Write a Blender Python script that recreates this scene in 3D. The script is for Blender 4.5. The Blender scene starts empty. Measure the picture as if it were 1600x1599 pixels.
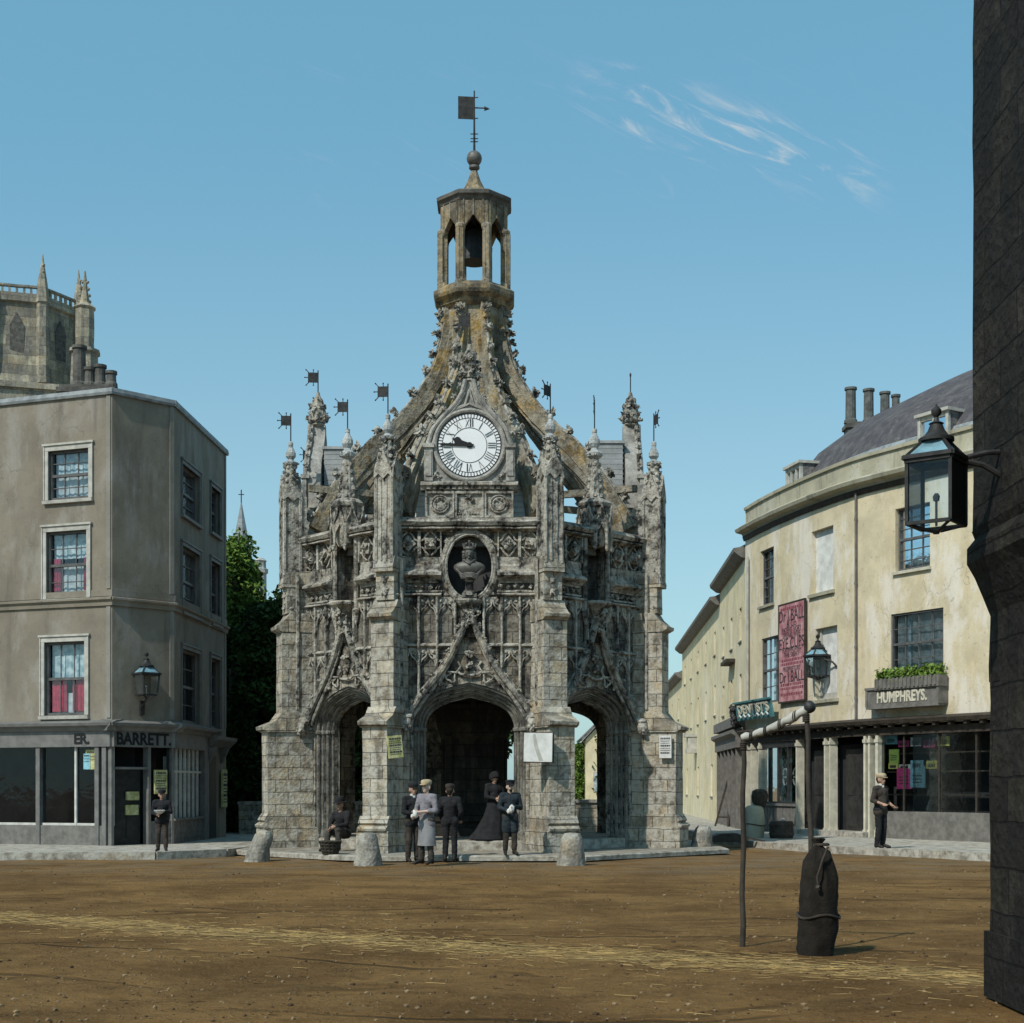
import bpy, bmesh, random
import numpy as np
from math import *
from mathutils import Vector, Matrix, noise
from mathutils.geometry import tessellate_polygon

random.seed(7)
R = radians
C = bpy.context.scene.collection
SC = bpy.context.scene
F, HZ, EYE = 2250.0, 1230.0, 1.6


def W(px, py, Y):
    return Vector(((px - 800) / F * Y, Y, EYE + (HZ - py) / F * Y))


# ------------------------------------------------------------------ objects
def tag(o, label=None, cat=None, group=None, kind=None):
    if label: o['label'] = label
    if cat: o['category'] = cat
    if group: o['group'] = group
    if kind: o['kind'] = kind
    return o


def thing(name, label, cat, loc=(0, 0, 0), rz=0, group=None):
    o = bpy.data.objects.new(name, None)
    C.objects.link(o)
    o.empty_display_size = .2
    o.location = loc
    o.rotation_euler = (0, 0, rz)
    return tag(o, label, cat, group)


def copy_tree(o, parent=None, rz=None, loc=None):
    c = o.copy()
    C.objects.link(c)
    c.parent = parent
    if rz is not None: c.rotation_euler = (0, 0, rz)
    if loc is not None: c.location = loc
    for ch in list(o.children):
        copy_tree(ch, c)
    return c


_ico = {}


def ico(sub):
    if sub not in _ico:
        bm = bmesh.new()
        bmesh.ops.create_icosphere(bm, subdivisions=sub, radius=1)
        bm.verts.ensure_lookup_table()
        _ico[sub] = ([v.co.copy() for v in bm.verts], [[v.index for v in f.verts] for f in bm.faces])
        bm.free()
    return _ico[sub]


class MB:
    def __init__(s):
        s.v = []; s.f = []; s.m = []; s.mi = 0; s.M = None

    def add(s, vs, fs, M=None):
        b = len(s.v)
        for p in vs:
            p = Vector(p)
            if M is not None: p = M @ p
            if s.M is not None: p = s.M @ p
            s.v.append(p)
        for f in fs:
            s.f.append([i + b for i in f]); s.m.append(s.mi)

    def box(s, x0, x1, y0, y1, z0, z1, M=None):
        s.add([(x0, y0, z0), (x1, y0, z0), (x1, y1, z0), (x0, y1, z0), (x0, y0, z1), (x1, y0, z1), (x1, y1, z1), (x0, y1, z1)],
              [(0, 3, 2, 1), (4, 5, 6, 7), (0, 1, 5, 4), (1, 2, 6, 5), (2, 3, 7, 6), (3, 0, 4, 7)], M)

    def prism(s, poly, y0, y1, holes=(), M=None):
        loops = [list(poly)] + [list(h) for h in holes]
        flat = [p for l in loops for p in l]
        tris = tessellate_polygon([[Vector((p[0], p[1], 0)) for p in l] for l in loops])
        n = len(flat)
        vs = [(p[0], y0, p[1]) for p in flat] + [(p[0], y1, p[1]) for p in flat]
        fs = [tuple(t) for t in tris] + [tuple(i + n for i in reversed(t)) for t in tris]
        b = 0
        for l in loops:
            k = len(l)
            for i in range(k):
                j = (i + 1) % k
                fs.append((b + i, b + j, b + j + n, b + i + n))
            b += k
        s.add(vs, fs, M)

    def prism_r(s, poly, x0, x1, M=None):
        """polygon of (r, z), r outward = -y, extruded along x"""
        RM = Matrix(((0, 1, 0, 0), (-1, 0, 0, 0), (0, 0, 1, 0), (0, 0, 0, 1)))
        s.prism(poly, x0, x1, M=(M @ RM) if M is not None else RM)

    def lathe(s, prof, n=16, c=(0, 0, 0), ph=0.0, M=None, sx=1, sy=1, a0=0, a1=2 * pi):
        full = abs(a1 - a0 - 2 * pi) < 1e-6
        k = n if full else n + 1
        vs = []
        for r, z in prof:
            for i in range(k):
                a = ph + a0 + (a1 - a0) * i / n
                vs.append((c[0] + r * cos(a) * sx, c[1] + r * sin(a) * sy, c[2] + z))
        fs = []
        for j in range(len(prof) - 1):
            for i in range(n):
                i2 = (i + 1) % k
                fs.append((j * k + i, j * k + i2, (j + 1) * k + i2, (j + 1) * k + i))
        if full:
            fs.append(tuple(range(k - 1, -1, -1)))
            fs.append(tuple((len(prof) - 1) * k + i for i in range(k)))
        s.add(vs, fs, M)

    def tube(s, path, r, n=8, M=None, closed=False, flat=1.0):
        P = [Vector(p) for p in path]
        m = len(P)
        rr = r if isinstance(r, (list, tuple)) else [r] * m
        vs = []
        up = None
        for i in range(m):
            if closed: t = P[(i + 1) % m] - P[i - 1]
            else: t = P[min(i + 1, m - 1)] - P[max(i - 1, 0)]
            t.normalize()
            if up is None:
                up = Vector((0, 0, 1)) if abs(t.z) < .9 else Vector((0, 1, 0))
            u = (up - t * up.dot(t)).normalized()
            w = t.cross(u)
            up = u
            for k in range(n):
                a = 2 * pi * k / n
                vs.append(P[i] + u * (cos(a) * rr[i] * flat) + w * (sin(a) * rr[i]))
        fs = []
        for i in range(m if closed else m - 1):
            i2 = (i + 1) % m
            for k in range(n):
                k2 = (k + 1) % n
                fs.append((i * n + k, i * n + k2, i2 * n + k2, i2 * n + k))
        if not closed:
            fs.append(tuple(range(n - 1, -1, -1)))
            fs.append(tuple((m - 1) * n + k for k in range(n)))
        s.add(vs, fs, M)

    def bar(s, p0, p1, w, h=None, M=None):
        h = w if h is None else h
        p0, p1 = Vector(p0), Vector(p1)
        d = p1 - p0
        L = d.length
        q = d.to_track_quat('Z', 'Y').to_matrix().to_4x4()
        T = Matrix.Translation(p0) @ q
        s.box(-w / 2, w / 2, -h / 2, h / 2, 0, L, (M @ T) if M is not None else T)

    def blob(s, c, r, sub=1, amp=.3, sc=(1, 1, 1), M=None, freq=1.3):
        vs, fs = ico(sub)
        o = Vector((random.random() * 50, random.random() * 50, random.random() * 50))
        c = Vector(c)
        out = []
        for v in vs:
            k = r * (1 + amp * noise.noise(v * freq + o) * 2)
            out.append((c.x + v.x * k * sc[0], c.y + v.y * k * sc[1], c.z + v.z * k * sc[2]))
        s.add(out, fs, M)

    def capsule(s, p0, p1, r0, r1, n=12):
        p0, p1 = Vector(p0), Vector(p1)
        d = p1 - p0
        L = max(d.length, 1e-4)
        q = (d if d.length > 1e-4 else Vector((0, 0, 1))).to_track_quat('Z', 'Y').to_matrix().to_4x4()
        prof = []
        for i in range(5): a = -pi / 2 + pi / 2 * i / 4; prof.append((max(r0 * cos(a), 1e-4), r0 * sin(a)))
        for i in range(5): a = pi / 2 * i / 4; prof.append((max(r1 * cos(a), 1e-4), L + r1 * sin(a)))
        s.lathe(prof, n, M=Matrix.Translation(p0) @ q)

    def mesh(s, name, wear=None, recalc=True):
        me = bpy.data.meshes.new(name)
        me.from_pydata([tuple(v) for v in s.v], [], s.f)
        me.polygons.foreach_set('material_index', s.m)
        bm = bmesh.new()
        bm.from_mesh(me)
        if wear:
            L, amp, fr = wear
            for _ in range(4):
                es = [e for e in bm.edges if e.calc_length() > L]
                if not es: break
                bmesh.ops.subdivide_edges(bm, edges=es, cuts=1)
            bmesh.ops.triangulate(bm, faces=[f for f in bm.faces if len(f.verts) > 4])
            for v in bm.verts:
                v.co += noise.noise_vector(v.co * fr) * amp + noise.noise_vector(v.co * fr * 3.1) * amp * .5
        if recalc: bmesh.ops.recalc_face_normals(bm, faces=bm.faces)
        bm.to_mesh(me)
        bm.free()
        return me

    def obj(s, name, mats, parent=None, smooth=False, wear=None, recalc=True, rz=0, loc=None):
        me = s.mesh(name, wear, recalc)
        return put(name, me, mats, parent, smooth, rz, loc)


def put(name, me, mats, parent=None, smooth=False, rz=0, loc=None):
    for m in (mats if isinstance(mats, (list, tuple)) else [mats]): me.materials.append(m)
    if smooth:
        me.polygons.foreach_set('use_smooth', [True] * len(me.polygons))
        if smooth != 'all': me.set_sharp_from_angle(angle=R(40))
    o = bpy.data.objects.new(name, me)
    C.objects.link(o)
    if parent is not None: o.parent = parent
    o.rotation_euler = (0, 0, rz)
    if loc is not None: o.location = loc
    return o


def lettering(txt, size, mat, parent, M, ext=.01, bold=0.0, name='lettering', align='CENTER', sx=1.0):
    cu = bpy.data.curves.new(name, 'FONT')
    cu.body = txt; cu.size = size; cu.extrude = ext; cu.offset = bold
    cu.align_x = align; cu.align_y = 'CENTER'; cu.resolution_u = 3
    t = bpy.data.objects.new(name, cu)
    C.objects.link(t)
    dg = bpy.context.evaluated_depsgraph_get()
    me = bpy.data.meshes.new_from_object(t.evaluated_get(dg))
    bpy.data.objects.remove(t)
    bpy.data.curves.remove(cu)
    # text lies in xy facing +z; stand it up to face -y, then apply M
    me.transform(M @ Matrix.Rotation(R(90), 4, 'X') @ Matrix.Diagonal((sx, 1, 1, 1)))
    me.name = name
    me.materials.clear()
    return put(name, me, mat, parent)


# ------------------------------------------------------------------ materials
class G:
    def __init__(s, name):
        s.m = bpy.data.materials.new(name)
        s.m.use_nodes = True
        s.nt = s.m.node_tree
        s.b = s.nt.nodes['Principled BSDF']
        s.geo = s.nt.nodes.new('ShaderNodeNewGeometry')
        s.tc = s.nt.nodes.new('ShaderNodeTexCoord')
        s.P = s.geo.outputs['Position']
        s.O = s.tc.outputs['Object']

    def n(s, t, **kw):
        x = s.nt.nodes.new(t)
        for k, v in kw.items(): setattr(x, k, v)
        return x

    def set(s, sock, v):
        if isinstance(v, bpy.types.NodeSocket): s.nt.links.new(v, sock)
        else:
            if hasattr(sock, 'default_value') and isinstance(v, (tuple, list)) and len(v) == 3 and sock.type == 'RGBA': v = (*v, 1)
            sock.default_value = v

    def vscale(s, vec, sc, off=(0, 0, 0)):
        x = s.n('ShaderNodeMapping')
        s.set(x.inputs['Vector'], vec)
        x.inputs['Scale'].default_value = sc
        x.inputs['Location'].default_value = off
        return x.outputs[0]

    def noise(s, vec, scale, detail=4, rough=.55, dist=0):
        x = s.n('ShaderNodeTexNoise')
        s.set(x.inputs['Vector'], vec)
        x.inputs['Scale'].default_value = scale
        x.inputs['Detail'].default_value = detail
        x.inputs['Roughness'].default_value = rough
        x.inputs['Distortion'].default_value = dist
        return x.outputs['Fac']

    def vor(s, vec, scale, feat='F1'):
        x = s.n('ShaderNodeTexVoronoi', feature=feat)
        s.set(x.inputs['Vector'], vec)
        x.inputs['Scale'].default_value = scale
        return x.outputs['Distance']

    def rng(s, v, a, b, c=0.0, d=1.0, smooth=True):
        x = s.n('ShaderNodeMapRange', clamp=True)
        if smooth: x.interpolation_type = 'SMOOTHSTEP'
        s.set(x.inputs[0], v)
        for i, q in enumerate((a, b, c, d)): x.inputs[i + 1].default_value = q
        return x.outputs[0]

    def mix(s, f, a, b, blend='MIX'):
        x = s.n('ShaderNodeMix', data_type='RGBA', blend_type=blend)
        s.set(x.inputs[0], f)
        s.set(x.inputs[6], a)
        s.set(x.inputs[7], b)
        return x.outputs[2]

    def math(s, op, a, b=0.0):
        x = s.n('ShaderNodeMath', operation=op)
        s.set(x.inputs[0], a)
        s.set(x.inputs[1], b)
        return x.outputs[0]

    def xyz(s, v):
        x = s.n('ShaderNodeSeparateXYZ')
        s.set(x.inputs[0], v)
        return x.outputs

    def comb(s, x, y, z):
        c = s.n('ShaderNodeCombineXYZ')
        s.set(c.inputs[0], x); s.set(c.inputs[1], y); s.set(c.inputs[2], z)
        return c.outputs[0]

    def bump(s, h, strength=.5, dist=.02, prev=None):
        x = s.n('ShaderNodeBump')
        s.set(x.inputs['Height'], h)
        x.inputs['Strength'].default_value = strength
        x.inputs['Distance'].default_value = dist
        if prev is not None: s.set(x.inputs['Normal'], prev)
        return x.outputs[0]

    def done(s, col, rough=.85, normal=None, **kw):
        s.set(s.b.inputs['Base Color'], col)
        s.set(s.b.inputs['Roughness'], rough)
        if normal is not None: s.set(s.b.inputs['Normal'], normal)
        for k, v in kw.items(): s.set(s.b.inputs[k], v)
        return s.m


def stone(name, base, light, ochre, dark, soot=.6, och=.5, white=.4, brick=(.62, .3), bump=.6, mortar=.35, off=0.0):
    g = G(name)
    P = g.vscale(g.P, (1, 1, 1), (off, off * 1.7, off * .3))
    n2 = g.noise(P, 3.3, 6, .62)
    col = g.mix(g.rng(n2, .38, .66), base, light)
    col = g.mix(g.math('MULTIPLY', g.rng(g.noise(P, 1.25, 5, .6, .6), .5, .66), och), col, ochre)
    hb = None
    if brick:
        o = g.xyz(g.O)
        v = g.comb(g.math('ADD', o[0], o[1]), o[2], 0.0)
        wob = g.n('ShaderNodeVectorMath', operation='ADD')
        nn = g.n('ShaderNodeTexNoise'); g.set(nn.inputs['Vector'], g.P); nn.inputs['Scale'].default_value = 2.5
        sc = g.n('ShaderNodeVectorMath', operation='SCALE'); g.set(sc.inputs[0], nn.outputs['Color']); sc.inputs['Scale'].default_value = .05
        g.set(wob.inputs[0], v); g.set(wob.inputs[1], sc.outputs[0])
        b = g.n('ShaderNodeTexBrick')
        g.set(b.inputs['Vector'], wob.outputs[0])
        b.inputs['Scale'].default_value = 1.0
        b.inputs['Brick Width'].default_value = brick[0]
        b.inputs['Row Height'].default_value = brick[1]
        b.inputs['Mortar Size'].default_value = .011
        b.inputs['Mortar Smooth'].default_value = .4
        b.inputs['Color1'].default_value = (.5, .5, .5, 1)
        b.inputs['Color2'].default_value = (1.3, 1.24, 1.12, 1)
        b.inputs['Mortar'].default_value = (mortar, mortar, mortar, 1)
        col = g.mix(.85, col, b.outputs['Color'], 'MULTIPLY')
        hb = g.math('SUBTRACT', 1.0, b.outputs['Fac'])
    st = g.noise(g.vscale(P, (2.6, 2.6, .55)), 1.0, 6, .65)
    st2 = g.noise(P, 7.5, 5, .7)
    sm = g.math('ADD', g.math('MULTIPLY', st, .65), g.math('MULTIPLY', st2, .35))
    col = g.mix(g.math('MULTIPLY', g.rng(sm, .42, .57), soot), col, dark)
    col = g.mix(g.math('MULTIPLY', g.rng(g.noise(g.vscale(P, (1.6, 1.6, .8), (9, 3, 1)), 2.2, 7, .7), .57, .67), white), col, (.53, .5, .44))
    # chalky worn arrises and fine dark pitting
    edge = g.math('MULTIPLY', 0.0 if white < .05 else 1.0, g.math('MULTIPLY', g.rng(g.geo.outputs['Pointiness'], .515, .6), g.rng(g.noise(P, 4.5, 5, .7), .4, .6)))
    col = g.mix(g.math('MULTIPLY', edge, .65 if white > .2 else .25), col, (.5, .48, .42))
    pit = g.rng(g.noise(P, 34, 4, .75), .56, .68)
    col = g.mix(g.math('MULTIPLY', pit, .55), col, dark)
    chalk = g.rng(g.noise(g.vscale(P, (5, 5, 1.1), (2, 7, 5)), 1.0, 7, .72), .59, .69)
    col = g.mix(g.math('MULTIPLY', chalk, white * .62), col, (.6, .57, .5))
    if hb is not None: col = g.mix(g.math('MULTIPLY', g.math('SUBTRACT', 1.0, hb), .55), col, tuple(c * .6 for c in dark))
    h = g.math('ADD', g.math('MULTIPLY', g.noise(P, 22, 5, .7), .7), g.math('MULTIPLY', g.vor(P, 14), .5))
    h = g.math('ADD', h, g.math('MULTIPLY', g.noise(P, 5, 3), 1.2))
    if hb is not None: h = g.math('ADD', h, g.math('MULTIPLY', hb, 1.1))
    return g.done(col, .92, g.bump(h, bump, .035), **{'Specular IOR Level': .2})


def plain(name, c, rough=.7, var=.25, sc=6, metal=0.0, bump=0.0, spec=.3, second=None):
    g = G(name)
    a = tuple(x * (1 - var) for x in c)
    b = second or tuple(min(1, x * (1 + var)) for x in c)
    n = g.noise(g.P, sc, 5, .6)
    nm = g.bump(g.noise(g.P, sc * 6, 4, .6), bump, .02) if bump else None
    return g.done(g.mix(g.rng(n, .3, .7), a, b), rough, nm, Metallic=metal, **{'Specular IOR Level': spec})


def render_plaster(name, base, pale, stain, pale_amt, stain_amt, pscale=.6, thr=(.56, .6), grime=(.1, .09, .075)):
    g = G(name)
    col = g.mix(g.rng(g.noise(g.P, 1.1, 6, .62), .35, .65), base, tuple(c * .8 for c in base))
    run = g.noise(g.vscale(g.P, (1, 1, .45)), pscale, 7, .66, .2)
    col = g.mix(g.math('MULTIPLY', g.rng(run, *thr), pale_amt), col, pale)
    run2 = g.noise(g.vscale(g.P, (1.5, 1.5, .22), (4, 8, 2)), 1.3, 5, .6)
    col = g.mix(g.math('MULTIPLY', g.rng(run2, .52, .68), stain_amt), col, stain)
    col = g.mix(g.math('MULTIPLY', g.rng(g.noise(g.P, 9, 4, .7), .58, .74), .45), col, grime)
    col = g.mix(g.math('MULTIPLY', g.rng(g.vor(g.vscale(g.P, (1, 1, 1), (3, 3, 3)), 2.6), .06, .02), .6), col, grime)
    col = g.mix(g.math('MULTIPLY', g.rng(g.noise(g.P, 45, 3, .8), .55, .7), .3), col, grime)
    wv = g.n('ShaderNodeVectorMath', operation='ADD')
    nn = g.n('ShaderNodeTexNoise'); g.set(nn.inputs['Vector'], g.P); nn.inputs['Scale'].default_value = 1.6; nn.inputs['Detail'].default_value = 5
    g.set(wv.inputs[0], g.P); g.set(wv.inputs[1], nn.outputs['Color'])
    crk = g.math('MULTIPLY', g.rng(g.vor(wv.outputs[0], .55, 'DISTANCE_TO_EDGE'), .009, .002), g.rng(g.noise(g.P, .5, 3), .48, .56))
    col = g.mix(g.math('MULTIPLY', crk, .38), col, grime)
    h = g.math('ADD', g.noise(g.P, 30, 4, .7), g.math('MULTIPLY', g.noise(g.P, 3, 3), 1.5))
    return g.done(col, .9, g.bump(h, .3, .02), **{'Specular IOR Level': .2})


OCH = (.36, .24, .085)
M = {}
M['stone_low'] = stone('limestone_ashlar', (.31, .275, .215), (.45, .405, .325), (.38, .265, .13), (.06, .055, .05), soot=.62, och=.5, white=.38)
M['stone_wall'] = stone('sooty_limestone', (.215, .19, .155), (.33, .3, .255), OCH, (.026, .025, .025), soot=.95, och=.35, white=.5, brick=(.55, .36), mortar=.5, off=3.1)
M['stone_carve'] = stone('carved_limestone', (.235, .21, .175), (.43, .4, .345), OCH, (.022, .021, .021), soot=1.0, och=.25, white=.65, brick=None, bump=.8, off=6.3)
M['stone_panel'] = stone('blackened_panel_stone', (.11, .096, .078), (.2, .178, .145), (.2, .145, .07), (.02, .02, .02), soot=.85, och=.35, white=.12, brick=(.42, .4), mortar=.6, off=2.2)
M['stone_rib'] = stone('lichened_rib_stone', (.23, .195, .135), (.34, .305, .23), (.36, .235, .07), (.045, .041, .034), soot=.75, och=.95, white=.17, brick=None, bump=.8, off=1.4)
M['stone_lantern'] = stone('ochre_lantern_stone', (.26, .2, .12), (.34, .27, .165), (.36, .245, .09), (.075, .065, .05), soot=.95, och=.6, white=.1, brick=None, bump=.5, off=8.4)
M['stone_clock'] = stone('clock_case_stone', (.25, .24, .22), (.36, .35, .33), (.3, .24, .14), (.06, .06, .06), soot=.55, och=.1, white=.25, brick=None, bump=.35, off=4.4)
M['stone_shaded'] = stone('shaded_inner_stone', (.032, .029, .025), (.055, .05, .042), (.05, .037, .02), (.01, .01, .01), soot=.6, och=.3, white=.02, off=5.5)  # vault and pillar colour kept near black to carry the shade inside the arches
M['stone_mould'] = stone('dark_arch_stone', (.13, .122, .105), (.2, .19, .165), (.18, .13, .06), (.03, .029, .028), soot=.7, och=.25, white=.12, brick=None, bump=.6, off=15)  # darker grey stone colour for the arch mouldings
M['stone_dark'] = plain('dark_stone', (.1, .095, .085), .9, .4, 4, bump=.4)
M['guard'] = stone('rough_guard_stone', (.27, .25, .21), (.38, .36, .31), (.34, .24, .11), (.09, .085, .08), soot=.6, och=.4, white=.3, brick=None, bump=.9, off=12)
M['paving'] = stone('paving_stone', (.27, .25, .21), (.38, .355, .31), (.28, .21, .12), (.1, .085, .065), soot=.6, och=.5, white=.25, brick=None, bump=.4, off=5)
M['iron'] = plain('weathered_iron', (.035, .035, .035), .6, .4, 8, metal=.3)
M['lead'] = plain('lead_grey', (.22, .24, .25), .6, .3, 4, bump=.2)
M['blue_stone'] = stone('pale_weathered_stone', (.36, .38, .38), (.5, .53, .53), (.3, .25, .15), (.08, .08, .08), soot=.5, och=.1, white=.5, brick=None, bump=.7, off=7)
M['dial'] = plain('white_dial', (.78, .79, .8), .4, .03, 2)
M['black'] = plain('black_paint', (.012, .012, .013), .5, .2, 5)
M['white_board'] = plain('white_boards', (.6, .6, .57), .7, .18, 3, bump=.2)
M['grey_board'] = plain('grey_boards', (.3, .31, .31), .8, .2, 3, bump=.2)
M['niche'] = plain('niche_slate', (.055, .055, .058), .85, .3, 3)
M['bronze'] = plain('dull_bronze', (.13, .125, .115), .55, .3, 9, metal=.25, bump=.3)
M['bell'] = plain('bell_metal', (.03, .03, .032), .5, .3, 5, metal=.6)
SUN, SKY, EXPO, TINT, HAZE, HAZE_TOP = 3.7, .12, 0.0, (1.0, 1.3, 1.25), (3.7, 5.5, 6.05), (1.45, 3.8, 5.35)
# ================================================================== THE MARKET CROSS
CX, CY = -.98, 37.4
A = 4.157                       # apothem of the wall faces
HW = A * tan(R(22.5))
cross = thing('market_cross', 'octagonal gothic stone market cross with clock, flying ribs and open lantern', 'market cross', (CX, CY, 0))
WEAR = (.45, .012, 2.3)
WEARC = (.3, .016, 4.0)


def half_arch(w, zs, za, n=12):
    rise = za - zs
    P0, P1, P2, P3 = Vector((w, zs)), Vector((w, zs + .66 * rise)), Vector((w * .6, zs + .84 * rise)), Vector((0, za))
    return [P0 * (1 - t) ** 3 + P1 * 3 * t * (1 - t) ** 2 + P2 * 3 * t * t * (1 - t) + P3 * t ** 3 for t in [i / n for i in range(n + 1)]]


def arch_line(w, zs, za, n=12):
    h = half_arch(w, zs, za, n)
    return [(-p.x, p.y) for p in h] + [(p.x, p.y) for p in reversed(h[:-1])]


def smooth_line(pts, n=6):
    """catmull-rom through 2-D or 3-D points"""
    P = [Vector(p) for p in pts]
    P = [P[0] * 2 - P[1]] + P + [P[-1] * 2 - P[-2]]
    out = []
    for i in range(1, len(P) - 2):
        for k in range(n):
            t = k / n
            a, b, c, d = P[i - 1:i + 3]
            out.append(.5 * ((2 * b) + (c - a) * t + (2 * a - 5 * b + 4 * c - d) * t * t + (3 * b - a - 3 * c + d) * t ** 3))
    out.append(P[-2])
    return out


def ellipse(cx, cz, rx, rz, n=40):
    return [(cx + rx * cos(2 * pi * i / n), cz + rz * sin(2 * pi * i / n)) for i in range(n)]


def string(mb, x0, x1, z0, z1, pr, y=-A):
    h = z1 - z0
    mb.prism_r([(-y - .05, z0), (-y + pr * .35, z0), (-y + pr * .5, z0 + h * .18), (-y + pr, z0 + h * .4), (-y + pr, z0 + h * .62), (-y + pr * .25, z1), (-y - .05, z1)], x0, x1)


LAYERS = [(.0, .09, 1.30, 4.02), (.09, .18, 1.235, 3.93), (.18, .28, 1.165, 3.85), (.28, .39, 1.10, 3.77), (.39, .53, 1.035, 3.69)]
ZS = 2.93
HOOD = smooth_line([(1.46, 3.1), (1.36, 3.36), (1.16, 3.64), (.80, 4.10), (.52, 4.5), (.34, 4.86), (.17, 5.22), (.07, 5.5), (.0, 5.62)], 4)


def hood_z(x):
    for a, b in zip(HOOD, HOOD[1:]):
        if b.x <= x <= a.x:
            return a.y + (b.y - a.y) * (a.x - x) / max(a.x - b.x, 1e-6)
    return 5.6 if x < .05 else 3.1


def leafy(mb, c, r, k=4, spread=.8, M=None):
    """a knot of carved leaves: curled flat lobes turned every way"""
    vs, fs = ico(1)
    c = Vector(c)
    mb.blob(c, r * .55, 1, .4, M=M)
    for i in range(int(k * 1.7) + 1):
        d = Vector((random.gauss(0, 1), random.gauss(-.3, .7), random.gauss(0, 1))).normalized()
        q = d.to_track_quat('Z', 'Y').to_matrix().to_4x4() @ Matrix.Rotation(random.random() * 6.3, 4, 'Z')
        L = r * random.uniform(.55, .95)
        T = Matrix.Translation(c + d * r * spread * random.uniform(.35, .8)) @ q
        out = []
        for v in vs:
            b = v.z * .5
            out.append((v.x * L * .55, v.y * L * .2 + b * b * L * .5, v.z * L * .75))
        mb.add(out, fs, (M @ T) if M is not None else T)


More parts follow.
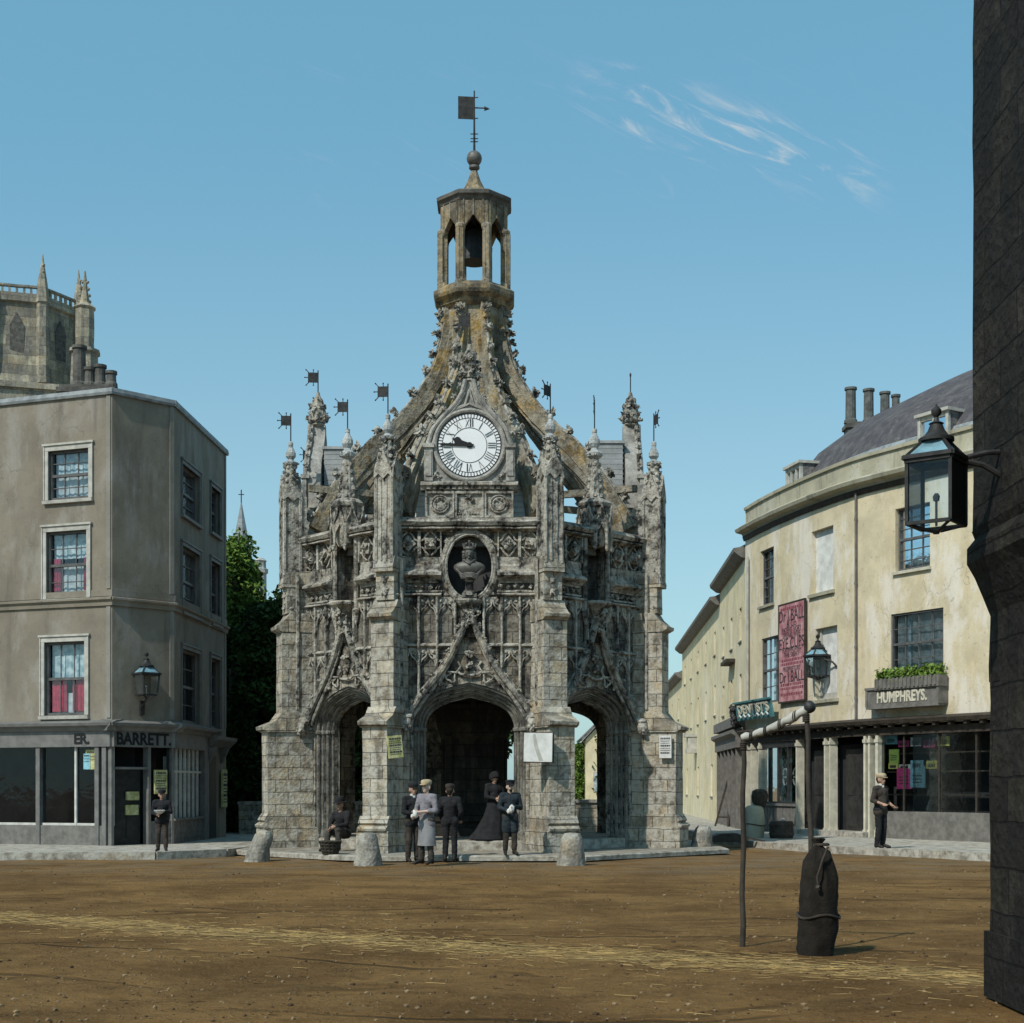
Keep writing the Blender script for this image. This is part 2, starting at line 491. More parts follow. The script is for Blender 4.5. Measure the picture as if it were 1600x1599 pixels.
def make_face(kind):
    """one bay of the octagon; kind 'clock' or 'niche'"""
    w = MB()
    # lower wall in receding orders
    for i, (d0, d1, aw, az) in enumerate(LAYERS):
        line = arch_line(aw, ZS, az)
        poly = [(-HW, .1), (-aw, .1)] + line + [(aw, .1), (HW, .1), (HW, 5.9), (-HW, 5.9)]
        w.prism(poly, -A + d0, -A + d1)
    top = 7.5
    if kind == 'clock': hole = ellipse(0, 6.67, .53, .73)
    else: hole = [(-.36, 5.98), (.36, 5.98), (.36, 7.2), (.25, 7.42), (0, 7.47), (-.25, 7.42), (-.36, 7.2)]
    w.prism([(-HW, 5.9), (HW, 5.9), (HW, top), (-HW, top)], -A, -A + .5, [hole])
    w.box(-HW, HW, -A + .51, -A + .6, 5.9, 7.4)
    face = w.obj('arch_bay', M['stone_wall'], cross, wear=WEAR)
    # jamb plinths and roll mouldings
    m = MB()
    for i, (d0, d1, aw, az) in enumerate(LAYERS[:4]):
        r = (.05, .038, .045, .04)[i]
        off = .02
        line = [(x, -A + d1 - .01 + (.0 if i else -.0), z) for x, z in arch_line(aw - off - .01, ZS, az - off)]
        m.tube([(line[0][0], line[0][1], .42)] + line + [(line[-1][0], line[-1][1], .42)], r, 8)
        for sx in (-1, 1):
            m.lathe([(r * 1.2, -.05), (r * 1.8, -.02), (r * 1.8, .03), (r * 1.2, .06)], 8, (sx * (aw - off - .01), -A + d1 - .01, ZS))
            m.lathe([(r * 2.1, 0), (r * 2.1, .3), (r * 1.4, .38), (r * 1.2, .46)], 8, (sx * (aw - off + .02), -A + d1 - .01, .1), ph=R(22.5))
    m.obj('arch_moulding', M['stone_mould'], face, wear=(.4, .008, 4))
    # tracery panelling
    edges = (.33, .745, 1.165, 1.58)
    pr = .11
    for sx in (-1, 1):
        t = MB()
        for e in edges:
            zb = max(hood_z(e) - .05, 3.2)
            t.prism_r([(A - .02, zb), (A + pr, zb), (A + pr, 6.0), (A - .02, 6.0)], sx * e - .03, sx * e + .03)
            t.tube([(sx * e, -A - pr, zb), (sx * e, -A - pr, 5.98)], .028, 6)
        for a, b in zip(edges, edges[1:]):
            c = sx * (a + b) / 2
            hwp = (b - a) / 2
            for zt, zh in ((5.98, .36), (4.8, .34)):
                if zt < 5 and zt - zh < hood_z(abs(c)): continue
                poly = [(c - hwp, zt - zh - .05), (c - hwp + .03, zt - zh - .05), (c - hwp + .05, zt - zh + .08), (c - hwp * .62, zt - zh + .1), (c - hwp * .55, zt - zh + .18), (c - hwp * .2, zt - zh + .21), (c, zt - .06),
                        (c + hwp * .2, zt - zh + .21), (c + hwp * .55, zt - zh + .18), (c + hwp * .62, zt - zh + .1), (c + hwp - .05, zt - zh + .08), (c + hwp - .03, zt - zh - .05), (c + hwp, zt - zh - .05), (c + hwp, zt), (c - hwp, zt)]
                t.prism(poly, -A - .055, -A + .02)
                og = smooth_line([(c - hwp + .03, zt - zh - .08), (c - hwp * .7, zt - zh + .06), (c - hwp * .2, zt - zh + .16), (c, zt - .02)], 3)
                t.tube([(p.x, -A - .07, p.y) for p in og], .02, 5)
                t.tube([(2 * c - p.x, -A - .07, p.y) for p in og], .02, 5)
                t.blob((c - hwp * .55, -A - .06, zt - .09), .045); t.blob((c + hwp * .55, -A - .06, zt - .09), .045)
            zz = hood_z(abs(c))
            if zz < 4.75: string(t, min(sx * a, sx * b), max(sx * a, sx * b), 4.8, 4.92, .12)
        t.obj('tracery_panel', M['stone_carve'], face, wear=(.4, .008, 4))
    for sx in (-1, 1):
        bk = MB()
        for a, b in zip(edges, edges[1:]):
            c = sx * (a + b) / 2
            zb = max(hood_z(a) + .02, hood_z(b), 3.3) if a > .5 else hood_z(a) + .04
            if zb < 5.7:
                bk.box(c - (b - a) / 2 + .035, c + (b - a) / 2 - .035, -A - .012, -A + .03, zb, 5.9)
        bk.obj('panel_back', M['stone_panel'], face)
    # ogee hood with crockets
    h = MB()
    for sx in (-1, 1):
        h.tube([(sx * p.x, -A - .13, p.y) for p in HOOD], .075, 8)
        h.tube([(sx * p.x * .93, -A - .07, p.y - .09) for p in HOOD[:-3]], .045, 6)
        h.tube([(sx * p.x * 1.03, -A - .05, p.y + .05) for p in HOOD], .06, 6)
        for i in range(3, len(HOOD) - 2, 3):
            p = HOOD[i]
            leafy(h, (sx * (p.x + .05), -A - .17, p.y + .07), .085, 3)
    for q in range(6):
        leafy(h, (random.uniform(-.1, .1), -A - .17, 5.3 + q * .06), .1, 2)
    # spandrel tracery between hood and arch
    for sx in (-1, 0, 1):
        cz = 4.34 if sx == 0 else 4.12
        if sx == 0:
            h.tube([(-.3, -A - .05, 4.28), (-.2, -A - .07, 4.2), (0, -A - .07, 4.17), (.2, -A - .07, 4.2), (.3, -A - .05, 4.28)], .03, 6)
            continue
        h.tube([(sx * (.42 + .1 * cos(a) * (1 + .25 * cos(3 * a))), -A - .04, cz + .1 * sin(a) * (1 + .25 * cos(3 * a))) for a in [2 * pi * i / 18 for i in range(18)]], .024, 6, closed=True)
        h.tube([(sx * .28, -A - .05, 4.5), (sx * .2, -A - .06, 4.38), (sx * .3, -A - .06, 4.24), (sx * .5, -A - .05, 4.25)], .028, 6)
        h.tube([(sx * .55, -A - .05, 4.2), (sx * .66, -A - .06, 4.05), (sx * .85, -A - .06, 3.95)], .028, 6)
        leafy(h, (sx * .68, -A - .05, 4.0), .07, 3)
    leafy(h, (0, -A - .08, 4.68), .13, 6, .9)
    leafy(h, (0, -A - .06, 4.42), .1, 5, .9)
    h.obj('ogee_hood', M['stone_carve'], face, wear=(.35, .012, 5))
    # head stops
    for sx in (-1, 1):
        s = MB()
        x = sx * 1.42
        s.M = Matrix.Translation((0, -.16, .04))
        s.blob((x, -A - .15, 3.02), .15, 2, .12, (.8, .9, 1.15))
        s.blob((x, -A - .1, 3.16), .16, 2, .2, (.95, .9, .7))
        s.blob((x, -A - .28, 3.0), .035, 1, .1)
        s.blob((x - .06, -A - .25, 2.94), .05); s.blob((x + .06, -A - .25, 2.94), .05)
        s.blob((x, -A - .22, 2.88), .07)
        s.obj('carved_head', M['stone_carve'], face)
    # strings and friezes
    lim = .64 if kind == 'clock' else .5
    f = MB()
    for sx in (-1, 1):
        xa, xb = sorted((sx * lim, sx * HW))
        string(f, xa, xb, 5.97, 6.08, .16)
        string(f, xa, xb, 6.36, 6.62, .24)
        f.prism_r([(A - .02, 6.62), (A + .06, 6.62), (A + .06, 6.7), (A + .03, 6.74), (A + .05, 6.9), (A - .02, 6.9)], xa, xb)
        n = 2
        for i in range(n):
            u0 = sx * (lim + (HW - lim - .05) * i / n); u1 = sx * (lim + (HW - lim - .05) * (i + 1) / n)
            u0, u1 = sorted((u0, u1))
            c = (u0 + u1) / 2
            hw = (u1 - u0) / 2
            f.box(u0, u0 + .035, -A - .1, -A, 6.9, 7.5); f.box(u1 - .035, u1, -A - .1, -A, 6.9, 7.5)
            for ax in (-1, 1):
                for az in (-1, 1):     # cusps of a quatrefoil
                    f.tube([(c + ax * hw * .95, -A - .05, 7.2 + az * .06), (c + ax * hw * .6, -A - .07, 7.2 + az * .1), (c + ax * hw * .42, -A - .07, 7.2 + az * .19), (c + ax * hw * .1, -A - .05, 7.2 + az * .27)], .024, 5)
            f.box(c - .13, c + .13, -A - .12, -A, 7.08, 7.33, M=Matrix.Translation((c, 0, 7.2)) @ Matrix.Rotation(random.choice((0, R(45), R(8))), 4, 'Y') @ Matrix.Translation((-c, 0, -7.2)))
            leafy(f, (c, -A - .13, 7.2), .12, 6, 1.0)
            # little frieze between the strings
            f.box(u0, u1, -A - .05, -A, 6.1, 6.14); f.box(u0, u1, -A - .05, -A, 6.31, 6.36)
            for q in range(3):
                leafy(f, (u0 + (u1 - u0) * (q + .5) / 3, -A - .05, 6.22), .075, 3)
    string(f, -HW, HW, 7.48, 7.62, .22)
    f.prism_r([(A - .3, 7.6), (A + .24, 7.6), (A + .3, 7.68), (A + .2, 7.76), (A - .05, 7.84), (A - .3, 7.84)], -HW, HW)
    f.obj('parapet_frieze', M['stone_carve'], face, wear=(.35, .014, 4))
    return face


def make_niche_front(face, kind):
    n = MB()
    if kind == 'clock':
        ring = ellipse(0, 6.67, .6, .8, 48)
        n.tube([(x, -A - .05, z) for x, z in ring], .09, 8, closed=True)
        n.tube([(x * .9, -A - .1, 6.67 + (z - 6.67) * .92) for x, z in ring], .035, 6, closed=True)
        for q in range(12):
            a = 2 * pi * (q + .5) / 12
            if abs(cos(a)) > .4 and abs(sin(a)) > .4: leafy(n, (.66 * cos(a), -A - .05, 6.67 + .84 * sin(a)), .11, 4)
        for z in range(8): leafy(n, (random.uniform(-.2, .2), -A - .12, 5.62 + z * .045), .12, 2)
        n.lathe([(.08, -.2), (.2, 0), (.3, .1), (.34, .16), (.34, .2)], 12, (0, -A - .02, 5.72))
        o = n.obj('oval_frame', M['stone_carve'], face, wear=(.3, .008, 4))
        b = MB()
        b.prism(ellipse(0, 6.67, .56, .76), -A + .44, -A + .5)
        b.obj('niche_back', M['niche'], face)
    else:
        for sx in (-1, 1):
            n.tube([(sx * .4, -A - .08, 5.75), (sx * .4, -A - .08, 7.5)], .06, 8)
            n.lathe([(.02, -.25), (.09, 0), (.09, .1), (.05, .14)], 8, (sx * .4, -A - .08, 5.7))
        n.lathe([(.06, -.42), (.16, -.3), (.3, -.12), (.42, -.05), (.44, 0), (.4, .04)], 8, (0, -A - .05, 5.98), ph=R(22.5))
        leafy(n, (0, -A - .3, 5.75), .14, 6)
        o = n.obj('niche_frame', M['stone_carve'], face, wear=(.3, .008, 4))
        b = MB()
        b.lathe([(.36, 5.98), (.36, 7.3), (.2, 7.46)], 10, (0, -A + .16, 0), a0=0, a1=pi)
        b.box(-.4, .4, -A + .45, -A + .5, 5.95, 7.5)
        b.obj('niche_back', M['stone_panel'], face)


clock_bay = make_face('clock')
make_niche_front(clock_bay, 'clock')
niche_bay = make_face('niche')
make_niche_front(niche_bay, 'niche')
niche_bay.rotation_euler.z = R(-45)      # the left-hand diagonal
for k in (1, 2, 3):
    copy_tree(clock_bay, cross, R(90 * k))
    copy_tree(niche_bay, cross, R(-45 + 90 * k))

# ---------------------------------------------------------------- buttresses (radial = -y)


def make_buttress():
    b = MB()
    b.box(-.4, .4, -5.62, -4.1, .1, .62)
    b.prism_r([(4.1, .62), (5.65, .62), (5.67, .67), (5.6, .72), (5.55, .74), (5.6, .79), (5.56, .86), (5.5, .95), (4.1, .95)], -.37, .37)
    b.box(-.31, .31, -5.5, -4.1, .95, 3.0)
    b.prism_r([(4.1, 2.94), (5.5, 2.94), (5.62, 3.0), (5.64, 3.07), (5.56, 3.11), (5.3, 3.22), (5.14, 3.42), (4.1, 3.42)], -.36, .36)
    b.box(-.29, .29, -5.14, -4.1, 3.42, 5.45)
    b.prism_r([(4.1, 5.4), (5.14, 5.4), (5.27, 5.46), (5.28, 5.53), (5.2, 5.57), (5.02, 5.72), (4.94, 5.86), (4.1, 5.86)], -.31, .31)
    b.box(-.23, .23, -5.0, -4.1, 5.86, 6.55)
    b.prism_r([(4.1, 6.5), (5.1, 6.5), (5.11, 6.6), (5.03, 6.85), (4.1, 6.95)], -.25, .25)
    o = b.obj('buttress', M['stone_low'], cross, wear=WEAR)
    c = MB()
    for z in (6.05, 6.3, 6.6): leafy(c, (0, -4.98, z), .15, 5)
    for sx in (-1, 1):
        c.tube([(sx * .29, -4.75, 3.5), (sx * .29, -4.75, 6.8)], .05, 6)
        leafy(c, (sx * .2, -4.9, 5.98), .1, 3)
    c.obj('carving', M['stone_carve'], o, wear=(.4, .01, 4))
    return o


buttress = make_buttress()
buttress.rotation_euler.z = R(22.5)


def make_pinnacle():
    p = MB()
    r = 4.85
    p.box(-.2, .2, -r - .2, -r + .35, 6.6, 8.75)
    for sx in (-1, 1):
        p.tube([(sx * .2, -r - .2, 6.7), (sx * .2, -r - .2, 8.7)], .045, 6)
        p.tube([(sx * .2, -r + .2, 6.7), (sx * .2, -r + .2, 8.7)], .045, 6)
        p.box(sx * .07 - .015, sx * .07 + .015, -r - .225, -r - .19, 6.75, 8.6)
    # gablets on three sides and the crocketed spirelet
    for a in (0, 90, -90, 180):
        Mx = Matrix.Translation((0, -r, 0)) @ Matrix.Rotation(R(a), 4, 'Z')
        p.prism([(-.24, 8.62), (-.12, 8.72), (0, 8.6), (.12, 8.72), (.24, 8.62), (.2, 8.85), (.06, 9.1), (0, 9.28), (-.06, 9.1), (-.2, 8.85)], -.25, -.17, M=Mx)
        for q in range(4):
            leafy(p, Mx @ Vector((0, -.23 + q * .035, 9.02 + q * .16)), .075, 3)
    p.lathe([(.25, 8.7), (.21, 8.95), (.13, 9.4), (.1, 9.62)], 8, (0, -r, 0), ph=R(22.5))
    for q in range(4):
        for a in (45, 135, 225, 315):
            rr = .22 - q * .035
            p.blob((rr * cos(R(a)), -r + rr * sin(R(a)), 8.95 + q * .17), .06)
    o = p.obj('pinnacle', M['stone_carve'], cross, wear=(.35, .012, 4))
    c = MB()
    c.lathe([(.08, 9.5), (.17, 9.54), (.18, 9.6), (.1, 9.64), (.07, 9.68), (.125, 9.75), (.12, 9.84), (.07, 9.95), (.05, 10.0), (.06, 10.02), (.06, 10.1), (.03, 10.13)], 10, (0, -r, 0))
    for a in range(0, 360, 45): leafy(c, (.16 * cos(R(a)), -r + .16 * sin(R(a)), 9.57), .06, 2)
    c.obj('finial', M['blue_stone'], o, wear=(.3, .008, 6))
    return o


pinnacle = make_pinnacle()
pinnacle.rotation_euler.z = R(22.5)
for k in range(1, 8):
    copy_tree(buttress, cross, R(22.5 + 45 * k))
    copy_tree(pinnacle, cross, R(22.5 + 45 * k))


def make_vane(h=.72, flag=(.22, .24), yaw=0, kind='flag'):
    v = MB()
    v.tube([(0, 0, 0), (0, 0, h)], .016, 6)
    Mx = Matrix.Rotation(yaw, 4, 'Z')
    w, g = flag
    zc = h - .06 - g / 2
    if kind == 'flag':
        v.box(-w - .02, -.012, -.008, .008, zc - g / 2, zc + g / 2, M=Mx)
        for x, z, dx, dz in ((-w, zc + g / 2, -.07, .07), (-w / 2, zc + g / 2, 0, .07), (-w, zc, -.1, 0), (-w, zc - g / 2, -.07, -.07), (-w / 2, zc - g / 2, 0, -.07)):
            v.bar(Mx @ Vector((x, 0, z)), Mx @ Vector((x + dx, 0, z + dz)), .018)
            v.blob(Mx @ Vector((x + dx, 0, z + dz)), .02, 1, 0)
    else:
        v.blob((0, 0, h - .05), .05, 1, .1, (.6, .6, 1.3))
    return v


for k, (a, yaw, kd) in enumerate(((-67.5, .1, 'flag'), (-22.5, -.1, 'flag'), (22.5, .9, 'flag'), (67.5, 1.9, 'flag'), (112.5, 1.2, 'flag'), (-112.5, .3, 'flag'))):
    q = Matrix.Rotation(R(a), 3, 'Z') @ Vector((0, -4.85, 10.1))
    v = make_vane(yaw=yaw)
    v.obj('pennant_vane', M['iron'], cross, loc=q)

# ---------------------------------------------------------------- canopy turrets over the niches
def make_canopy():
    c = MB()
    y = -A - .02
    c.M = Matrix.Translation((0, y, -.08)) @ Matrix.Diagonal((.74, .74, 1, 1)) @ Matrix.Translation((0, -y, 0))
    c.lathe([(.3, 7.42), (.36, 7.5), (.44, 7.72), (.46, 7.86), (.5, 8.3), (.56, 8.36), (.58, 8.44), (.5, 8.5), (.36, 8.56)], 8, (0, y, 0), ph=R(22.5))
    for a in (-112.5, -67.5, -22.5, 22.5, 67.5, 112.5):
        Mx = Matrix.Translation((0, y, 0)) @ Matrix.Rotation(R(a), 4, 'Z')
        c.prism([(-.19, 7.5), (-.15, 7.72), (-.06, 7.82), (0, 7.9), (.06, 7.82), (.15, 7.72), (.19, 7.5), (.2, 8.0), (.06, 8.2), (0, 8.36), (-.06, 8.2), (-.2, 8.0)], -.53, -.44, M=Mx)
        for sx in (-1, 1):
            c.tube([Mx @ Vector((sx * .19, -.5, 7.4)), Mx @ Vector((sx * .19, -.5, 8.22))], .04, 6)
            c.tube([Mx @ Vector((sx * .2, -.56, 7.95)), Mx @ Vector((sx * .07, -.57, 8.15)), Mx @ Vector((0, -.57, 8.36))], .025, 5)
        c.blob(Mx @ Vector((.19, -.52, 7.36)), .06, 1, .3, (1, 1, 1.6))
        leafy(c, Mx @ Vector((0, -.55, 8.3)), .07, 4)
        leafy(c, Mx @ Vector((0, -.5, 7.98)), .06, 3)
    c.lathe([(.33, 8.5), (.28, 8.9), (.2, 9.3), (.13, 9.55)], 8, (0, y, 0), ph=R(22.5))
    for q in range(5):
        for a in range(0, 360, 45):
            rr = .31 - q * .04
            c.blob((rr * cos(R(a)), y + rr * sin(R(a)), 8.62 + q * .19), .07)
    o = c.obj('canopy_turret', M['stone_carve'], cross, wear=(.3, .012, 4))
    f = MB()
    f.lathe([(.09, 9.45), (.18, 9.5), (.19, 9.58), (.1, 9.64), (.08, 9.7), (.14, 9.8), (.13, 9.9), (.07, 10.02), (.05, 10.06), (.06, 10.08), (.06, 10.16), (.03, 10.17)], 10, (0, y, 0))
    for a in range(0, 360, 45): leafy(f, (.17 * cos(R(a)), y + .17 * sin(R(a)), 9.55), .065, 2)
    f.obj('finial', M['blue_stone'], o, wear=(.3, .008, 6))
    return o


canopy = make_canopy()
canopy.rotation_euler.z = R(-45)
for k in (1, 2, 3): copy_tree(canopy, cross, R(-45 + 90 * k))
for a, yaw, kd in ((-45, 0, 'flag'), (45, 1.45, 'flag')):
    q = Matrix.Rotation(R(a), 3, 'Z') @ Vector((0, -A - .02, 10.12))
    make_vane(h=.75, yaw=yaw).obj('pennant_vane', M['iron'], cross, loc=q)

# ---------------------------------------------------------------- clock gables
GAB = smooth_line([(.99, 8.62), (.98, 9.0), (.98, 9.44), (.93, 9.62), (.84, 9.84), (.66, 10.07), (.46, 10.28), (.28, 10.5), (.155, 10.72), (.09, 10.98)], 4)
ZD = 9.47


def make_gable():
    g = MB()
    y = -A
    g.box(-1.02, 1.02, y - .04, y + .35, 7.7, 8.44)
    # three carved tablets
    for c in (-.68, 0, .68):
        g.box(c - .33, c + .33, y - .1, y, 7.8, 7.85); g.box(c - .33, c + .33, y - .1, y, 8.36, 8.42)
        g.box(c - .33, c - .29, y - .1, y, 7.8, 8.4); g.box(c + .29, c + .33, y - .1, y, 7.8, 8.4)
    g.prism([(-.24, 7.85), (-.2, 7.9), (-.05, 8.1), (0, 8.22), (.05, 8.1), (.2, 7.9), (.24, 7.85)], y - .09, y)
    leafy(g, (0, y - .1, 8.26), .1, 5)
    for q in range(5): leafy(g, (-.2 + q * .1, y - .08, 7.9), .06, 2)
    for cx in (-.68, .68):
        for r in (.2, .14):
            g.tube([(cx + r * cos(a), y - .06, 8.12 + r * sin(a)) for a in [2 * pi * i / 16 for i in range(16)]], .025, 6, closed=True)
        for q in range(6): leafy(g, (cx + .12 * cos(q * 1.05), y - .05, 8.12 + .12 * sin(q * 1.05)), .055, 2)
    g.prism_r([(A - .3, 8.44), (A + .1, 8.44), (A + .13, 8.5), (A + .19, 8.54), (A + .19, 8.6), (A + .1, 8.64), (A - .3, 8.64)], -1.12, 1.12)
    for q in range(14): g.box(-.98 + q * .145, -.98 + q * .145 + .09, y - .14, y - .08, 8.46, 8.52)
    o = g.obj('clock_gable', M['stone_carve'], cross, wear=(.35, .008, 4))
    b = MB()
    pts = [(p.x, p.y) for p in GAB] + [(-p.x, p.y) for p in reversed(GAB)]
    b.prism(pts, y - .06, y + .3)
    for sx in (-1, 1):
        b.box(sx * .94 - .1, sx * .94 + .1, y - .16, y - .06, 8.64, 9.4)
        b.box(sx * .94 - .07, sx * .94 + .07, y - .185, y - .16, 8.75, 9.32)
        b.box(sx * .94 - .13, sx * .94 + .13, y - .2, y + .02, 9.4, 9.5)
        b.tube([(sx * p.x * .985, y - .1, p.y) for p in GAB[9:]], .055, 8)
        b.tube([(sx * p.x * .9 - sx * .02, y - .1, p.y - .04) for p in GAB[9:-4]], .032, 6)
        # blind tracery in the ogee head
        b.tube([(sx * .5, y - .08, 10.13), (sx * .25, y - .08, 10.35), (sx * .1, y - .08, 10.4), (0, y - .08, 10.75)], .03, 6)
        b.tube([(sx * .3, y - .08, 10.3), (0, y - .08, 10.42)], .025, 6)
        leafy(b, (sx * .78, y - .09, 8.8), .1, 4); leafy(b, (sx * .7, y - .08, 8.73), .07, 3)
    b.tube([(.8 * cos(a), y - .09, ZD + .8 * sin(a)) for a in [2 * pi * i / 48 for i in range(48)]], .055, 8, closed=True)
    b.obj('clock_case', M['stone_clock'], o, wear=(.35, .006, 4))
    f = MB()
    for sx in (-1, 1):
        for i in range(13, len(GAB) - 2, 5):
            p = GAB[i]
            leafy(f, (sx * (p.x + .07), y - .05, p.y + .07), .09, 4)
        f.tube([(sx * (p.x + .02), y - .03, p.y + .02) for p in GAB[12:]], .04, 6)
    f.lathe([(.09, 10.9), (.2, 10.98), (.16, 11.04), (.12, 11.1)], 10, (0, y + .1, 0))
    for z, r, k in ((11.14, .27, 9), (11.28, .22, 8), (11.45, .2, 8), (11.62, .13, 6)):
        for i in range(k):
            a = 2 * pi * i / k + z
            leafy(f, (r * cos(a) * .9, y + .1 + r * sin(a) * .9, z + random.uniform(-.04, .04)), .1 if z < 11.6 else .07, 3)
    f.lathe([(.2, 11.05), (.22, 11.3), (.14, 11.6), (.06, 11.75), (.04, 11.85)], 8, (0, y + .1, 0))
    f.obj('gable_finial', M['stone_carve'], o, wear=(.3, .01, 5))
    return o


gable = make_gable()
dial_root = None


def make_clock():
    y = -A - .07
    d = MB()
    d.lathe([(.745, 0), (.745, .02)], 64, M=Matrix.Translation((0, y, ZD)) @ Matrix.Rotation(R(90), 4, 'X'))
    o = d.obj('clock_dial', M['dial'], cross)
    k = MB()
    f1, f2 = y - .026, y - .02

    def ring(r0, r1):
        n = 64
        vs = []
        for r in (r0, r1):
            for i in range(n): vs.append((r * cos(2 * pi * i / n), f1, ZD + r * sin(2 * pi * i / n)))
        k.add(vs, [(i, (i + 1) % n, n + (i + 1) % n, n + i) for i in range(n)])
    ring(.395, .408); ring(.62, .632); ring(.715, .74)

    def rot(a): return Matrix.Translation((0, 0, ZD)) @ Matrix.Rotation(a, 4, 'Y')
    for i in range(60):
        k.box(-.009, .009, f1, f2, .632, .715, M=rot(2 * pi * (i + .5) / 60))

    def stroke(a, x0, z0, x1, z1, w):
        Mx = rot(a)
        k.bar(Mx @ Vector((x0, f1 - .002, z0)), Mx @ Vector((x1, f1 - .002, z1)), w, .004)
    NUM = {1: 'I', 2: 'II', 3: 'III', 4: 'IIII', 5: 'V', 6: 'VI', 7: 'VII', 8: 'VIII', 9: 'IX', 10: 'X', 11: 'XI', 12: 'XII'}
    z0, z1 = .425, .605
    for h, s in NUM.items():
        a = 2 * pi * h / 12
        ws = {'I': .05, 'V': .1, 'X': .1}
        tot = sum(ws[c] for c in s)
        x = -tot / 2
        for c in s:
            w = ws[c]
            if c == 'I': stroke(a, x + w / 2, z0, x + w / 2, z1, .024)
            elif c == 'V':
                stroke(a, x + .01, z1, x + w / 2, z0, .028); stroke(a, x + w - .01, z1, x + w / 2, z0, .014)
            else:
                stroke(a, x + .008, z1, x + w - .008, z0, .028); stroke(a, x + w - .008, z1, x + .008, z0, .014)
            x += w
    k.obj('numeral_ring', M['black'], o)
    hm = MB()      # minute hand at the quarter to
    Mx = rot(2 * pi * 45.3 / 60)
    hm.prism([(-.025, -.1), (.025, -.1), (.03, .0), (.022, .66), (0, .7), (-.022, .66), (-.03, 0)], y - .055, y - .045, M=Mx)
    hm.obj('minute_hand', M['black'], o)
    hh = MB()
    Mx = rot(R(291))
    hh.prism([(-.05, -.07), (.05, -.07), (.045, .05), (.04, .2), (.085, .28), (.075, .34), (.02, .38), (0, .44), (-.02, .38), (-.075, .34), (-.085, .28), (-.04, .2), (-.045, .05)], y - .042, y - .032, M=Mx)
    hh.lathe([(.07, 0), (.07, .01)], 16, M=Matrix.Translation((0, y - .03, ZD)) @ Matrix.Rotation(R(90), 4, 'X'))
    hh.obj('hour_hand', M['black'], o)
    return o


dial = make_clock()
for k in (1, 2, 3):
    copy_tree(gable, cross, R(90 * k))
    copy_tree(dial, cross, R(90 * k))
for a, h, yaw, kd in ((0, .78, .0, 'flag'), (90, .55, 0, 'x'), (-90, .62, .1, 'flag')):
    q = Matrix.Rotation(R(a), 3, 'Z') @ Vector((0, -A + .1, 11.8))
    make_vane(h=h, yaw=yaw, flag=(.24, .26), kind=kd).obj('pennant_vane', M['iron'], cross, loc=q)


def clapboard(x, y0, y1, z0, z1, mat, rz):
    b = MB()
    n = int((z1 - z0) / .13)
    for i in range(n):
        za = z0 + (z1 - z0) * i / n
        zb = z0 + (z1 - z0) * (i + 1) / n
        b.prism_r([(-y0 - .03, za), (-y0 + .02, za), (-y0 + .005, zb), (-y0 - .03, zb)], -x, x)
        for sx in (-1, 1): b.box(sx * x - .012, sx * x + .012, y0, y1, za + .004, zb - .004)
    b.box(-x + .02, x - .02, y0 + .04, y1, z0, z1)
    b.box(-x - .05, x + .05, y0 - .06, y1 + .02, z1, z1 + .07)
    return b.obj('clock_housing', mat, cross, rz=rz)


clapboard(1.4, -A + 1.15, -A + 2.0, 7.75, 9.25, M['white_board'], 0)
clapboard(.72, -A + .36, -A + 1.05, 7.7, 10.35, M['grey_board'], R(90))
clapboard(.72, -A + .36, -A + .9, 7.7, 10.2, M['grey_board'], R(-90))

# ---------------------------------------------------------------- flying ribs
EX = smooth_line([(4.35, 8.05), (4.05, 8.65), (3.6, 9.36), (2.92, 10.2), (2.3, 10.76), (1.7, 11.45), (1.22, 12.2), (1.0, 12.8), (.86, 13.5), (.82, 14.0)], 5)


def off(line, d):
    out = []
    for i, p in enumerate(line):
        t = (line[min(i + 1, len(line) - 1)] - line[max(i - 1, 0)]).normalized()
        out.append(p + Vector((-t.y, t.x)) * d)
    return out


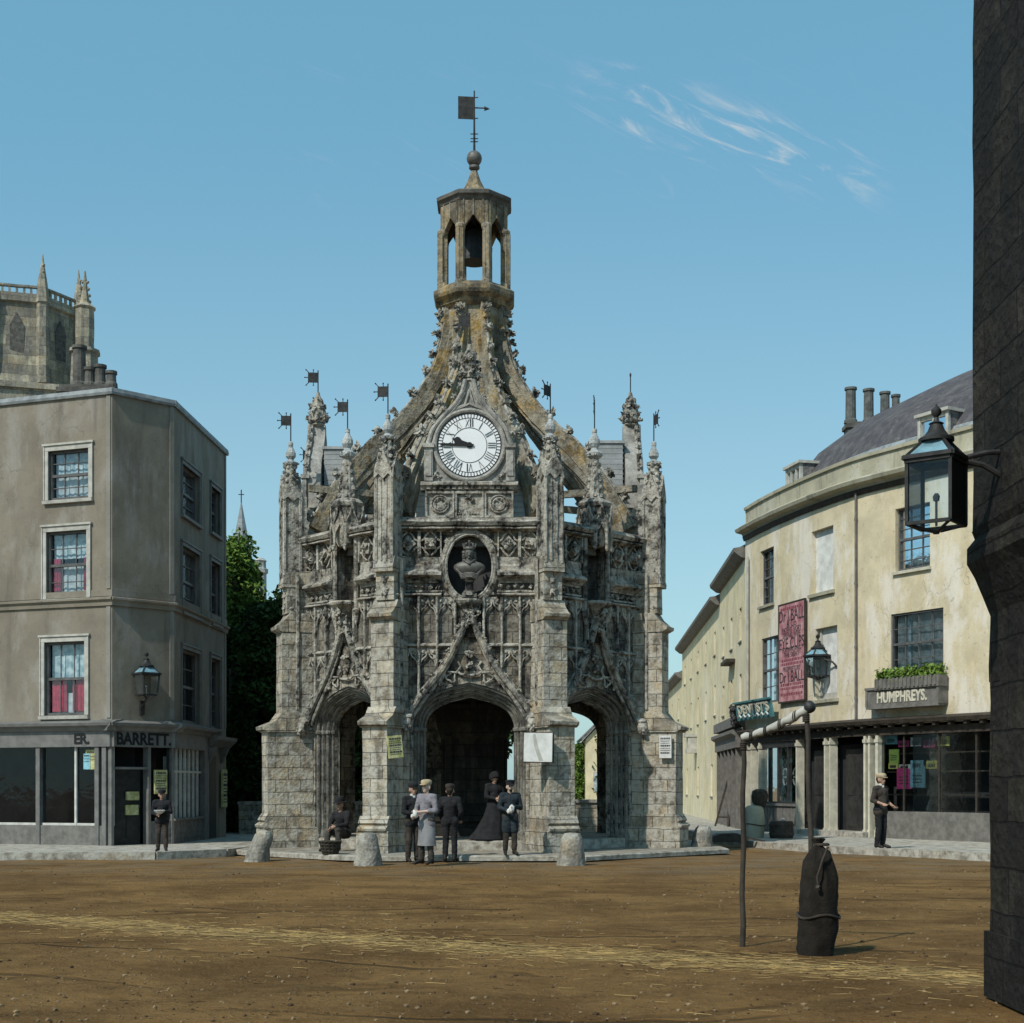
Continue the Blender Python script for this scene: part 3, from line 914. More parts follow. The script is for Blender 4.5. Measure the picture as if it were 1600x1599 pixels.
def make_rib():
    r = MB()
    o1 = [(p.x, p.y) for p in EX]
    nrm = 1
    def band(d0, d1, hw):
        a = [(max(p.x, .2), p.y) for p in off(EX, d0 * nrm)]; b = [(max(p.x, .2), p.y) for p in off(EX, d1 * nrm)]
        for i in range(len(a) - 1):
            r.prism_r([a[i], a[i + 1], b[i + 1], b[i]], -hw, hw)
    def band2(d0, d1, hw, k0=0, k1=None):
        k1 = len(EX) if k1 is None else k1
        a = [(max(p.x, .2), p.y) for p in off(EX, d0)][k0:k1]; b = [(max(p.x, .2), p.y) for p in off(EX, d1)][k0:k1]
        vs, fs = [], []
        for sx in (-hw, hw):
            for p, q in zip(a, b): vs += [(sx, -p[0], p[1]), (sx, -q[0], q[1])]
        n = len(a)
        for i in range(n - 1):
            A0, B0, A1, B1 = 2 * i, 2 * i + 1, 2 * i + 2, 2 * i + 3
            k = 2 * n
            fs += [(A0, A1, B1, B0), (k + A0, k + B0, k + B1, k + A1), (A0, k + A0, k + A1, A1), (B0, B1, k + B1, k + B0)]
        fs += [(0, 1, 2 * n + 1, 2 * n), (2 * n - 2, 4 * n - 2, 4 * n - 1, 2 * n - 1)]
        r.add(vs, fs)
    band2(-.02, .15, .13)
    band2(.15, .36, .19)
    band2(.36, .44, .12)
    # bracket from the parapet to the rib
    st = smooth_line([(4.1, 7.75), (3.75, 8.15), (3.3, 8.75), (2.75, 9.35)], 4)
    inn = smooth_line([(3.78, 7.65), (3.74, 8.1), (3.5, 8.68), (3.08, 9.22), (2.55, 9.78), (2.05, 10.3)], 4)
    oo = [p for p in off(EX, .3) if p.x > 2.05]
    oo = [Vector((4.1, 7.65))] + oo
    m = len(inn)
    outl = []
    for i in range(m):
        t_ = i / (m - 1) * (len(oo) - 1)
        j = min(int(t_), len(oo) - 2)
        outl.append(oo[j] + (oo[j + 1] - oo[j]) * (t_ - j))
    vs, fs = [], []
    for sx in (-.16, .16):
        for p, q in zip(inn, outl): vs += [(sx, -p.x, p.y), (sx, -q.x, q.y)]
    for i in range(m - 1):
        A0, B0, A1, B1 = 2 * i, 2 * i + 1, 2 * i + 2, 2 * i + 3
        k = 2 * m
        fs += [(A0, A1, B1, B0), (k + A0, k + B0, k + B1, k + A1), (A0, k + A0, k + A1, A1), (B0, B1, k + B1, k + B0)]
    fs += [(0, 1, 2 * m + 1, 2 * m), (2 * m - 2, 4 * m - 2, 4 * m - 1, 2 * m - 1)]
    r.add(vs, fs)
    r.tube([(0, -p.x, p.y) for p in inn], .1, 6)
    r.box(-.08, .08, -4.4, -.6, 8.92, 9.08)
    o = r.obj('flying_rib', M['stone_rib'], cross, wear=(.4, .022, 3))
    c = MB()
    L = 0
    for i in range(2, len(EX) - 2, 4):
        p = off(EX, -.1)[i]
        leafy(c, (0, -p.x - .02, p.y + .02), .14, 7, .9)
    c.tube([(0, -p.x, p.y) for p in off(EX, -.02)], .045, 6)
    c.obj('crocket_row', M['stone_carve'], o, wear=(.3, .01, 5))
    return o


rib = make_rib()
rib.rotation_euler.z = R(22.5)
for k in range(1, 8): copy_tree(rib, cross, R(22.5 + 45 * k))

# ---------------------------------------------------------------- shaft, lantern, roof
P8 = R(22.5)
s = MB()
s.lathe([(.7, 7.8), (.66, 10.5), (.72, 12.2), (.77, 13.4), (.8, 13.95)], 8, ph=P8)
for k in range(8):
    a = R(45 * k + 22.5)
    for z in (12.9, 13.6): s.blob((.86 * cos(a), .86 * sin(a), z), .12, 1, .35)
s.obj('central_shaft', M['stone_rib'], cross, wear=(.35, .014, 4))
LD = -.36
lan = MB()
lan.lathe([(.82, 14.25), (.92, 14.33), (.95, 14.42), (1.08, 14.5), (1.12, 14.58), (1.12, 14.68), (1.0, 14.76), (.93, 14.82)], 8, (0, 0, LD), ph=P8)
lantern = lan.obj('lantern_base', M['stone_lantern'], cross, wear=(.35, .006, 4))
RL = .87
for k in range(8):
    a = R(45 * k + 22.5)
    c = MB()
    c.box(-.075, .075, -.1, .1, 14.78, 16.3)
    c.tube([(0, -.1, 14.9), (0, -.1, 16.2)], .05, 8)
    for sx in (-1, 1): c.tube([(sx * .075, -.05, 14.9), (sx * .075, -.05, 16.2)], .035, 6)
    c.lathe([(.1, 16.15), (.14, 16.22), (.14, 16.28), (.1, 16.32)], 8)
    c.lathe([(.15, 14.78), (.15, 14.86), (.11, 14.96)], 8)
    o = c.obj('lantern_column', M['stone_lantern'], cross, rz=a + R(90), loc=(RL * cos(a), RL * sin(a), -.4), wear=(.5, .006, 4))
for k in range(8):
    a = R(45 * k)
    hw = RL * sin(R(22.5)) + .03
    ap = RL * cos(R(22.5))
    h = MB()
    og = smooth_line([(hw - .1, 16.1), (hw - .12, 16.25), (.12, 16.42), (.0, 16.58)], 4)
    h.prism([(-hw, 16.1)] + [(-p.x, p.y) for p in og] + [(p.x, p.y) for p in reversed(og[:-1])] + [(hw, 16.1), (hw, 16.98), (-hw, 16.98)], -ap - .04, -ap + .1)
    h.box(-.02, .02, -ap - .06, -ap, 16.55, 16.97)
    h.box(-hw + .1, -hw + .13, -ap - .06, -ap, 16.3, 16.97)
    h.box(hw - .13, hw - .1, -ap - .06, -ap, 16.3, 16.97)
    h.obj('lantern_arch', M['stone_lantern'], cross, rz=a, loc=(0, 0, -.42), wear=(.3, .006, 5))
c = MB()
c.lathe([(.86, 16.9), (.93, 16.96), (.96, 17.03), (1.03, 17.08), (1.04, 17.16), (.98, 17.2), (.45, 17.3)], 8, ph=P8)
c.obj('lantern_cornice', M['stone_dark'], cross, loc=(0, 0, -.43), wear=(.35, .006, 4))
c = MB()
c.lathe([(.52, 17.22), (.4, 17.34), (.28, 17.52), (.17, 17.74), (.09, 17.98)], 8, ph=P8)
c.obj('lantern_cap', M['stone_lantern'], cross, loc=(0, 0, -.4), wear=(.3, .006, 4))
c = MB()
c.lathe([(.09, 17.94), (.14, 17.98), (.14, 18.04), (.07, 18.07)], 12)
c.lathe([(.01, 18.03)] + [(max(.2 * cos(t), .01), 18.24 + .2 * sin(t)) for t in [R(-80 + 20 * i) for i in range(9)]], 20)
c.obj('copper_ball', M['bronze'], cross, smooth=True, loc=(0, 0, -.32))
c = MB()
c.tube([(0, 0, 18.4), (0, 0, 20.02)], [.032, .018], 8)
c.box(-.42, -.02, -.012, .012, 19.28, 19.86, M=Matrix.Rotation(.1, 4, 'Z'))
for z in (19.3, 19.58, 19.84): c.bar((-.05, 0, z), (.1, 0, z + .01), .02)
c.bar((.0, 0, 19.58), (.36, -.02, 19.56), .025)
c.prism([(.26, 19.5), (.4, 19.55), (.26, 19.62)], -.012, .012)
for z in (18.7, 18.78, 18.9): c.bar((-.1, 0, z), (.1, 0, z), .02); c.bar((0, -.1, z), (0, .1, z), .02)
c.obj('weathervane', M['iron'], cross, loc=(0, 0, -.34))
b = MB()
b.lathe([(.36, 15.22), (.35, 15.3), (.31, 15.5), (.29, 15.8), (.27, 16.0), (.16, 16.1), (.05, 16.12)], 20)
b.box(-.06, .06, -.7, .7, 16.08, 16.2)
b.box(-.24, .24, -.1, .1, 16.0, 16.4)
b.obj('bell', M['bell'], cross)
r = MB()
r.lathe([(4.25, 7.2), (4.25, 7.4), (3.4, 7.62), (1.6, 7.85), (.72, 8.0)], 8, ph=P8)
r.obj('roof', M['lead'], cross, wear=(.6, .01, 2))
# vault and central pillar
v = MB()
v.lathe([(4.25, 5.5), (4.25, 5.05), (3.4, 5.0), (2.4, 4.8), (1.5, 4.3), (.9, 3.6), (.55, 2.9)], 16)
v.obj('vault', M['stone_shaded'], cross, recalc=True)
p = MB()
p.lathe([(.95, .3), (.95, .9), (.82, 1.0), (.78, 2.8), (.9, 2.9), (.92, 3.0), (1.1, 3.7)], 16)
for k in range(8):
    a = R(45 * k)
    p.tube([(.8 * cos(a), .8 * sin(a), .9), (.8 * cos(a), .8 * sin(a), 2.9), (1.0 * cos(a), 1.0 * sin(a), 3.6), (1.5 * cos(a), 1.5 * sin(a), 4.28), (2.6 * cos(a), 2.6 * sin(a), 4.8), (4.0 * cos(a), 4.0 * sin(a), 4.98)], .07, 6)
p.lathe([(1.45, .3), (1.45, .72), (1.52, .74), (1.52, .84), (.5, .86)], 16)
p.obj('central_pillar', M['stone_shaded'], cross, wear=(.4, .008, 3))
f = MB()
f.lathe([(4.45, .08), (4.45, .34), (4.38, .36)], 8, ph=P8)
f.obj('raised_floor', M['paving'], cross)
f = MB()
f.lathe([(6.75, 0), (6.75, .09), (6.7, .12), (4.4, .13)], 8, ph=P8)
f.obj('stone_step', M['paving'], cross, wear=(.7, .01, 1.5))
w = MB()
for k in (-2, 2):
    a = R(45 * k)
w.box(-1.03, 1.03, -A + .2, -A + .7, .34, .8)
w.obj('stone_bench', M['stone_low'], cross, rz=R(180))

# ---------------------------------------------------------------- the royal bust in the oval niche
y = -A - .12
b = MB()
b.lathe([(.07, 6.28), (.1, 6.33), (.18, 6.42), (.26, 6.5), (.33, 6.57), (.365, 6.64), (.35, 6.7), (.26, 6.755), (.15, 6.79), (.09, 6.83)], 28, (0, y, 0), sy=.55)
b.capsule((0, y - .02, 6.65), (0, y - .04, 6.85), .085, .075)
b.capsule((0, y - .06, 6.93), (0, y - .05, 7.02), .1, .115)
b.capsule((0, y - .1, 6.88), (0, y - .11, 6.86), .05, .04)
b.capsule((0, y - .16, 6.95), (0, y - .18, 6.91), .018, .026, 8)
for sx in (-1, 1):
    for q in range(5): b.blob((sx * .12, y - .03 + .015 * q, 6.98 - q * .05), .055, 1, .3)
    b.blob((sx * .04, y - .155, 6.975), .016, 1, 0)
bust = b.obj('royal_bust', M['bronze'], cross, smooth='all')
d = MB()
for q in range(4):
    d.tube([(sx_ * (.3 - q * .02), y - .1, 6.6 - q * .02) if k_ == 0 else (sx_ * .17, y - .175, 6.47 - q * .035) if k_ == 1 else (sx_ * .05, y - .185, 6.5 - q * .03) for sx_, k_ in ((-1, 0), (-1, 1), (-1, 2), (1, 2), (1, 1), (1, 0))], .02, 6)
d.tube([(-.12, y - .12, 6.8), (0, y - .2, 6.7), (.12, y - .12, 6.8)], .035, 6)
d.obj('drapery', M['bronze'], bust, smooth='all')
c = MB()
c.lathe([(.125, 7.04), (.14, 7.06), (.135, 7.1), (.12, 7.11)], 16, (0, y - .05, 0))
for q in range(8):
    a = 2 * pi * q / 8
    c.bar((.13 * cos(a), y - .05 + .13 * sin(a), 7.1), (.15 * cos(a), y - .05 + .15 * sin(a), 7.19), .025)
for q in range(4):
    a = pi * q / 4
    c.tube([(.13 * cos(a), y - .05 + .13 * sin(a), 7.1), (.1 * cos(a), y - .05 + .1 * sin(a), 7.19), (0, y - .05, 7.2), (-.1 * cos(a), y - .05 - .1 * sin(a), 7.19), (-.13 * cos(a), y - .05 - .13 * sin(a), 7.1)], .014, 5)
c.blob((0, y - .05, 7.24), .035, 1, 0)
c.obj('crown', M['bronze'], bust)
q = MB()
q.lathe([(.16, 6.0), (.16, 6.08), (.1, 6.13), (.09, 6.28), (.12, 6.34)], 16, (0, y, 0))
q.box(-.17, .17, y - .12, y + .3, 5.95, 6.04)
q.obj('bust_socle', M['stone_carve'], cross)
# ================================================================== TOWN MATERIALS
M['stucco'] = render_plaster('grey_brown_stucco', (.235, .207, .163), (.31, .29, .262), (.135, .117, .098), .7, .65, 1.3, (.46, .66))
M['quoin'] = render_plaster('pale_corner_strip', (.25, .235, .2), (.32, .31, .29), (.15, .135, .115), .6, .7, 1.3, (.46, .66))
M['trim'] = plain('pale_window_surround', (.4, .39, .35), .7, .2, 4, bump=.2)
M['trim_grey'] = plain('grey_painted_trim', (.15, .147, .14), .6, .2, 4, bump=.1)
M['yellow'] = render_plaster('yellow_limewash', (.64, .555, .385), (.71, .665, .59), (.5, .4, .24), .75, .45, .8, (.48, .6))
M['yellow_far'] = render_plaster('faded_yellow_limewash', (.7, .61, .4), (.72, .66, .53), (.5, .45, .3), .6, .25, .5, (.5, .64))
M['parapet'] = render_plaster('streaked_parapet', (.42, .39, .29), (.5, .49, .43), (.2, .19, .15), .5, .9, 1.0, (.5, .65))
M['slate'] = stone('slate_roof', (.078, .074, .08), (.125, .118, .122), (.1, .09, .08), (.04, .04, .05), soot=.5, och=.3, white=.12, brick=None, bump=.3, off=2)
M['dark_paint'] = plain('dark_shop_paint', (.028, .027, .026), .5, .35, 5)
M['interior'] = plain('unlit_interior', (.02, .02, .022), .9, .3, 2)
M['sash'] = plain('sash_paint', (.1, .1, .1), .5, .25, 6)
M['sash_white'] = plain('white_sash_paint', (.5, .49, .45), .5, .15, 6)
M['net'] = plain('net_curtain', (.36, .4, .42), .9, .25, 5, second=(.56, .58, .58))
M['blue_net'] = plain('blue_tinted_blind', (.2, .33, .39), .9, .3, 7, second=(.5, .56, .58))
M['pale_blind'] = plain('pale_blue_blind', (.26, .4, .46), .9, .3, 6, second=(.6, .66, .67))
M['red_cloth'] = plain('red_curtain', (.42, .03, .07), .85, .3, 8)
M['wood_dark'] = plain('dark_timber', (.045, .036, .028), .7, .35, 6, bump=.3)
M['wood_grey'] = plain('grey_boarding', (.15, .142, .13), .8, .25, 5, bump=.3)
M['teal'] = plain('teal_sign_paint', (.07, .2, .22), .6, .3, 7)
M['teal_pale'] = plain('pale_sign_lettering', (.5, .55, .52), .6, .15, 6)
M['cream'] = plain('cream_paint', (.55, .52, .42), .6, .15, 5)
M['grime_text'] = plain('faded_black_lettering', (.03, .03, .035), .7, .3, 8)


def glass_mat():
    g = G('window_glass')
    nt = g.nt
    out = nt.nodes['Material Output']
    tr = g.n('ShaderNodeBsdfTransparent')
    tr.inputs[0].default_value = (.86, .92, .94, 1)
    gl = g.n('ShaderNodeBsdfGlossy')
    gl.inputs['Roughness'].default_value = .04
    gl.inputs['Color'].default_value = (.9, .95, 1, 1)
    nm = g.bump(g.noise(g.P, 3.0, 2), .06, .05)
    g.set(gl.inputs['Normal'], nm)
    fr = g.n('ShaderNodeFresnel'); fr.inputs[0].default_value = 1.5
    f = g.math('MULTIPLY', fr.outputs[0], .8)
    mx = g.n('ShaderNodeMixShader')
    nt.links.new(f, mx.inputs[0]); nt.links.new(tr.outputs[0], mx.inputs[1]); nt.links.new(gl.outputs[0], mx.inputs[2])
    nt.links.new(mx.outputs[0], out.inputs['Surface'])
    return g.m


M['glass'] = glass_mat()


# ------------------------------------------------------------------ facades along a plan curve
class Curve:
    """plan curve walked so that the outside is on the right hand: pt(u, d), d = depth into the building"""
    def __init__(s, pts, smooth=False):
        P = smooth_line(pts, 10) if smooth else [Vector(p) for p in pts]
        s.P = [Vector((p[0], p[1])) for p in P]
        s.S = [0.0]
        for a, b in zip(s.P, s.P[1:]): s.S.append(s.S[-1] + (b - a).length)
        s.L = s.S[-1]
        s.sm = smooth

    def at(s, u):
        i = 0
        while i < len(s.S) - 2 and s.S[i + 1] < u: i += 1
        t = (u - s.S[i]) / max(s.S[i + 1] - s.S[i], 1e-6)
        p = s.P[i] + (s.P[i + 1] - s.P[i]) * t
        def tan_at(j): return (s.P[min(j + 1, len(s.P) - 1)] - s.P[max(j - 1, 0)]).normalized()
        d = (tan_at(i) * (1 - t) + tan_at(i + 1) * t).normalized() if s.sm else (s.P[i + 1] - s.P[i]).normalized()
        return p, d

    def pt(s, u, d, z):
        p, t = s.at(u)
        n = Vector((-t.y, t.x))
        return Vector((p.x + n.x * d, p.y + n.y * d, z))

    def u_px(s, px):
        best, bu = 1e9, 0
        for i in range(2001):
            u = s.L * i / 2000
            p, _ = s.at(u)
            e = abs(800 + F * p.x / p.y - px)
            if e < best: best, bu = e, u
        return bu

    def z_py(s, u, py):
        p, _ = s.at(u)
        return EYE + (HZ - py) * p.y / F


def ugrid(c, u0, u1, extra=()):
    n = max(1, int((u1 - u0) / .6)) if c.sm else 1
    if not c.sm: extra = list(extra) + c.S
    us = {u0, u1} | {u0 + (u1 - u0) * i / n for i in range(n + 1)} | {x for x in extra if u0 < x < u1}
    us = sorted(us)
    out = [us[0]]
    for x in us[1:]:
        if x - out[-1] > 1e-4: out.append(x)
    return out


def cbox(mb, c, u0, u1, d0, d1, z0, z1):
    us = ugrid(c, u0, u1)
    vs = []
    for u in us: vs += [c.pt(u, d0, z0), c.pt(u, d0, z1), c.pt(u, d1, z1), c.pt(u, d1, z0)]
    fs = []
    for i in range(len(us) - 1):
        a, b = 4 * i, 4 * i + 4
        for k in range(4): fs.append((a + k, b + k, b + (k + 1) % 4, a + (k + 1) % 4))
    n = 4 * (len(us) - 1)
    fs += [(0, 1, 2, 3), (n + 3, n + 2, n + 1, n)]
    mb.add(vs, fs)


def cprof(mb, c, u0, u1, prof):
    """closed profile of (d, z) swept along the curve"""
    us = ugrid(c, u0, u1)
    k = len(prof)
    vs = [c.pt(u, d, z) for u in us for d, z in prof]
    fs = [(i * k + j, (i + 1) * k + j, (i + 1) * k + (j + 1) % k, i * k + (j + 1) % k) for i in range(len(us) - 1) for j in range(k)]
    n = (len(us) - 1) * k
    fs += [tuple(range(k)), tuple(n + j for j in reversed(range(k)))]
    mb.add(vs, fs)


def facade(mb, c, u0, u1, z0, z1, ops, rev=.22):
    us = ugrid(c, u0, u1, [x for o in ops for x in o[:2]])
    zs = sorted({z0, z1} | {z for o in ops for z in o[2:4] if z0 < z < z1})
    def hole(u, z): return any(o[0] < u < o[1] and o[2] < z < o[3] for o in ops)
    for i in range(len(us) - 1):
        for j in range(len(zs) - 1):
            if hole((us[i] + us[i + 1]) / 2, (zs[j] + zs[j + 1]) / 2): continue
            mb.add([c.pt(us[i], 0, zs[j]), c.pt(us[i + 1], 0, zs[j]), c.pt(us[i + 1], 0, zs[j + 1]), c.pt(us[i], 0, zs[j + 1])], [(0, 1, 2, 3)])
    for o in ops:
        a, b, q, r = o[:4]
        q, r = max(q, z0), min(r, z1)
        for (ua, ub, za, zb) in ((a, a, q, r), (b, b, r, q), ):
            mb.add([c.pt(ua, 0, za), c.pt(ua, 0, zb), c.pt(ua, rev, zb), c.pt(ua, rev, za)], [(0, 1, 2, 3)])
        sub = ugrid(c, a, b)
        for ua, ub in zip(sub, sub[1:]):
            mb.add([c.pt(ua, 0, r), c.pt(ub, 0, r), c.pt(ub, rev, r), c.pt(ua, rev, r)], [(0, 1, 2, 3)])
            mb.add([c.pt(ua, 0, q), c.pt(ua, rev, q), c.pt(ub, rev, q), c.pt(ub, 0, q)], [(0, 1, 2, 3)])


def cquad(mb, c, u0, u1, d, z0, z1):
    us = ugrid(c, u0, u1)
    for a, b in zip(us, us[1:]): mb.add([c.pt(a, d, z0), c.pt(b, d, z0), c.pt(b, d, z1), c.pt(a, d, z1)], [(0, 1, 2, 3)])


def window(parent, c, u0, u1, z0, z1, rows=2, cols=3, surround=0.0, frame='sash', curtains=('net',), sill=True, dep=.1, split=.5, surround_mat='trim', roller=None):
    """sash window: frame with bars (sub-parts: surround, pane, sill, curtain)"""
    f = MB()
    t = .055
    cbox(f, c, u0, u0 + t, dep - .03, dep + .07, z0, z1); cbox(f, c, u1 - t, u1, dep - .03, dep + .07, z0, z1)
    cbox(f, c, u0 + t, u1 - t, dep - .03, dep + .07, z1 - t, z1); cbox(f, c, u0 + t, u1 - t, dep - .03, dep + .07, z0, z0 + t * 1.3)
    zm = z0 + (z1 - z0) * split
    cbox(f, c, u0 + t, u1 - t, dep - .02, dep + .06, zm - .035, zm + .035)
    for i in range(1, cols):
        u = u0 + (u1 - u0) * i / cols
        cbox(f, c, u - .01, u + .01, dep + .01, dep + .035, z0 + t, z1 - t)
    for i in range(1, rows):
        for a, b in ((z0, zm), (zm, z1)):
            z = a + (b - a) * i / rows
            cbox(f, c, u0 + t, u1 - t, dep + .002, dep + .033, z - .011, z + .011)
    w = f.obj('window', M[frame], parent)
    p = MB()
    cquad(p, c, u0 + t, u1 - t, dep + .04, z0 + t, z1 - t)
    p.obj('pane', M['glass'], w)
    if sill:
        s = MB()
        e = surround * .6 + .06
        cprof(s, c, u0 - e, u1 + e, [(.2, z0 - .1), (-.09, z0 - .1), (-.1, z0 - .02), (.2, z0 + .01)])
        s.obj('sill', M[surround_mat], w)
    if surround:
        s = MB()
        e = surround
        cbox(s, c, u0 - e, u0, -.035, .05, z0, z1); cbox(s, c, u1, u1 + e, -.035, .05, z0, z1)
        cbox(s, c, u0 - e, u1 + e, -.04, .05, z1, z1 + e)
        cbox(s, c, u0 - e - .03, u1 + e + .03, -.075, .04, z1 + e, z1 + e + .05)
        cbox(s, c, u0 - e, u0 - e + .03, -.055, -.035, z0, z1 + e); cbox(s, c, u1 + e - .03, u1 + e, -.055, -.035, z0, z1 + e)
        s.obj('surround', M[surround_mat], w)
    for cu in curtains:
        # (material, fu0, fu1, fz0, fz1)
        if isinstance(cu, str): cu = (cu, 0, 1, 0, 1)
        mat, a0, a1, b0, b1 = cu
        q = MB()
        n = 28
        us = [u0 + t + (u1 - u0 - 2 * t) * (a0 + (a1 - a0) * i / n) for i in range(n + 1)]
        ph = random.random() * 6
        za, zb = z0 + t + (z1 - z0 - 2 * t) * b0, z0 + t + (z1 - z0 - 2 * t) * b1
        vs = []
        dd = dep + (.09 if mat == 'red_cloth' else .16)
        for i, u in enumerate(us):
            wv = .014 * sin(i * 1.35 + ph) + .008 * sin(i * .6 + ph)
            vs += [c.pt(u, dd + wv, za), c.pt(u, dd + wv * .6, zb), c.pt(u, dd + wv * .6 + .01, zb), c.pt(u, dd + wv + .01, za)]
        fs = []
        for i in range(n):
            for k in range(4): fs.append((4 * i + k, 4 * i + 4 + k, 4 * i + 4 + (k + 1) % 4, 4 * i + (k + 1) % 4))
        fs += [(0, 1, 2, 3), (4 * n + 3, 4 * n + 2, 4 * n + 1, 4 * n)]
        q.add(vs, fs)
        q.obj('curtain', M[mat], w, smooth=True)
    return w


def pos_matrix(c, u, z, d=-.02):
    """matrix placing a thing built facing -y onto the facade"""
    _, t = c.at(u)
    return Matrix.Translation(c.pt(u, d, z)) @ Matrix.Rotation(atan2(t.y, t.x), 4, 'Z')


# ================================================================== LEFT: the corner shop
LA, LB, LC = Vector((-10.08, 36.3)), Vector((-8.8, 37.5)), Vector((-8.54, 43.0))
LF0 = LA + Vector((-2.29, .8)) * 4.2
cF, cC, cS = Curve([LF0, LA]), Curve([LA, LB]), Curve([LB, LC])
shop = thing('corner_shop', 'grey brown three storey stucco corner building over a dark shopfront', 'building', (LA.x, LA.y, 0))
shop.location = (0, 0, 0)


def wz(c, px, py): return c.z_py(c.u_px(px), py)


TOP = 11.5
walls = MB()
opsF, opsS = [], []
uF0, uF1 = cF.u_px(76), cF.u_px(139)
rowsF = [(wz(cF, 108, 780), wz(cF, 108, 703)), (wz(cF, 104, 935), wz(cF, 104, 830)), (wz(cF, 100, 1118), wz(cF, 100, 1003))]
wins = []
for sh in (0, -4.3):
    for i, (a, b) in enumerate(rowsF):
        o = (uF0 + sh - .06 * i, uF1 + sh - .06 * i, a, b)
        opsF.append(o); wins.append(o)
facade(walls, cF, 0, cF.L, 3.0, TOP, opsF)
facade(walls, cC, 0, cC.L, 3.0, TOP, [])
sw = []
for pa, pb in ((284, 311), (329, 343)):
    a, b = cS.u_px(pa), cS.u_px(pb)
    rows = [(wz(cS, (pa + pb) / 2, y0), wz(cS, (pa + pb) / 2, y1)) for y0, y1 in (((812, 735), (960, 860), (1130, 1018)) if pa < 300 else ((835, 765), (975, 880), (1138, 1030)))]
    for r in rows: sw.append((a, b, *r))
facade(walls, cS, 0, cS.L, 3.0, TOP, sw)
cB = Curve([LC, LC + Vector((-4, 6)), LF0 + Vector((2, 9)), LF0])
facade(walls, cB, 0, cB.L, 0, TOP, [])
wl = walls.obj('wall', M['stucco'], shop)
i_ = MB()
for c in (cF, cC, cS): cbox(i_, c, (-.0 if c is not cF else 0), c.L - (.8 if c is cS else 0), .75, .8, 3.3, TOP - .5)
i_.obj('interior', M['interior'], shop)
r_ = MB()
rp = [LF0, LA, LB, LC, LC + Vector((-4, 6)), LF0 + Vector((2, 9))]
cen_ = sum(rp, Vector((0, 0))) / 6
rp = [p + (cen_ - p) * .02 for p in rp]
r_.add([(p.x, p.y, TOP - .5) for p in rp] + [(p.x, p.y, TOP - .7) for p in rp], [tuple(range(6)), tuple(range(11, 5, -1))] + [(i, i + 6, (i + 1) % 6 + 6, (i + 1) % 6) for i in range(6)])
r_.obj('roof', M['slate'], shop)
ch = MB()
for c in (cF, cC, cS):
    cprof(ch, c, -.05 if c is not cF else 0, c.L + .05, [(.3, TOP), (-.06, TOP), (-.08, TOP + .06), (-.06, TOP + .16), (.3, TOP + .17)])
ch.obj('coping', M['lead'], shop)
st = MB()
zs_ = 6.28
for c in (cF, cC, cS):
    cprof(st, c, 0 if c is cF else -.04, c.L + .04, [(.1, zs_ - .1), (-.05, zs_ - .1), (-.06, zs_), (-.12, zs_ + .05), (-.12, zs_ + .1), (.1, zs_ + .16)])
    cprof(st, c, 0 if c is cF else -.02, c.L + .02, [(.1, zs_ + .14), (-.03, zs_ + .14), (-.035, zs_ + .3), (.1, zs_ + .32)])
st.obj('string_course', M['stucco'], shop)
for c, u, za, zb in ((cC, cC.L - .07, 3.35, zs_ - .11), (cF, cF.L - .1, 3.35, zs_ - .11), (cC, cC.L - .07, zs_ + .33, TOP - .01), (cF, cF.L - .1, zs_ + .33, TOP - .01), (cS, cS.L - .12, zs_ + .33, TOP - .01), (cS, cS.L - .12, 3.35, zs_ - .11)):
    st = MB()
    cbox(st, c, u - .06, u + .06, -.025, .05, za, zb)
    st.obj('corner_strip', M['quoin'], shop)
for i, o in enumerate(wins):
    k = i % 3
    cur = [('net', 0, 1, 0, .5), ('pale_blind', 0, 1, .5, 1)] if k == 0 else ([('net', 0, 1, 0, .5), ('pale_blind', 0, 1, .62, 1), ('red_cloth', .0, .2, .1, .62), ('red_cloth', .84, 1, .1, .62)] if k == 1 else
          [('net', .1, .9, 0, .3), ('pale_blind', 0, 1, .5, 1), ('red_cloth', .02, .42, .03, .5), ('red_cloth', .58, .98, .03, .5)])
    window(shop, cF, *o, rows=1 if k == 2 else 2, cols=3, surround=.13, curtains=cur, sill=True)
for i, o in enumerate(sw):
    window(shop, cS, *o, rows=2, cols=2 if i < 3 else 2, surround=.1, curtains=[('pale_blind', 0, .7, 0, 1)] if i < 3 else [('net', 0, .5, .0, .6)], sill=True, surround_mat='trim_grey', dep=.14)

# shopfront
zf0, zf1 = 2.62, 3.02
sf = MB()
for c in (cF, cC, cS):
    ua, ub = (0 if c is cF else -.1), (c.L + .1 if c is not cS else cS.u_px(325))
    cprof(sf, c, ua, ub, [(.3, zf0), (-.06, zf0), (-.06, zf1), (.3, zf1)])
    cprof(sf, c, ua - (.1 if c is not cF else 0), ub + .1, [(.2, zf1), (-.1, zf1), (-.14, zf1 + .08), (-.26, zf1 + .13), (-.28, zf1 + .2), (-.1, zf1 + .26), (.2, zf1 + .3)])
sf.obj('fascia', M['trim_grey'], shop)
lettering('BARRETT.', .43, M['black'], shop, pos_matrix(cC, cC.L * .5 - .02, 2.81, -.062), .012, .012, 'fascia_lettering', sx=.83)
lettering('ER.', .36, M['black'], shop, pos_matrix(cF, cF.u_px(130), 2.81, -.062), .012, .012, 'fascia_lettering')
d_ = MB()     # recessed door in the chamfer
uD0, uD1 = cC.u_px(176), cC.u_px(231)
cbox(d_, cC, uD0 + .05, uD1 - .05, .3, .36, .12, 2.1)
cbox(d_, cC, uD0 + .12, (uD0 + uD1) / 2 - .04, .28, .3, .3, 1.0); cbox(d_, cC, (uD0 + uD1) / 2 + .04, uD1 - .12, .28, .3, .3, 1.0)
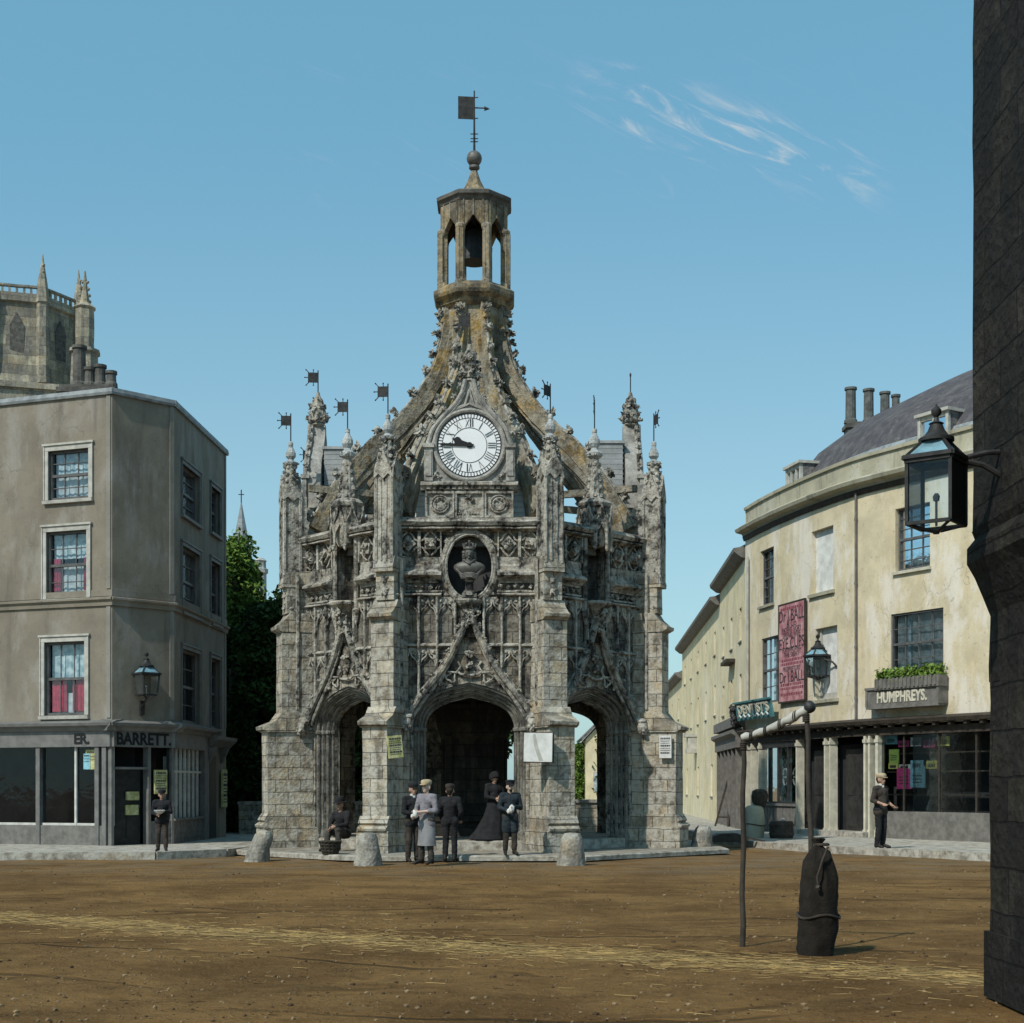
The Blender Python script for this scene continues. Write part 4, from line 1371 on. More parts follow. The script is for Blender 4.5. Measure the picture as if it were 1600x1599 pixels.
door = d_.obj('shop_door', M['dark_paint'], shop)
h_ = MB()
h_.blob(cC.pt(uD1 - .14, .24, 1.1), .04, 2, 0)
h_.obj('door_knob', M['bronze'], door)
for px, w in ((175, .07), (233, .07), (270, .06)):
    u = cC.u_px(px) if px < 270 else cC.L - .05
    fr = MB()
    cbox(fr, cC, u - w / 2, u + w / 2, -.03, .25, .12, zf0)
    fr.obj('shopfront_post', M['trim_grey'], shop)
fr = MB()
cbox(fr, cC, uD0, uD1, .0, .06, 2.05, 2.11)
fr.obj('transom', M['trim_grey'], shop)
for px in (321, ):
    u = cS.u_px(px)
    fr = MB()
    cbox(fr, cS, u - .25, u + .25, -.05, .25, .12, zf0)
    fr.obj('shopfront_post', M['trim_grey'], shop)
for px in (60, 152, 163):
    fr = MB()
    cbox(fr, cF, cF.u_px(px) - .06, cF.u_px(px) + .06, -.03, .25, .12, zf0)
    fr.obj('shopfront_post', M['trim_grey'], shop)
ris = MB()
cbox(ris, cC, uD1 + .04, cC.L, .0, .2, .12, .72)
for z in (.25, .4, .55): cbox(ris, cC, uD1 + .06, cC.L - .02, -.012, .0, z - .012, z + .012)
ris.obj('stall_riser', M['wood_grey'], shop)
ris = MB()
cbox(ris, cS, 0, cS.u_px(318), .0, .2, .12, .72)
for z in (.25, .4, .55): cbox(ris, cS, .02, cS.u_px(317), -.012, .0, z - .012, z + .012)
cbox(ris, cS, -.04, cS.u_px(319), -.05, .2, .72, .78)
ris.obj('stall_riser', M['wood_grey'], shop)
ris = MB()
cbox(ris, cF, 0, cF.u_px(160), .0, .2, .12, .62)
ris.obj('stall_riser', M['wood_grey'], shop)
sw_ = MB()
for i in range(1, 7):
    u = cS.u_px(318) * i / 7
    cbox(sw_, cS, u - .03, u + .03, .04, .1, .78, zf0)
cbox(sw_, cS, .0, cS.u_px(318), .05, .09, 1.98, 2.04)
shopwin = sw_.obj('shop_window', M['sash_white'], shop)
sw_ = MB()
cbox(sw_, cF, .05, cF.u_px(152), .05, .09, .62, .68)
for i in range(1, 3): cbox(sw_, cF, cF.u_px(60) + i * 1.1 - .03, cF.u_px(60) + i * 1.1 + .03, .04, .1, .62, zf0)
sw_.obj('shop_window', M['sash_white'], shop)
g_ = MB()
for c, a, b, zz in ((cS, .02, cS.u_px(318), .78), (cC, uD1 + .05, cC.L - .06, .78), (cF, .1, cF.u_px(152), .62)):
    g_ = MB()
    cquad(g_, c, a, b, .1, zz, zf0)
    g_.obj('pane', M['glass'], shopwin)
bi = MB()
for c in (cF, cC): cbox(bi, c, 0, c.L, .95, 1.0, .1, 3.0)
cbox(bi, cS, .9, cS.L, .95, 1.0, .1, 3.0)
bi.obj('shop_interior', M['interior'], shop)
bl = MB()
for i in range(3):
    cbox(bl, cS, .1 + i * .9, .55 + i * .9, .3, .32, 1.0 + .1 * i, 2.4)
bl.obj('window_blind', M['net'], shop)
ex = MB()   # rest of the side wall at street level and the end pilaster with console
facade(ex, cS, cS.u_px(324), cS.L, 0, 3.0, [])
ex.obj('side_wall', M['stucco'], shop)
dp = MB()
cbox(dp, cS, cS.u_px(327), cS.u_px(337), -.02, .05, .12, 2.5)
dp.obj('side_door', M['dark_paint'], shop)
cn = MB()
cprof(cn, cS, cS.u_px(323), cS.L + .1, [(.1, 2.75), (-.1, 2.75), (-.3, 2.95), (-.32, 3.05), (.1, 3.1)])
for px in (325, 345): cprof(cn, cS, cS.u_px(px) - .08, cS.u_px(px) + .08, [(.0, 2.3), (-.06, 2.3), (-.25, 2.74), (.0, 2.74)])
cn.obj('door_hood', M['trim_grey'], shop)


# chimney pots behind the parapet
def chimney(name, label, px, pyt, Y, w, d, pots, group=None, zb=10.8, mat='stone_dark', potmat='stone_dark'):
    p = W(px, pyt, Y)
    t = thing(name, label, 'chimney', (p.x, Y, zb), group=group)
    s = MB()
    s.box(-w / 2, w / 2, -d / 2, d / 2, 0, p.z - zb)
    s.box(-w / 2 - .06, w / 2 + .06, -d / 2 - .06, d / 2 + .06, p.z - zb - .22, p.z - zb - .08)
    s.obj('stack', M[mat], t, wear=(.5, .01, 2))
    for dx, h, r in pots:
        q = MB()
        q.lathe([(r * 1.15, 0), (r * 1.1, .1), (r * .9, .15), (r * .85, h - .1), (r * 1.05, h - .08), (r * 1.05, h), (r * .7, h), (r * .7, h - .3)], 12, (dx, 0, p.z - zb))
        q.obj('pot', M[potmat], t)
    return t


chimney('chimney', 'low chimney stack with dark pots behind the grey corner parapet', 140, 606, 40, 1.5, .7, ((-.28, 1.15, .2), (.0, .55, .16), (.3, .62, .17), (.6, .45, .16)))

# ================================================================== RIGHT: the curved yellow building
cR = Curve([(8.2, 50.6), (8.45, 49.0), (8.85, 47.1), (9.42, 45.0), (10.15, 42.9), (11.2, 41.05), (12.57, 38.8), (13.9, 36.6), (15.4, 34.0)], True)
yb = thing('curved_building', 'yellow limewashed shop building with a curved front and slate roof', 'building')
yo = []


def up(px): return cR.u_px(px)


def rw(px0, px1, y0, y1):
    """opening from pixel extents (y0 bottom, y1 top) at its middle"""
    a, b = up(px0), up(px1)
    m = (a + b) / 2
    return (a, b, cR.z_py(m, y0), cR.z_py(m, y1))


W1, W2, W3 = rw(1188, 1209, 945, 858), rw(1268, 1302, 925, 826), rw(1399, 1453, 889, 790)
W4, W5, W6 = rw(1190, 1221, 1098, 995), rw(1274, 1308, 1092, 980), rw(1392, 1474, 1052, 955)
ZC = 10.46
yo = [W1, W2, W3, W4, W5, W6]
uS0, uS1 = 0, cR.L
zsh = cR.z_py(up(1335), 1122)       # top of shopfront
ym = MB()
facade(ym, cR, 0, cR.L, 3.4, 10.5, yo, .25)
c2 = Curve([Vector((15.4, 34.0)), Vector((25, 40)), Vector((22, 56)), Vector((16.5, 52)), Vector((8.2, 50.6))])
facade(ym, c2, 0, c2.L, 0, 11.3, [])
ym.obj('wall', M['yellow'], yb)
pp = MB()
cbox(pp, cR, 0, cR.L, 0.02, .35, 10.6, 11.36)
cprof(pp, cR, 0, cR.L, [(.4, 11.3), (-.05, 11.3), (-.06, 11.4), (.4, 11.42)])
pp.obj('parapet', M['parapet'], yb)
cc = MB()
cprof(cc, cR, -.05, cR.L, [(.1, 10.4), (-.08, 10.4), (-.12, 10.47), (-.34, 10.52), (-.38, 10.62), (-.3, 10.68), (.1, 10.76)])
cc.obj('cornice', M['parapet'], yb)
cl = MB()
cprof(cl, cR, -.05, cR.L, [(.08, 10.24), (-.05, 10.24), (-.1, 10.395), (.08, 10.395)])
cl.obj('cornice_bed', M['wood_dark'], yb)
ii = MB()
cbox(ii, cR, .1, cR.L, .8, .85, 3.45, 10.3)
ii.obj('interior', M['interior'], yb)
window(yb, cR, *W1, rows=3, cols=2, curtains=[('net', 0, 1, 0, .95)], frame='sash', dep=.14, surround_mat='parapet')
window(yb, cR, *W3, rows=3, cols=3, curtains=[('blue_net', .1, 1, 0.05, 1)], frame='sash', dep=.16, surround_mat='cream')
window(yb, cR, *W4, rows=2, cols=3, curtains=[('pale_blind', .1, 1, 0, 1)], frame='sash', dep=.07, sill=False)
window(yb, cR, *W6, rows=2, cols=4, curtains=[('net', .0, .18, 0, 1), ('pale_blind', .2, .95, 0.1, 1)], frame='sash', dep=.07, sill=False)
for o in (W2, W5):      # blocked windows
    b = MB()
    cbox(b, cR, o[0] - .01, o[1] + .01, .16, .2, o[2], o[3])
    bo = b.obj('blocked_window', M['white_board'], yb)
    s = MB()
    cprof(s, cR, o[0] - .1, o[1] + .1, [(.15, o[2] - .12), (-.09, o[2] - .12), (-.1, o[2] - .02), (.15, o[2] + .01)])
    s.obj('sill', M['parapet'], bo)
    if o is W5:
        s = MB()
        cbox(s, cR, o[0] + .12, o[0] + .2, .1, .16, o[2], o[3]); cbox(s, cR, o[0] + .2, o[1], .12, .16, o[2], o[2] + .18)
        s.obj('frame', M['trim'], bo)
# roof: steep slate slope with flattened top, hipped at the far end
rf = MB()
us = ugrid(cR, 0, cR.L)
RP = [(.45, 11.1), (1.5, 12.7), (3.0, 13.8), (4.6, 14.6), (7.5, 13.6)]
rowsv = []
for u in us:
    k = min(1, (u + .4) / 3.2)
    rowsv.append([cR.pt(u, d, 11.1 + (z - 11.1) * (k if d > 1 else max(k, .5))) for d, z in RP])
vs = [p for r in rowsv for p in r]
n = len(RP)
fs = [(i * n + j, (i + 1) * n + j, (i + 1) * n + j + 1, i * n + j + 1) for i in range(len(us) - 1) for j in range(n - 1)]
rf.add(vs, fs)
rf.obj('roof', M['slate'], yb, smooth=True)
lg = MB()
for i, (ua, ub) in enumerate(zip(us, us[1:])):
    pass
cprof(lg, cR, .4, cR.L, [(.42, 11.05), (.38, 11.1), (.84, 11.78), (.9, 11.72)])
lg.obj('lead_gutter', M['lead'], yb)
fl = MB()
fl.add([(p.x, p.y, 11.05) for p in (cR.pt(0, .1, 0), cR.pt(cR.L * .33, .1, 0), cR.pt(cR.L * .66, .1, 0), cR.pt(cR.L, .1, 0), Vector((25, 40)), Vector((22, 56)), Vector((16.5, 52)))], [tuple(range(7))])
fl.obj('flat_roof', M['lead'], yb)


def dormer(px0, px1, d, z0, z1, bars, name='dormer'):
    a, b = up(px0), up(px1)
    f = MB()
    w = .1
    cbox(f, cR, a, a + w, d, d + .1, z0, z1); cbox(f, cR, b - w, b, d, d + .1, z0, z1)
    cbox(f, cR, a - .06, b + .06, d - .08, d + 1.6, z1, z1 + .09)
    cbox(f, cR, a, b, d, d + .1, z0 - .05, z0 + .06)
    for i in range(1, bars): cbox(f, cR, a + (b - a) * i / bars - .03, a + (b - a) * i / bars + .03, d + .02, d + .08, z0, z1)
    cbox(f, cR, a, b, d + .02, d + .1, z1 - .12, z1)
    o = f.obj(name, M['trim'], yb)
    s = MB()
    for u in (a, b - .05): cbox(s, cR, u + .003, u + .047, d + .1, d + 1.6, z0 - .3, z1 - .003)
    s.obj('cheek', M['slate'], o)
    p = MB()
    cquad(p, cR, a + w, b - w, d + .09, z0, z1 - .1)
    p.obj('pane', M['glass'], o)
    k = MB()
    cbox(k, cR, a + w, b - w, d + .2, d + .24, z0 - .2, z1 - .01)
    k.obj('room_back', M['interior'], o)
    return o


dormer(1203, 1226, .55, 11.3, 12.2, 3)
dormer(1410, 1458, .6, 11.4, 12.2, 2)
# down pipe
dpp = MB()
u = up(1340)
dpp.tube([cR.pt(u, -.07, 10.3), cR.pt(u, -.07, 3.6)], .034, 8)
for z in (9.5, 7.6, 5.7, 4.2): dpp.tube([cR.pt(u, -.07, z), cR.pt(u, -.07, z + .08)], .046, 8)
dpp.obj('down_pipe', M['wood_grey'], yb)
dpp = MB()
u = up(1172)
dpp.tube([cR.pt(u, -.09, 9.6), cR.pt(u, -.09, 4.4)], .045, 8)
dpp.obj('down_pipe', M['trim'], yb)
# shopfront
zt = 3.42
fs_ = MB()
cprof(fs_, cR, 0, cR.L, [(.3, zt), (-.28, zt), (-.32, zt + .1), (-.2, zt + .16), (.3, zt + .24)])
for i in range(26):
    u = .35 + i * .55
    if u < cR.L: cbox(fs_, cR, u - .05, u + .05, -.22, -.05, zt - .1, zt)
fs_.obj('shop_cornice', M['wood_dark'], yb)
fa = MB()
cbox(fa, cR, 0, cR.L, -.04, .1, 3.1, zt - .1)
fa.obj('fascia', M['wood_dark'], yb)
for px, w in ((1167, .2), (1176, .1), (1188, .08), (1247, .09), (1291, .08), (1299, .06), (1353, .08), (1360, .07), (1372, .1)):
    u = up(px)
    ps = MB()
    cbox(ps, cR, u - w / 2, u + w / 2, -.06, .2, .12, 3.1)
    cbox(ps, cR, u - w / 2 - .025, u + w / 2 + .025, -.085, .2, 2.9, 3.0)
    cbox(ps, cR, u - w / 2 - .02, u + w / 2 + .02, -.08, .2, .12, .34)
    ps.obj('pilaster', M['cream'], yb)
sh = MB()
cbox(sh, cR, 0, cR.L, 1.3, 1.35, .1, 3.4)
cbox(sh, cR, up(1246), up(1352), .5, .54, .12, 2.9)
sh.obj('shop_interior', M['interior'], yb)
for a, b in ((1254, 1288), (1304, 1348)):
    dd = MB()
    cbox(dd, cR, up(a), up(b), .4, .46, .2, 2.75)
    cbox(dd, cR, up(a) + .12, up(b) - .12, .38, .4, .4, 1.2); cbox(dd, cR, up(a) + .12, up(b) - .12, .38, .4, 1.35, 2.6)
    o = dd.obj('door', M['dark_paint'], yb)
    kk = MB(); kk.blob(cR.pt(up(b) - .14, .36, 1.2), .04, 2, 0); kk.obj('door_knob', M['bronze'], o)
sr = MB()
cbox(sr, cR, up(1187), up(1246), .0, .12, .12, .98)
nb = 12
for i in range(nb):
    u = up(1187) + (up(1246) - up(1187)) * (i + .5) / nb
    cbox(sr, cR, u - .07, u + .07, -.018, .0, .15, .92)
cbox(sr, cR, up(1186), up(1247), -.06, .14, .98, 1.06)
sr.obj('stall_riser', M['wood_grey'], yb)
sr = MB()
cbox(sr, cR, up(1372), cR.L, .0, .12, .12, .9)
sr.obj('stall_riser', M['wood_grey'], yb)
gl = MB()
for i in range(1, 4):
    u = up(1187) + (up(1246) - up(1187)) * i / 4
    cbox(gl, cR, u - .035, u + .035, .02, .08, 1.06, 3.1)
cbox(gl, cR, up(1190), up(1245), .02, .08, 1.06, 1.12); cbox(gl, cR, up(1190), up(1245), .02, .08, 2.9, 3.1)
shw = gl.obj('shop_window', M['dark_paint'], yb)
pn = MB()
cquad(pn, cR, up(1190), up(1244), .09, 1.06, 3.1)
pn.obj('pane', M['glass'], shw)
pn = MB()
cquad(pn, cR, up(1374), cR.L - .1, .09, .9, 3.08)
pn.obj('pane', M['glass'], shw)
# hung display: white hoops and bars behind the chemist's window
dsp = MB()
for i in range(4):
    u = up(1187) + (up(1246) - up(1187)) * (i + .5) / 4
    hw = .17
    for s0, s1, zc in ((0, pi, 2.0), (pi, 2 * pi, 1.86)):
        pts = [cR.pt(u + hw * cos(a), .13, zc + .2 * sin(a)) for a in [s0 + (s1 - s0) * k / 8 for k in range(9)]]
        dsp.tube(pts, .03, 6)
    cbox(dsp, cR, u - .16, u + .16, .12, .15, 1.9, 1.95)
dsp.obj('white_letter_hoops', M['dial'], shw)
dsp = MB()
for i, (za, zb) in enumerate(((1.1, 1.5), (1.3, 1.6), (1.08, 1.66), (1.08, 1.64))):
    u = up(1187) + (up(1246) - up(1187)) * (i + .5) / 4
    cbox(dsp, cR, u - .15, u + .15, .3, .33, za, zb)
    cbox(dsp, cR, u - .12, u + .12, .3, .33, 2.3 + .05 * i, 2.55 + .1 * (i % 2))
dsp.obj('window_card', M['teal'], shw)
shl = MB()
cbox(shl, cR, up(1374), cR.L - .2, .3, .6, 1.36, 1.4); cbox(shl, cR, up(1374), cR.L - .2, .3, .6, 2.02, 2.06); cbox(shl, cR, up(1374), cR.L - .2, .3, .6, 2.55, 2.59)
for i in range(5): cbox(shl, cR, up(1374) + 1.3 * i - .02 + .9, up(1374) + 1.3 * i + .02 + .9, .04, .08, .9, 3.08)
shl.obj('display_shelf', M['wood_dark'], shw)
ds = MB()
cprof(ds, cR, up(1248), up(1360), [(.5, .1), (-.3, .1), (-.3, .26), (-.25, .28), (.5, .28)])
ds.obj('door_step', M['paving'], yb)

# ---- things on the yellow front
# flower box with board
u6 = (W6[0] + W6[1]) / 2
zb6 = cR.z_py(u6, 1074)
Mx = pos_matrix(cR, u6, zb6, 0)
fb = thing('flower_box', 'planter box of green plants on the first floor window sill', 'flower box', Mx.translation, atan2(cR.at(u6)[1].y, cR.at(u6)[1].x))
hw = (W6[1] - W6[0]) / 2 + .2
b = MB()
b.box(-hw, hw, -.42, -.38, 0, .26); b.box(-hw, hw, -.12, -.08, 0, .26); b.box(-hw, hw, -.42, -.08, -.04, .0)
for sx in (-1, 1): b.box(sx * hw - .02, sx * hw + .02, -.43, -.07, -.04, .27)
for i in range(15): b.box(-hw + .1 + i * (2 * hw - .2) / 14 - .035, -hw + .1 + i * (2 * hw - .2) / 14 + .035, -.45, -.42, .0, .28)
b.obj('planter', M['wood_grey'], fb)
M['leaf'] = plain('plant_leaf', (.1, .2, .03), .6, .5, 9, second=(.2, .3, .05))


def leaf_cloud(mb, pts_fn, n, size, droop=.3):
    for i in range(n):
        p, sc = pts_fn()
        d = Vector((random.gauss(0, 1), random.gauss(0, 1), random.gauss(0, .8) - droop)).normalized()
        u = d.orthogonal().normalized()
        u.rotate(Matrix.Rotation(random.random() * 6.28, 3, d))
        s = size * sc * random.uniform(.6, 1.3)
        w = d.cross(u)
        a = p - d * s
        mb.add([a, p + u * s * .45 + w * .1 * s, p + d * s, p - u * s * .45 + w * .1 * s], [(0, 1, 2, 3)])


lf = MB()
leaf_cloud(lf, lambda: (Vector((random.uniform(-hw, hw), random.uniform(-.42, -.08), random.triangular(.1, .62, .3))), 1), 900, .09)
lf.obj('plants', M['leaf'], fb, recalc=False)
# sign board of the shop
us_ = (up(1370) + up(1478)) / 2
zz0, zz1 = cR.z_py(us_, 1103), cR.z_py(us_, 1076)
Mb = pos_matrix(cR, us_, (zz0 + zz1) / 2, -.3)
sb = thing('shop_sign', 'grey board lettered HUMPHREYS below the flower box', 'shop sign', Mb.translation, Mb.to_euler().z)
hb = (up(1478) - up(1370)) / 2 + .05
b = MB()
h2 = (zz1 - zz0) / 2
b.box(-hb, hb, -.05, .02, -h2, h2)
b.box(-hb - .05, hb + .05, -.1, .3, h2, h2 + .07); b.box(-hb - .02, hb + .02, -.08, .3, -h2 - .06, -h2)
for sx in (-1, 1): b.box(sx * hb - .04, sx * hb + .04, -.08, .3, -h2, h2)
b.obj('board', M['wood_grey'], sb)
lettering('HUMPHREYS.', h2 * 1.75, M['cream'], sb, Matrix.Translation((0, -.055, 0)), .015, .012, sx=.76)

# pink advertisement
up0 = (up(1222) + up(1262)) / 2
z0, z1 = cR.z_py(up0, 1095), cR.z_py(up0, 942)
Mp = pos_matrix(cR, up0, (z0 + z1) / 2, -.07)
po = thing('advertisement_board', 'tall faded pink advertisement board with dark lettering on yellow wall', 'advertisement', Mp.translation, Mp.to_euler().z)
hwp, hh = (up(1262) - up(1222)) / 2, (z1 - z0) / 2
M['pink'] = plain('faded_pink_paint', (.4, .12, .15), .85, .3, 3, second=(.52, .3, .31))
b = MB(); b.box(-hwp, hwp, -.03, .03, -hh, hh)
b.obj('board', M['pink'], po)
b = MB()
for a0, a1, c0, c1 in ((-hwp - .03, -hwp, -hh, hh), (hwp, hwp + .03, -hh, hh), (-hwp - .03, hwp + .03, hh, hh + .03), (-hwp - .03, hwp + .03, -hh - .05, -hh)):
    b.box(a0, a1, -.05, .03, c0, c1)
b.obj('frame', M['wood_dark'], po)
for txt, f_, sz, sx in (('Dr J.BALL', .74, .36, .85), ('& Co', .58, .22, 1), ('PATENT IVORY', .45, .17, .8), ('SPRING WIRE', .34, .17, .85), ('EYE CUPS', .17, .34, .85), ('FOR IMPROVING', .05, .15, .8), ('THE SIGHT', -.06, .15, 1), ('PROPRIETORS', -.35, .15, .9), ('Dr J.BALL', -.52, .34, .85)):
    lettering(txt, sz * hwp / .62, M['grime_text'], po, Matrix.Translation((0, -.032, f_ * hh)), .004, .0, 'painted_lettering', sx=sx)
b = MB()
for f_ in (.9, -.16, -.24, -.66, -.74, -.86):
    x = -hwp * .85
    while x < hwp * .8:
        w = random.uniform(.04, .12)
        b.box(x, x + w, -.036, -.03, f_ * hh - .04, f_ * hh + .04)
        x += w + .05
b.obj('worn_small_print', plain('faded_maroon_print', (.2, .05, .07), .8, .3, 9), po)

# teal dentist's sign, leaning forward on the shop cornice
ut = (up(1166) + up(1222)) / 2
Mt = pos_matrix(cR, ut, cR.z_py(ut, 1110), -.3)
ts = thing('shop_sign', 'teal sign with curved pale lettering standing on shop cornice', 'shop sign', Mt.translation, Mt.to_euler().z)
ht = (up(1222) - up(1166)) / 2
b = MB()
b.box(-ht, ht, -.03, .03, -.3, .32, M=Matrix.Rotation(R(12), 4, 'X'))
b.box(-ht - .04, ht + .04, -.09, .04, .3, .36, M=Matrix.Rotation(R(12), 4, 'X'))
b.obj('board', M['teal'], ts)
lettering("DENTIST'S", .44, M['cream'], ts, Matrix.Rotation(R(12), 4, 'X') @ Matrix.Translation((.03, -.045, .06)), .014, .012, sx=.82 * ht / .95)
b = MB()
for i in range(7): b.tube([(-ht * .8 + i * ht * .25, -.06, -.2 + .02 * sin(i)), (-ht * .7 + i * ht * .25, -.08, -.13), (-ht * .62 + i * ht * .25, -.06, -.22)], .03, 6)
b.obj('scrollwork', M['teal_pale'], ts)
b = MB()
for q in range(14): b.blob((-ht - .1 + random.uniform(-.25, .12), random.uniform(-.1, .1), random.uniform(-.5, .2)), .1, 1, .4)
for q in range(5): b.tube([(-ht - .1, 0, -.5 + q * .15), (-ht - .3 - .05 * q, -.1, -.4 + q * .15), (-ht - .4, -.05, -.25 + q * .14)], .03, 6)
b.obj('iron_scroll', M['iron'], ts)
# prints and books in the window
M['c_pink'] = plain('pink_card', (.5, .06, .2), .7, .15, 9)
M['c_blue'] = plain('blue_card', (.2, .42, .5), .7, .2, 9)
M['c_green'] = plain('green_card', (.35, .48, .12), .7, .2, 9)
M['c_yel'] = plain('yellow_card', (.55, .55, .14), .7, .2, 9)
M['c_white'] = plain('white_card', (.5, .5, .48), .7, .15, 9)
M['ink'] = plain('print_ink', (.05, .05, .06), .8, .2, 9)
PR = [(1383, 1156, 22, 14, 'c_blue', 'small blue print on the top window shelf'), (1402, 1162, 20, 10, 'c_pink', 'small pink print on the top window shelf'), (1421, 1159, 20, 14, 'c_white', 'small white print on the top window shelf'),
      (1442, 1162, 22, 12, 'c_pink', 'pink and white print, second pink one on top shelf'), (1464, 1158, 22, 15, 'c_yel', 'small yellow print on the top window shelf'),
      (1387, 1182, 18, 22, 'c_green', 'upright green print on the middle window shelf'), (1386, 1197, 18, 9, 'c_yel', 'low yellow booklet below the upright green print'), (1404, 1198, 22, 7, 'c_white', 'low white booklet on the middle window shelf'),
      (1423, 1195, 24, 14, 'c_blue', 'blue booklet lying on the middle window shelf'), (1403, 1216, 28, 34, 'c_pink', 'large pink cover on the lowest window shelf'), (1424, 1214, 28, 34, 'c_blue', 'large pale blue cover on the lowest window shelf'), (1446, 1195, 20, 13, 'c_yel', 'yellow booklet beside blue booklet on the middle shelf')]
for px, py, w, h, m, lab in PR:
    u = up(px)
    p, _ = cR.at(u)
    hwid, hhei = w * p.y / F / 2 * 1.1, h * p.y / F / 2
    Mx = pos_matrix(cR, u, cR.z_py(u, py), .26)
    b = MB(); b.box(-hwid, hwid, -.015, .015, -hhei, hhei)
    b.box(-hwid * .85, hwid * .85, -.02, -.015, hhei * .3, hhei * .8)
    o = b.obj('print', M[m], None)
    o.matrix_world = Mx
    tag(o, lab, 'print', 'prints in the shop window')
    b = MB()
    for z in (-.5, -.2, .1): b.box(-hwid * .7, hwid * .6, -.019, -.015, z * hhei - .012, z * hhei + .012)
    b.obj('ruled_print', M['ink'], o)
# ================================================================== STREET BEHIND ON THE RIGHT
def row_house(name, label, Y0, Y1, zE, mat, wins, roofz, eave=True, floors=3, thick=8.0):
    x0 = 8.22 + .047 * (Y0 - 50.7)
    a, b = Vector((8.22 + .047 * (Y1 - 50.7), Y1)), Vector((x0, Y0))
    c = Curve([a, b])
    t = thing(name, label, 'building')
    ops = []
    L = c.L
    for z0, z1, n, w in wins:
        for i in range(n):
            u = L * (i + .5) / n
            ops.append((u - w / 2, u + w / 2, z0, z1))
    m = MB()
    facade(m, c, 0, L, 0, zE, ops, .18)
    back = Curve([b, b + Vector((thick, 0)), a + Vector((thick, 0)), a])
    facade(m, back, 0, back.L, 0, zE, [])
    m.obj('wall', M[mat], t)
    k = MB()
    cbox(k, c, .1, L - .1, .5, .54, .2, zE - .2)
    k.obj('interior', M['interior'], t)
    for o in ops:
        w = MB()
        tt = .05
        cbox(w, c, o[0], o[0] + tt, .08, .14, o[2], o[3]); cbox(w, c, o[1] - tt, o[1], .08, .14, o[2], o[3])
        cbox(w, c, o[0], o[1], .08, .14, (o[2] + o[3]) / 2 - .03, (o[2] + o[3]) / 2 + .03)
        cprof(w, c, o[0] - .06, o[1] + .06, [(.1, o[2] - .08), (-.05, o[2] - .08), (-.05, o[2] - .02), (.1, o[2])])
        wo = w.obj('window', M['wood_grey'], t)
        g = MB(); cquad(g, c, o[0] + tt, o[1] - tt, .1, o[2], o[3]); g.obj('pane', M['glass'], wo)
    e = MB()
    cprof(e, c, -.05, L + .05, [(.1, zE - .25), (-.15, zE - .2), (-.4, zE), (-.42, zE + .12), (.1, zE + .2)])
    e.obj('cornice', M['wood_grey'] if eave else M['parapet'], t)
    r = MB()
    prof = [(-.35, zE + .08), (thick / 2, roofz), (thick, zE + .05)]
    cprof(r, c, -.02, L + .02, prof)
    r.obj('roof', M['slate'], t)
    return t, c


h1, c1 = row_house('terrace_house', 'pale yellow house with dark eaves directly behind the curved building', 50.75, 60, 9.9, 'yellow_far', ((6.9, 8.1, 3, .7), (4.5, 5.7, 3, .7)), 12.2)
h2, c2h = row_house('terrace_house', 'second pale yellow house along the side street, long with small windows', 60.0, 82, 9.4, 'yellow_far', ((7.3, 8.3, 5, .7), (4.7, 6.0, 5, .7), (1.2, 2.6, 3, .9)), 11.6)
h3, c3h = row_house('terrace_house', 'low far house where the side street nears the stone cross', 82.0, 112, 8.0, 'yellow_far', ((5.6, 6.8, 5, .8), (2.6, 4.2, 5, .8)), 10.2)
M['pot'] = plain('sooty_clay_pot', (.1, .105, .1), .8, .4, 5, bump=.3)
# little shopfront on the first of them
b = MB()
L1 = c1.L
for i in range(6): cbox(b, c1, L1 * .2 + i * L1 * .15, L1 * .2 + i * L1 * .15 + .22, -.3, .0, .12, 3.0)
cbox(b, c1, L1 * .18, L1 * .99, -.22, .0, .12, .9)
cprof(b, c1, L1 * .16, L1, [(.0, 3.0), (-.34, 3.0), (-.34, 3.4), (-.5, 3.5), (-.5, 3.62), (0, 3.75)])
cbox(b, c1, L1 * .16, L1, -.4, .0, 3.75, 4.1)
b.obj('shopfront', M['wood_grey'], h1)
b = MB(); cbox(b, c1, L1 * .2, L1 * .97, -.12, -.02, .9, 3.0); b.obj('shop_window', M['interior'], h1)
for i, (u, z) in enumerate(((.55, 6.3), (.9, 4.0))):
    b = MB(); cbox(b, c1, L1 * u - 1.2, L1 * u + .9, -.35, .0, z, z + .12); b.obj('ledge', M['wood_dark'], h1)
b = MB()
uu = c2h.L * .45
cbox(b, c2h, uu - .5, uu + .5, -.5, 0, 3.3, 3.5); cbox(b, c2h, uu - .5, uu + .5, -.6, 0, 4.1, 4.25); cbox(b, c2h, uu - .45, uu + .45, -.45, 0, 3.5, 4.1)
b.obj('oriel', M['trim'], h2)
for i in range(5):
    chm = None
chimney('chimney', 'row of dark clay pots behind the curved slate roof', 1364, 662, 50.5, 1.9, .6, ((-.78, 1.25, .21), (-.15, 1.2, .2), (.42, 1.1, .19), (.8, 1.0, .16)), zb=11.5, mat='stone_dark', potmat='pot')

# leaning A-board
p = W(1129, 1288, 56.5)
t = thing('signboard', 'dark A shaped board leaning on the side street shopfront', 'sign', (p.x - .1, 54.2, .12), R(-60))
b = MB()
for sx in (-1, 1):
    b.bar((sx * .38, -.35, 0), (sx * .05, 0, 1.75), .07); b.bar((sx * .38, .35, 0), (sx * .05, 0, 1.75), .07)
b.bar((-.3, -.28, .35), (.3, -.28, .35), .06)
b.obj('trestle', M['wood_dark'], t)

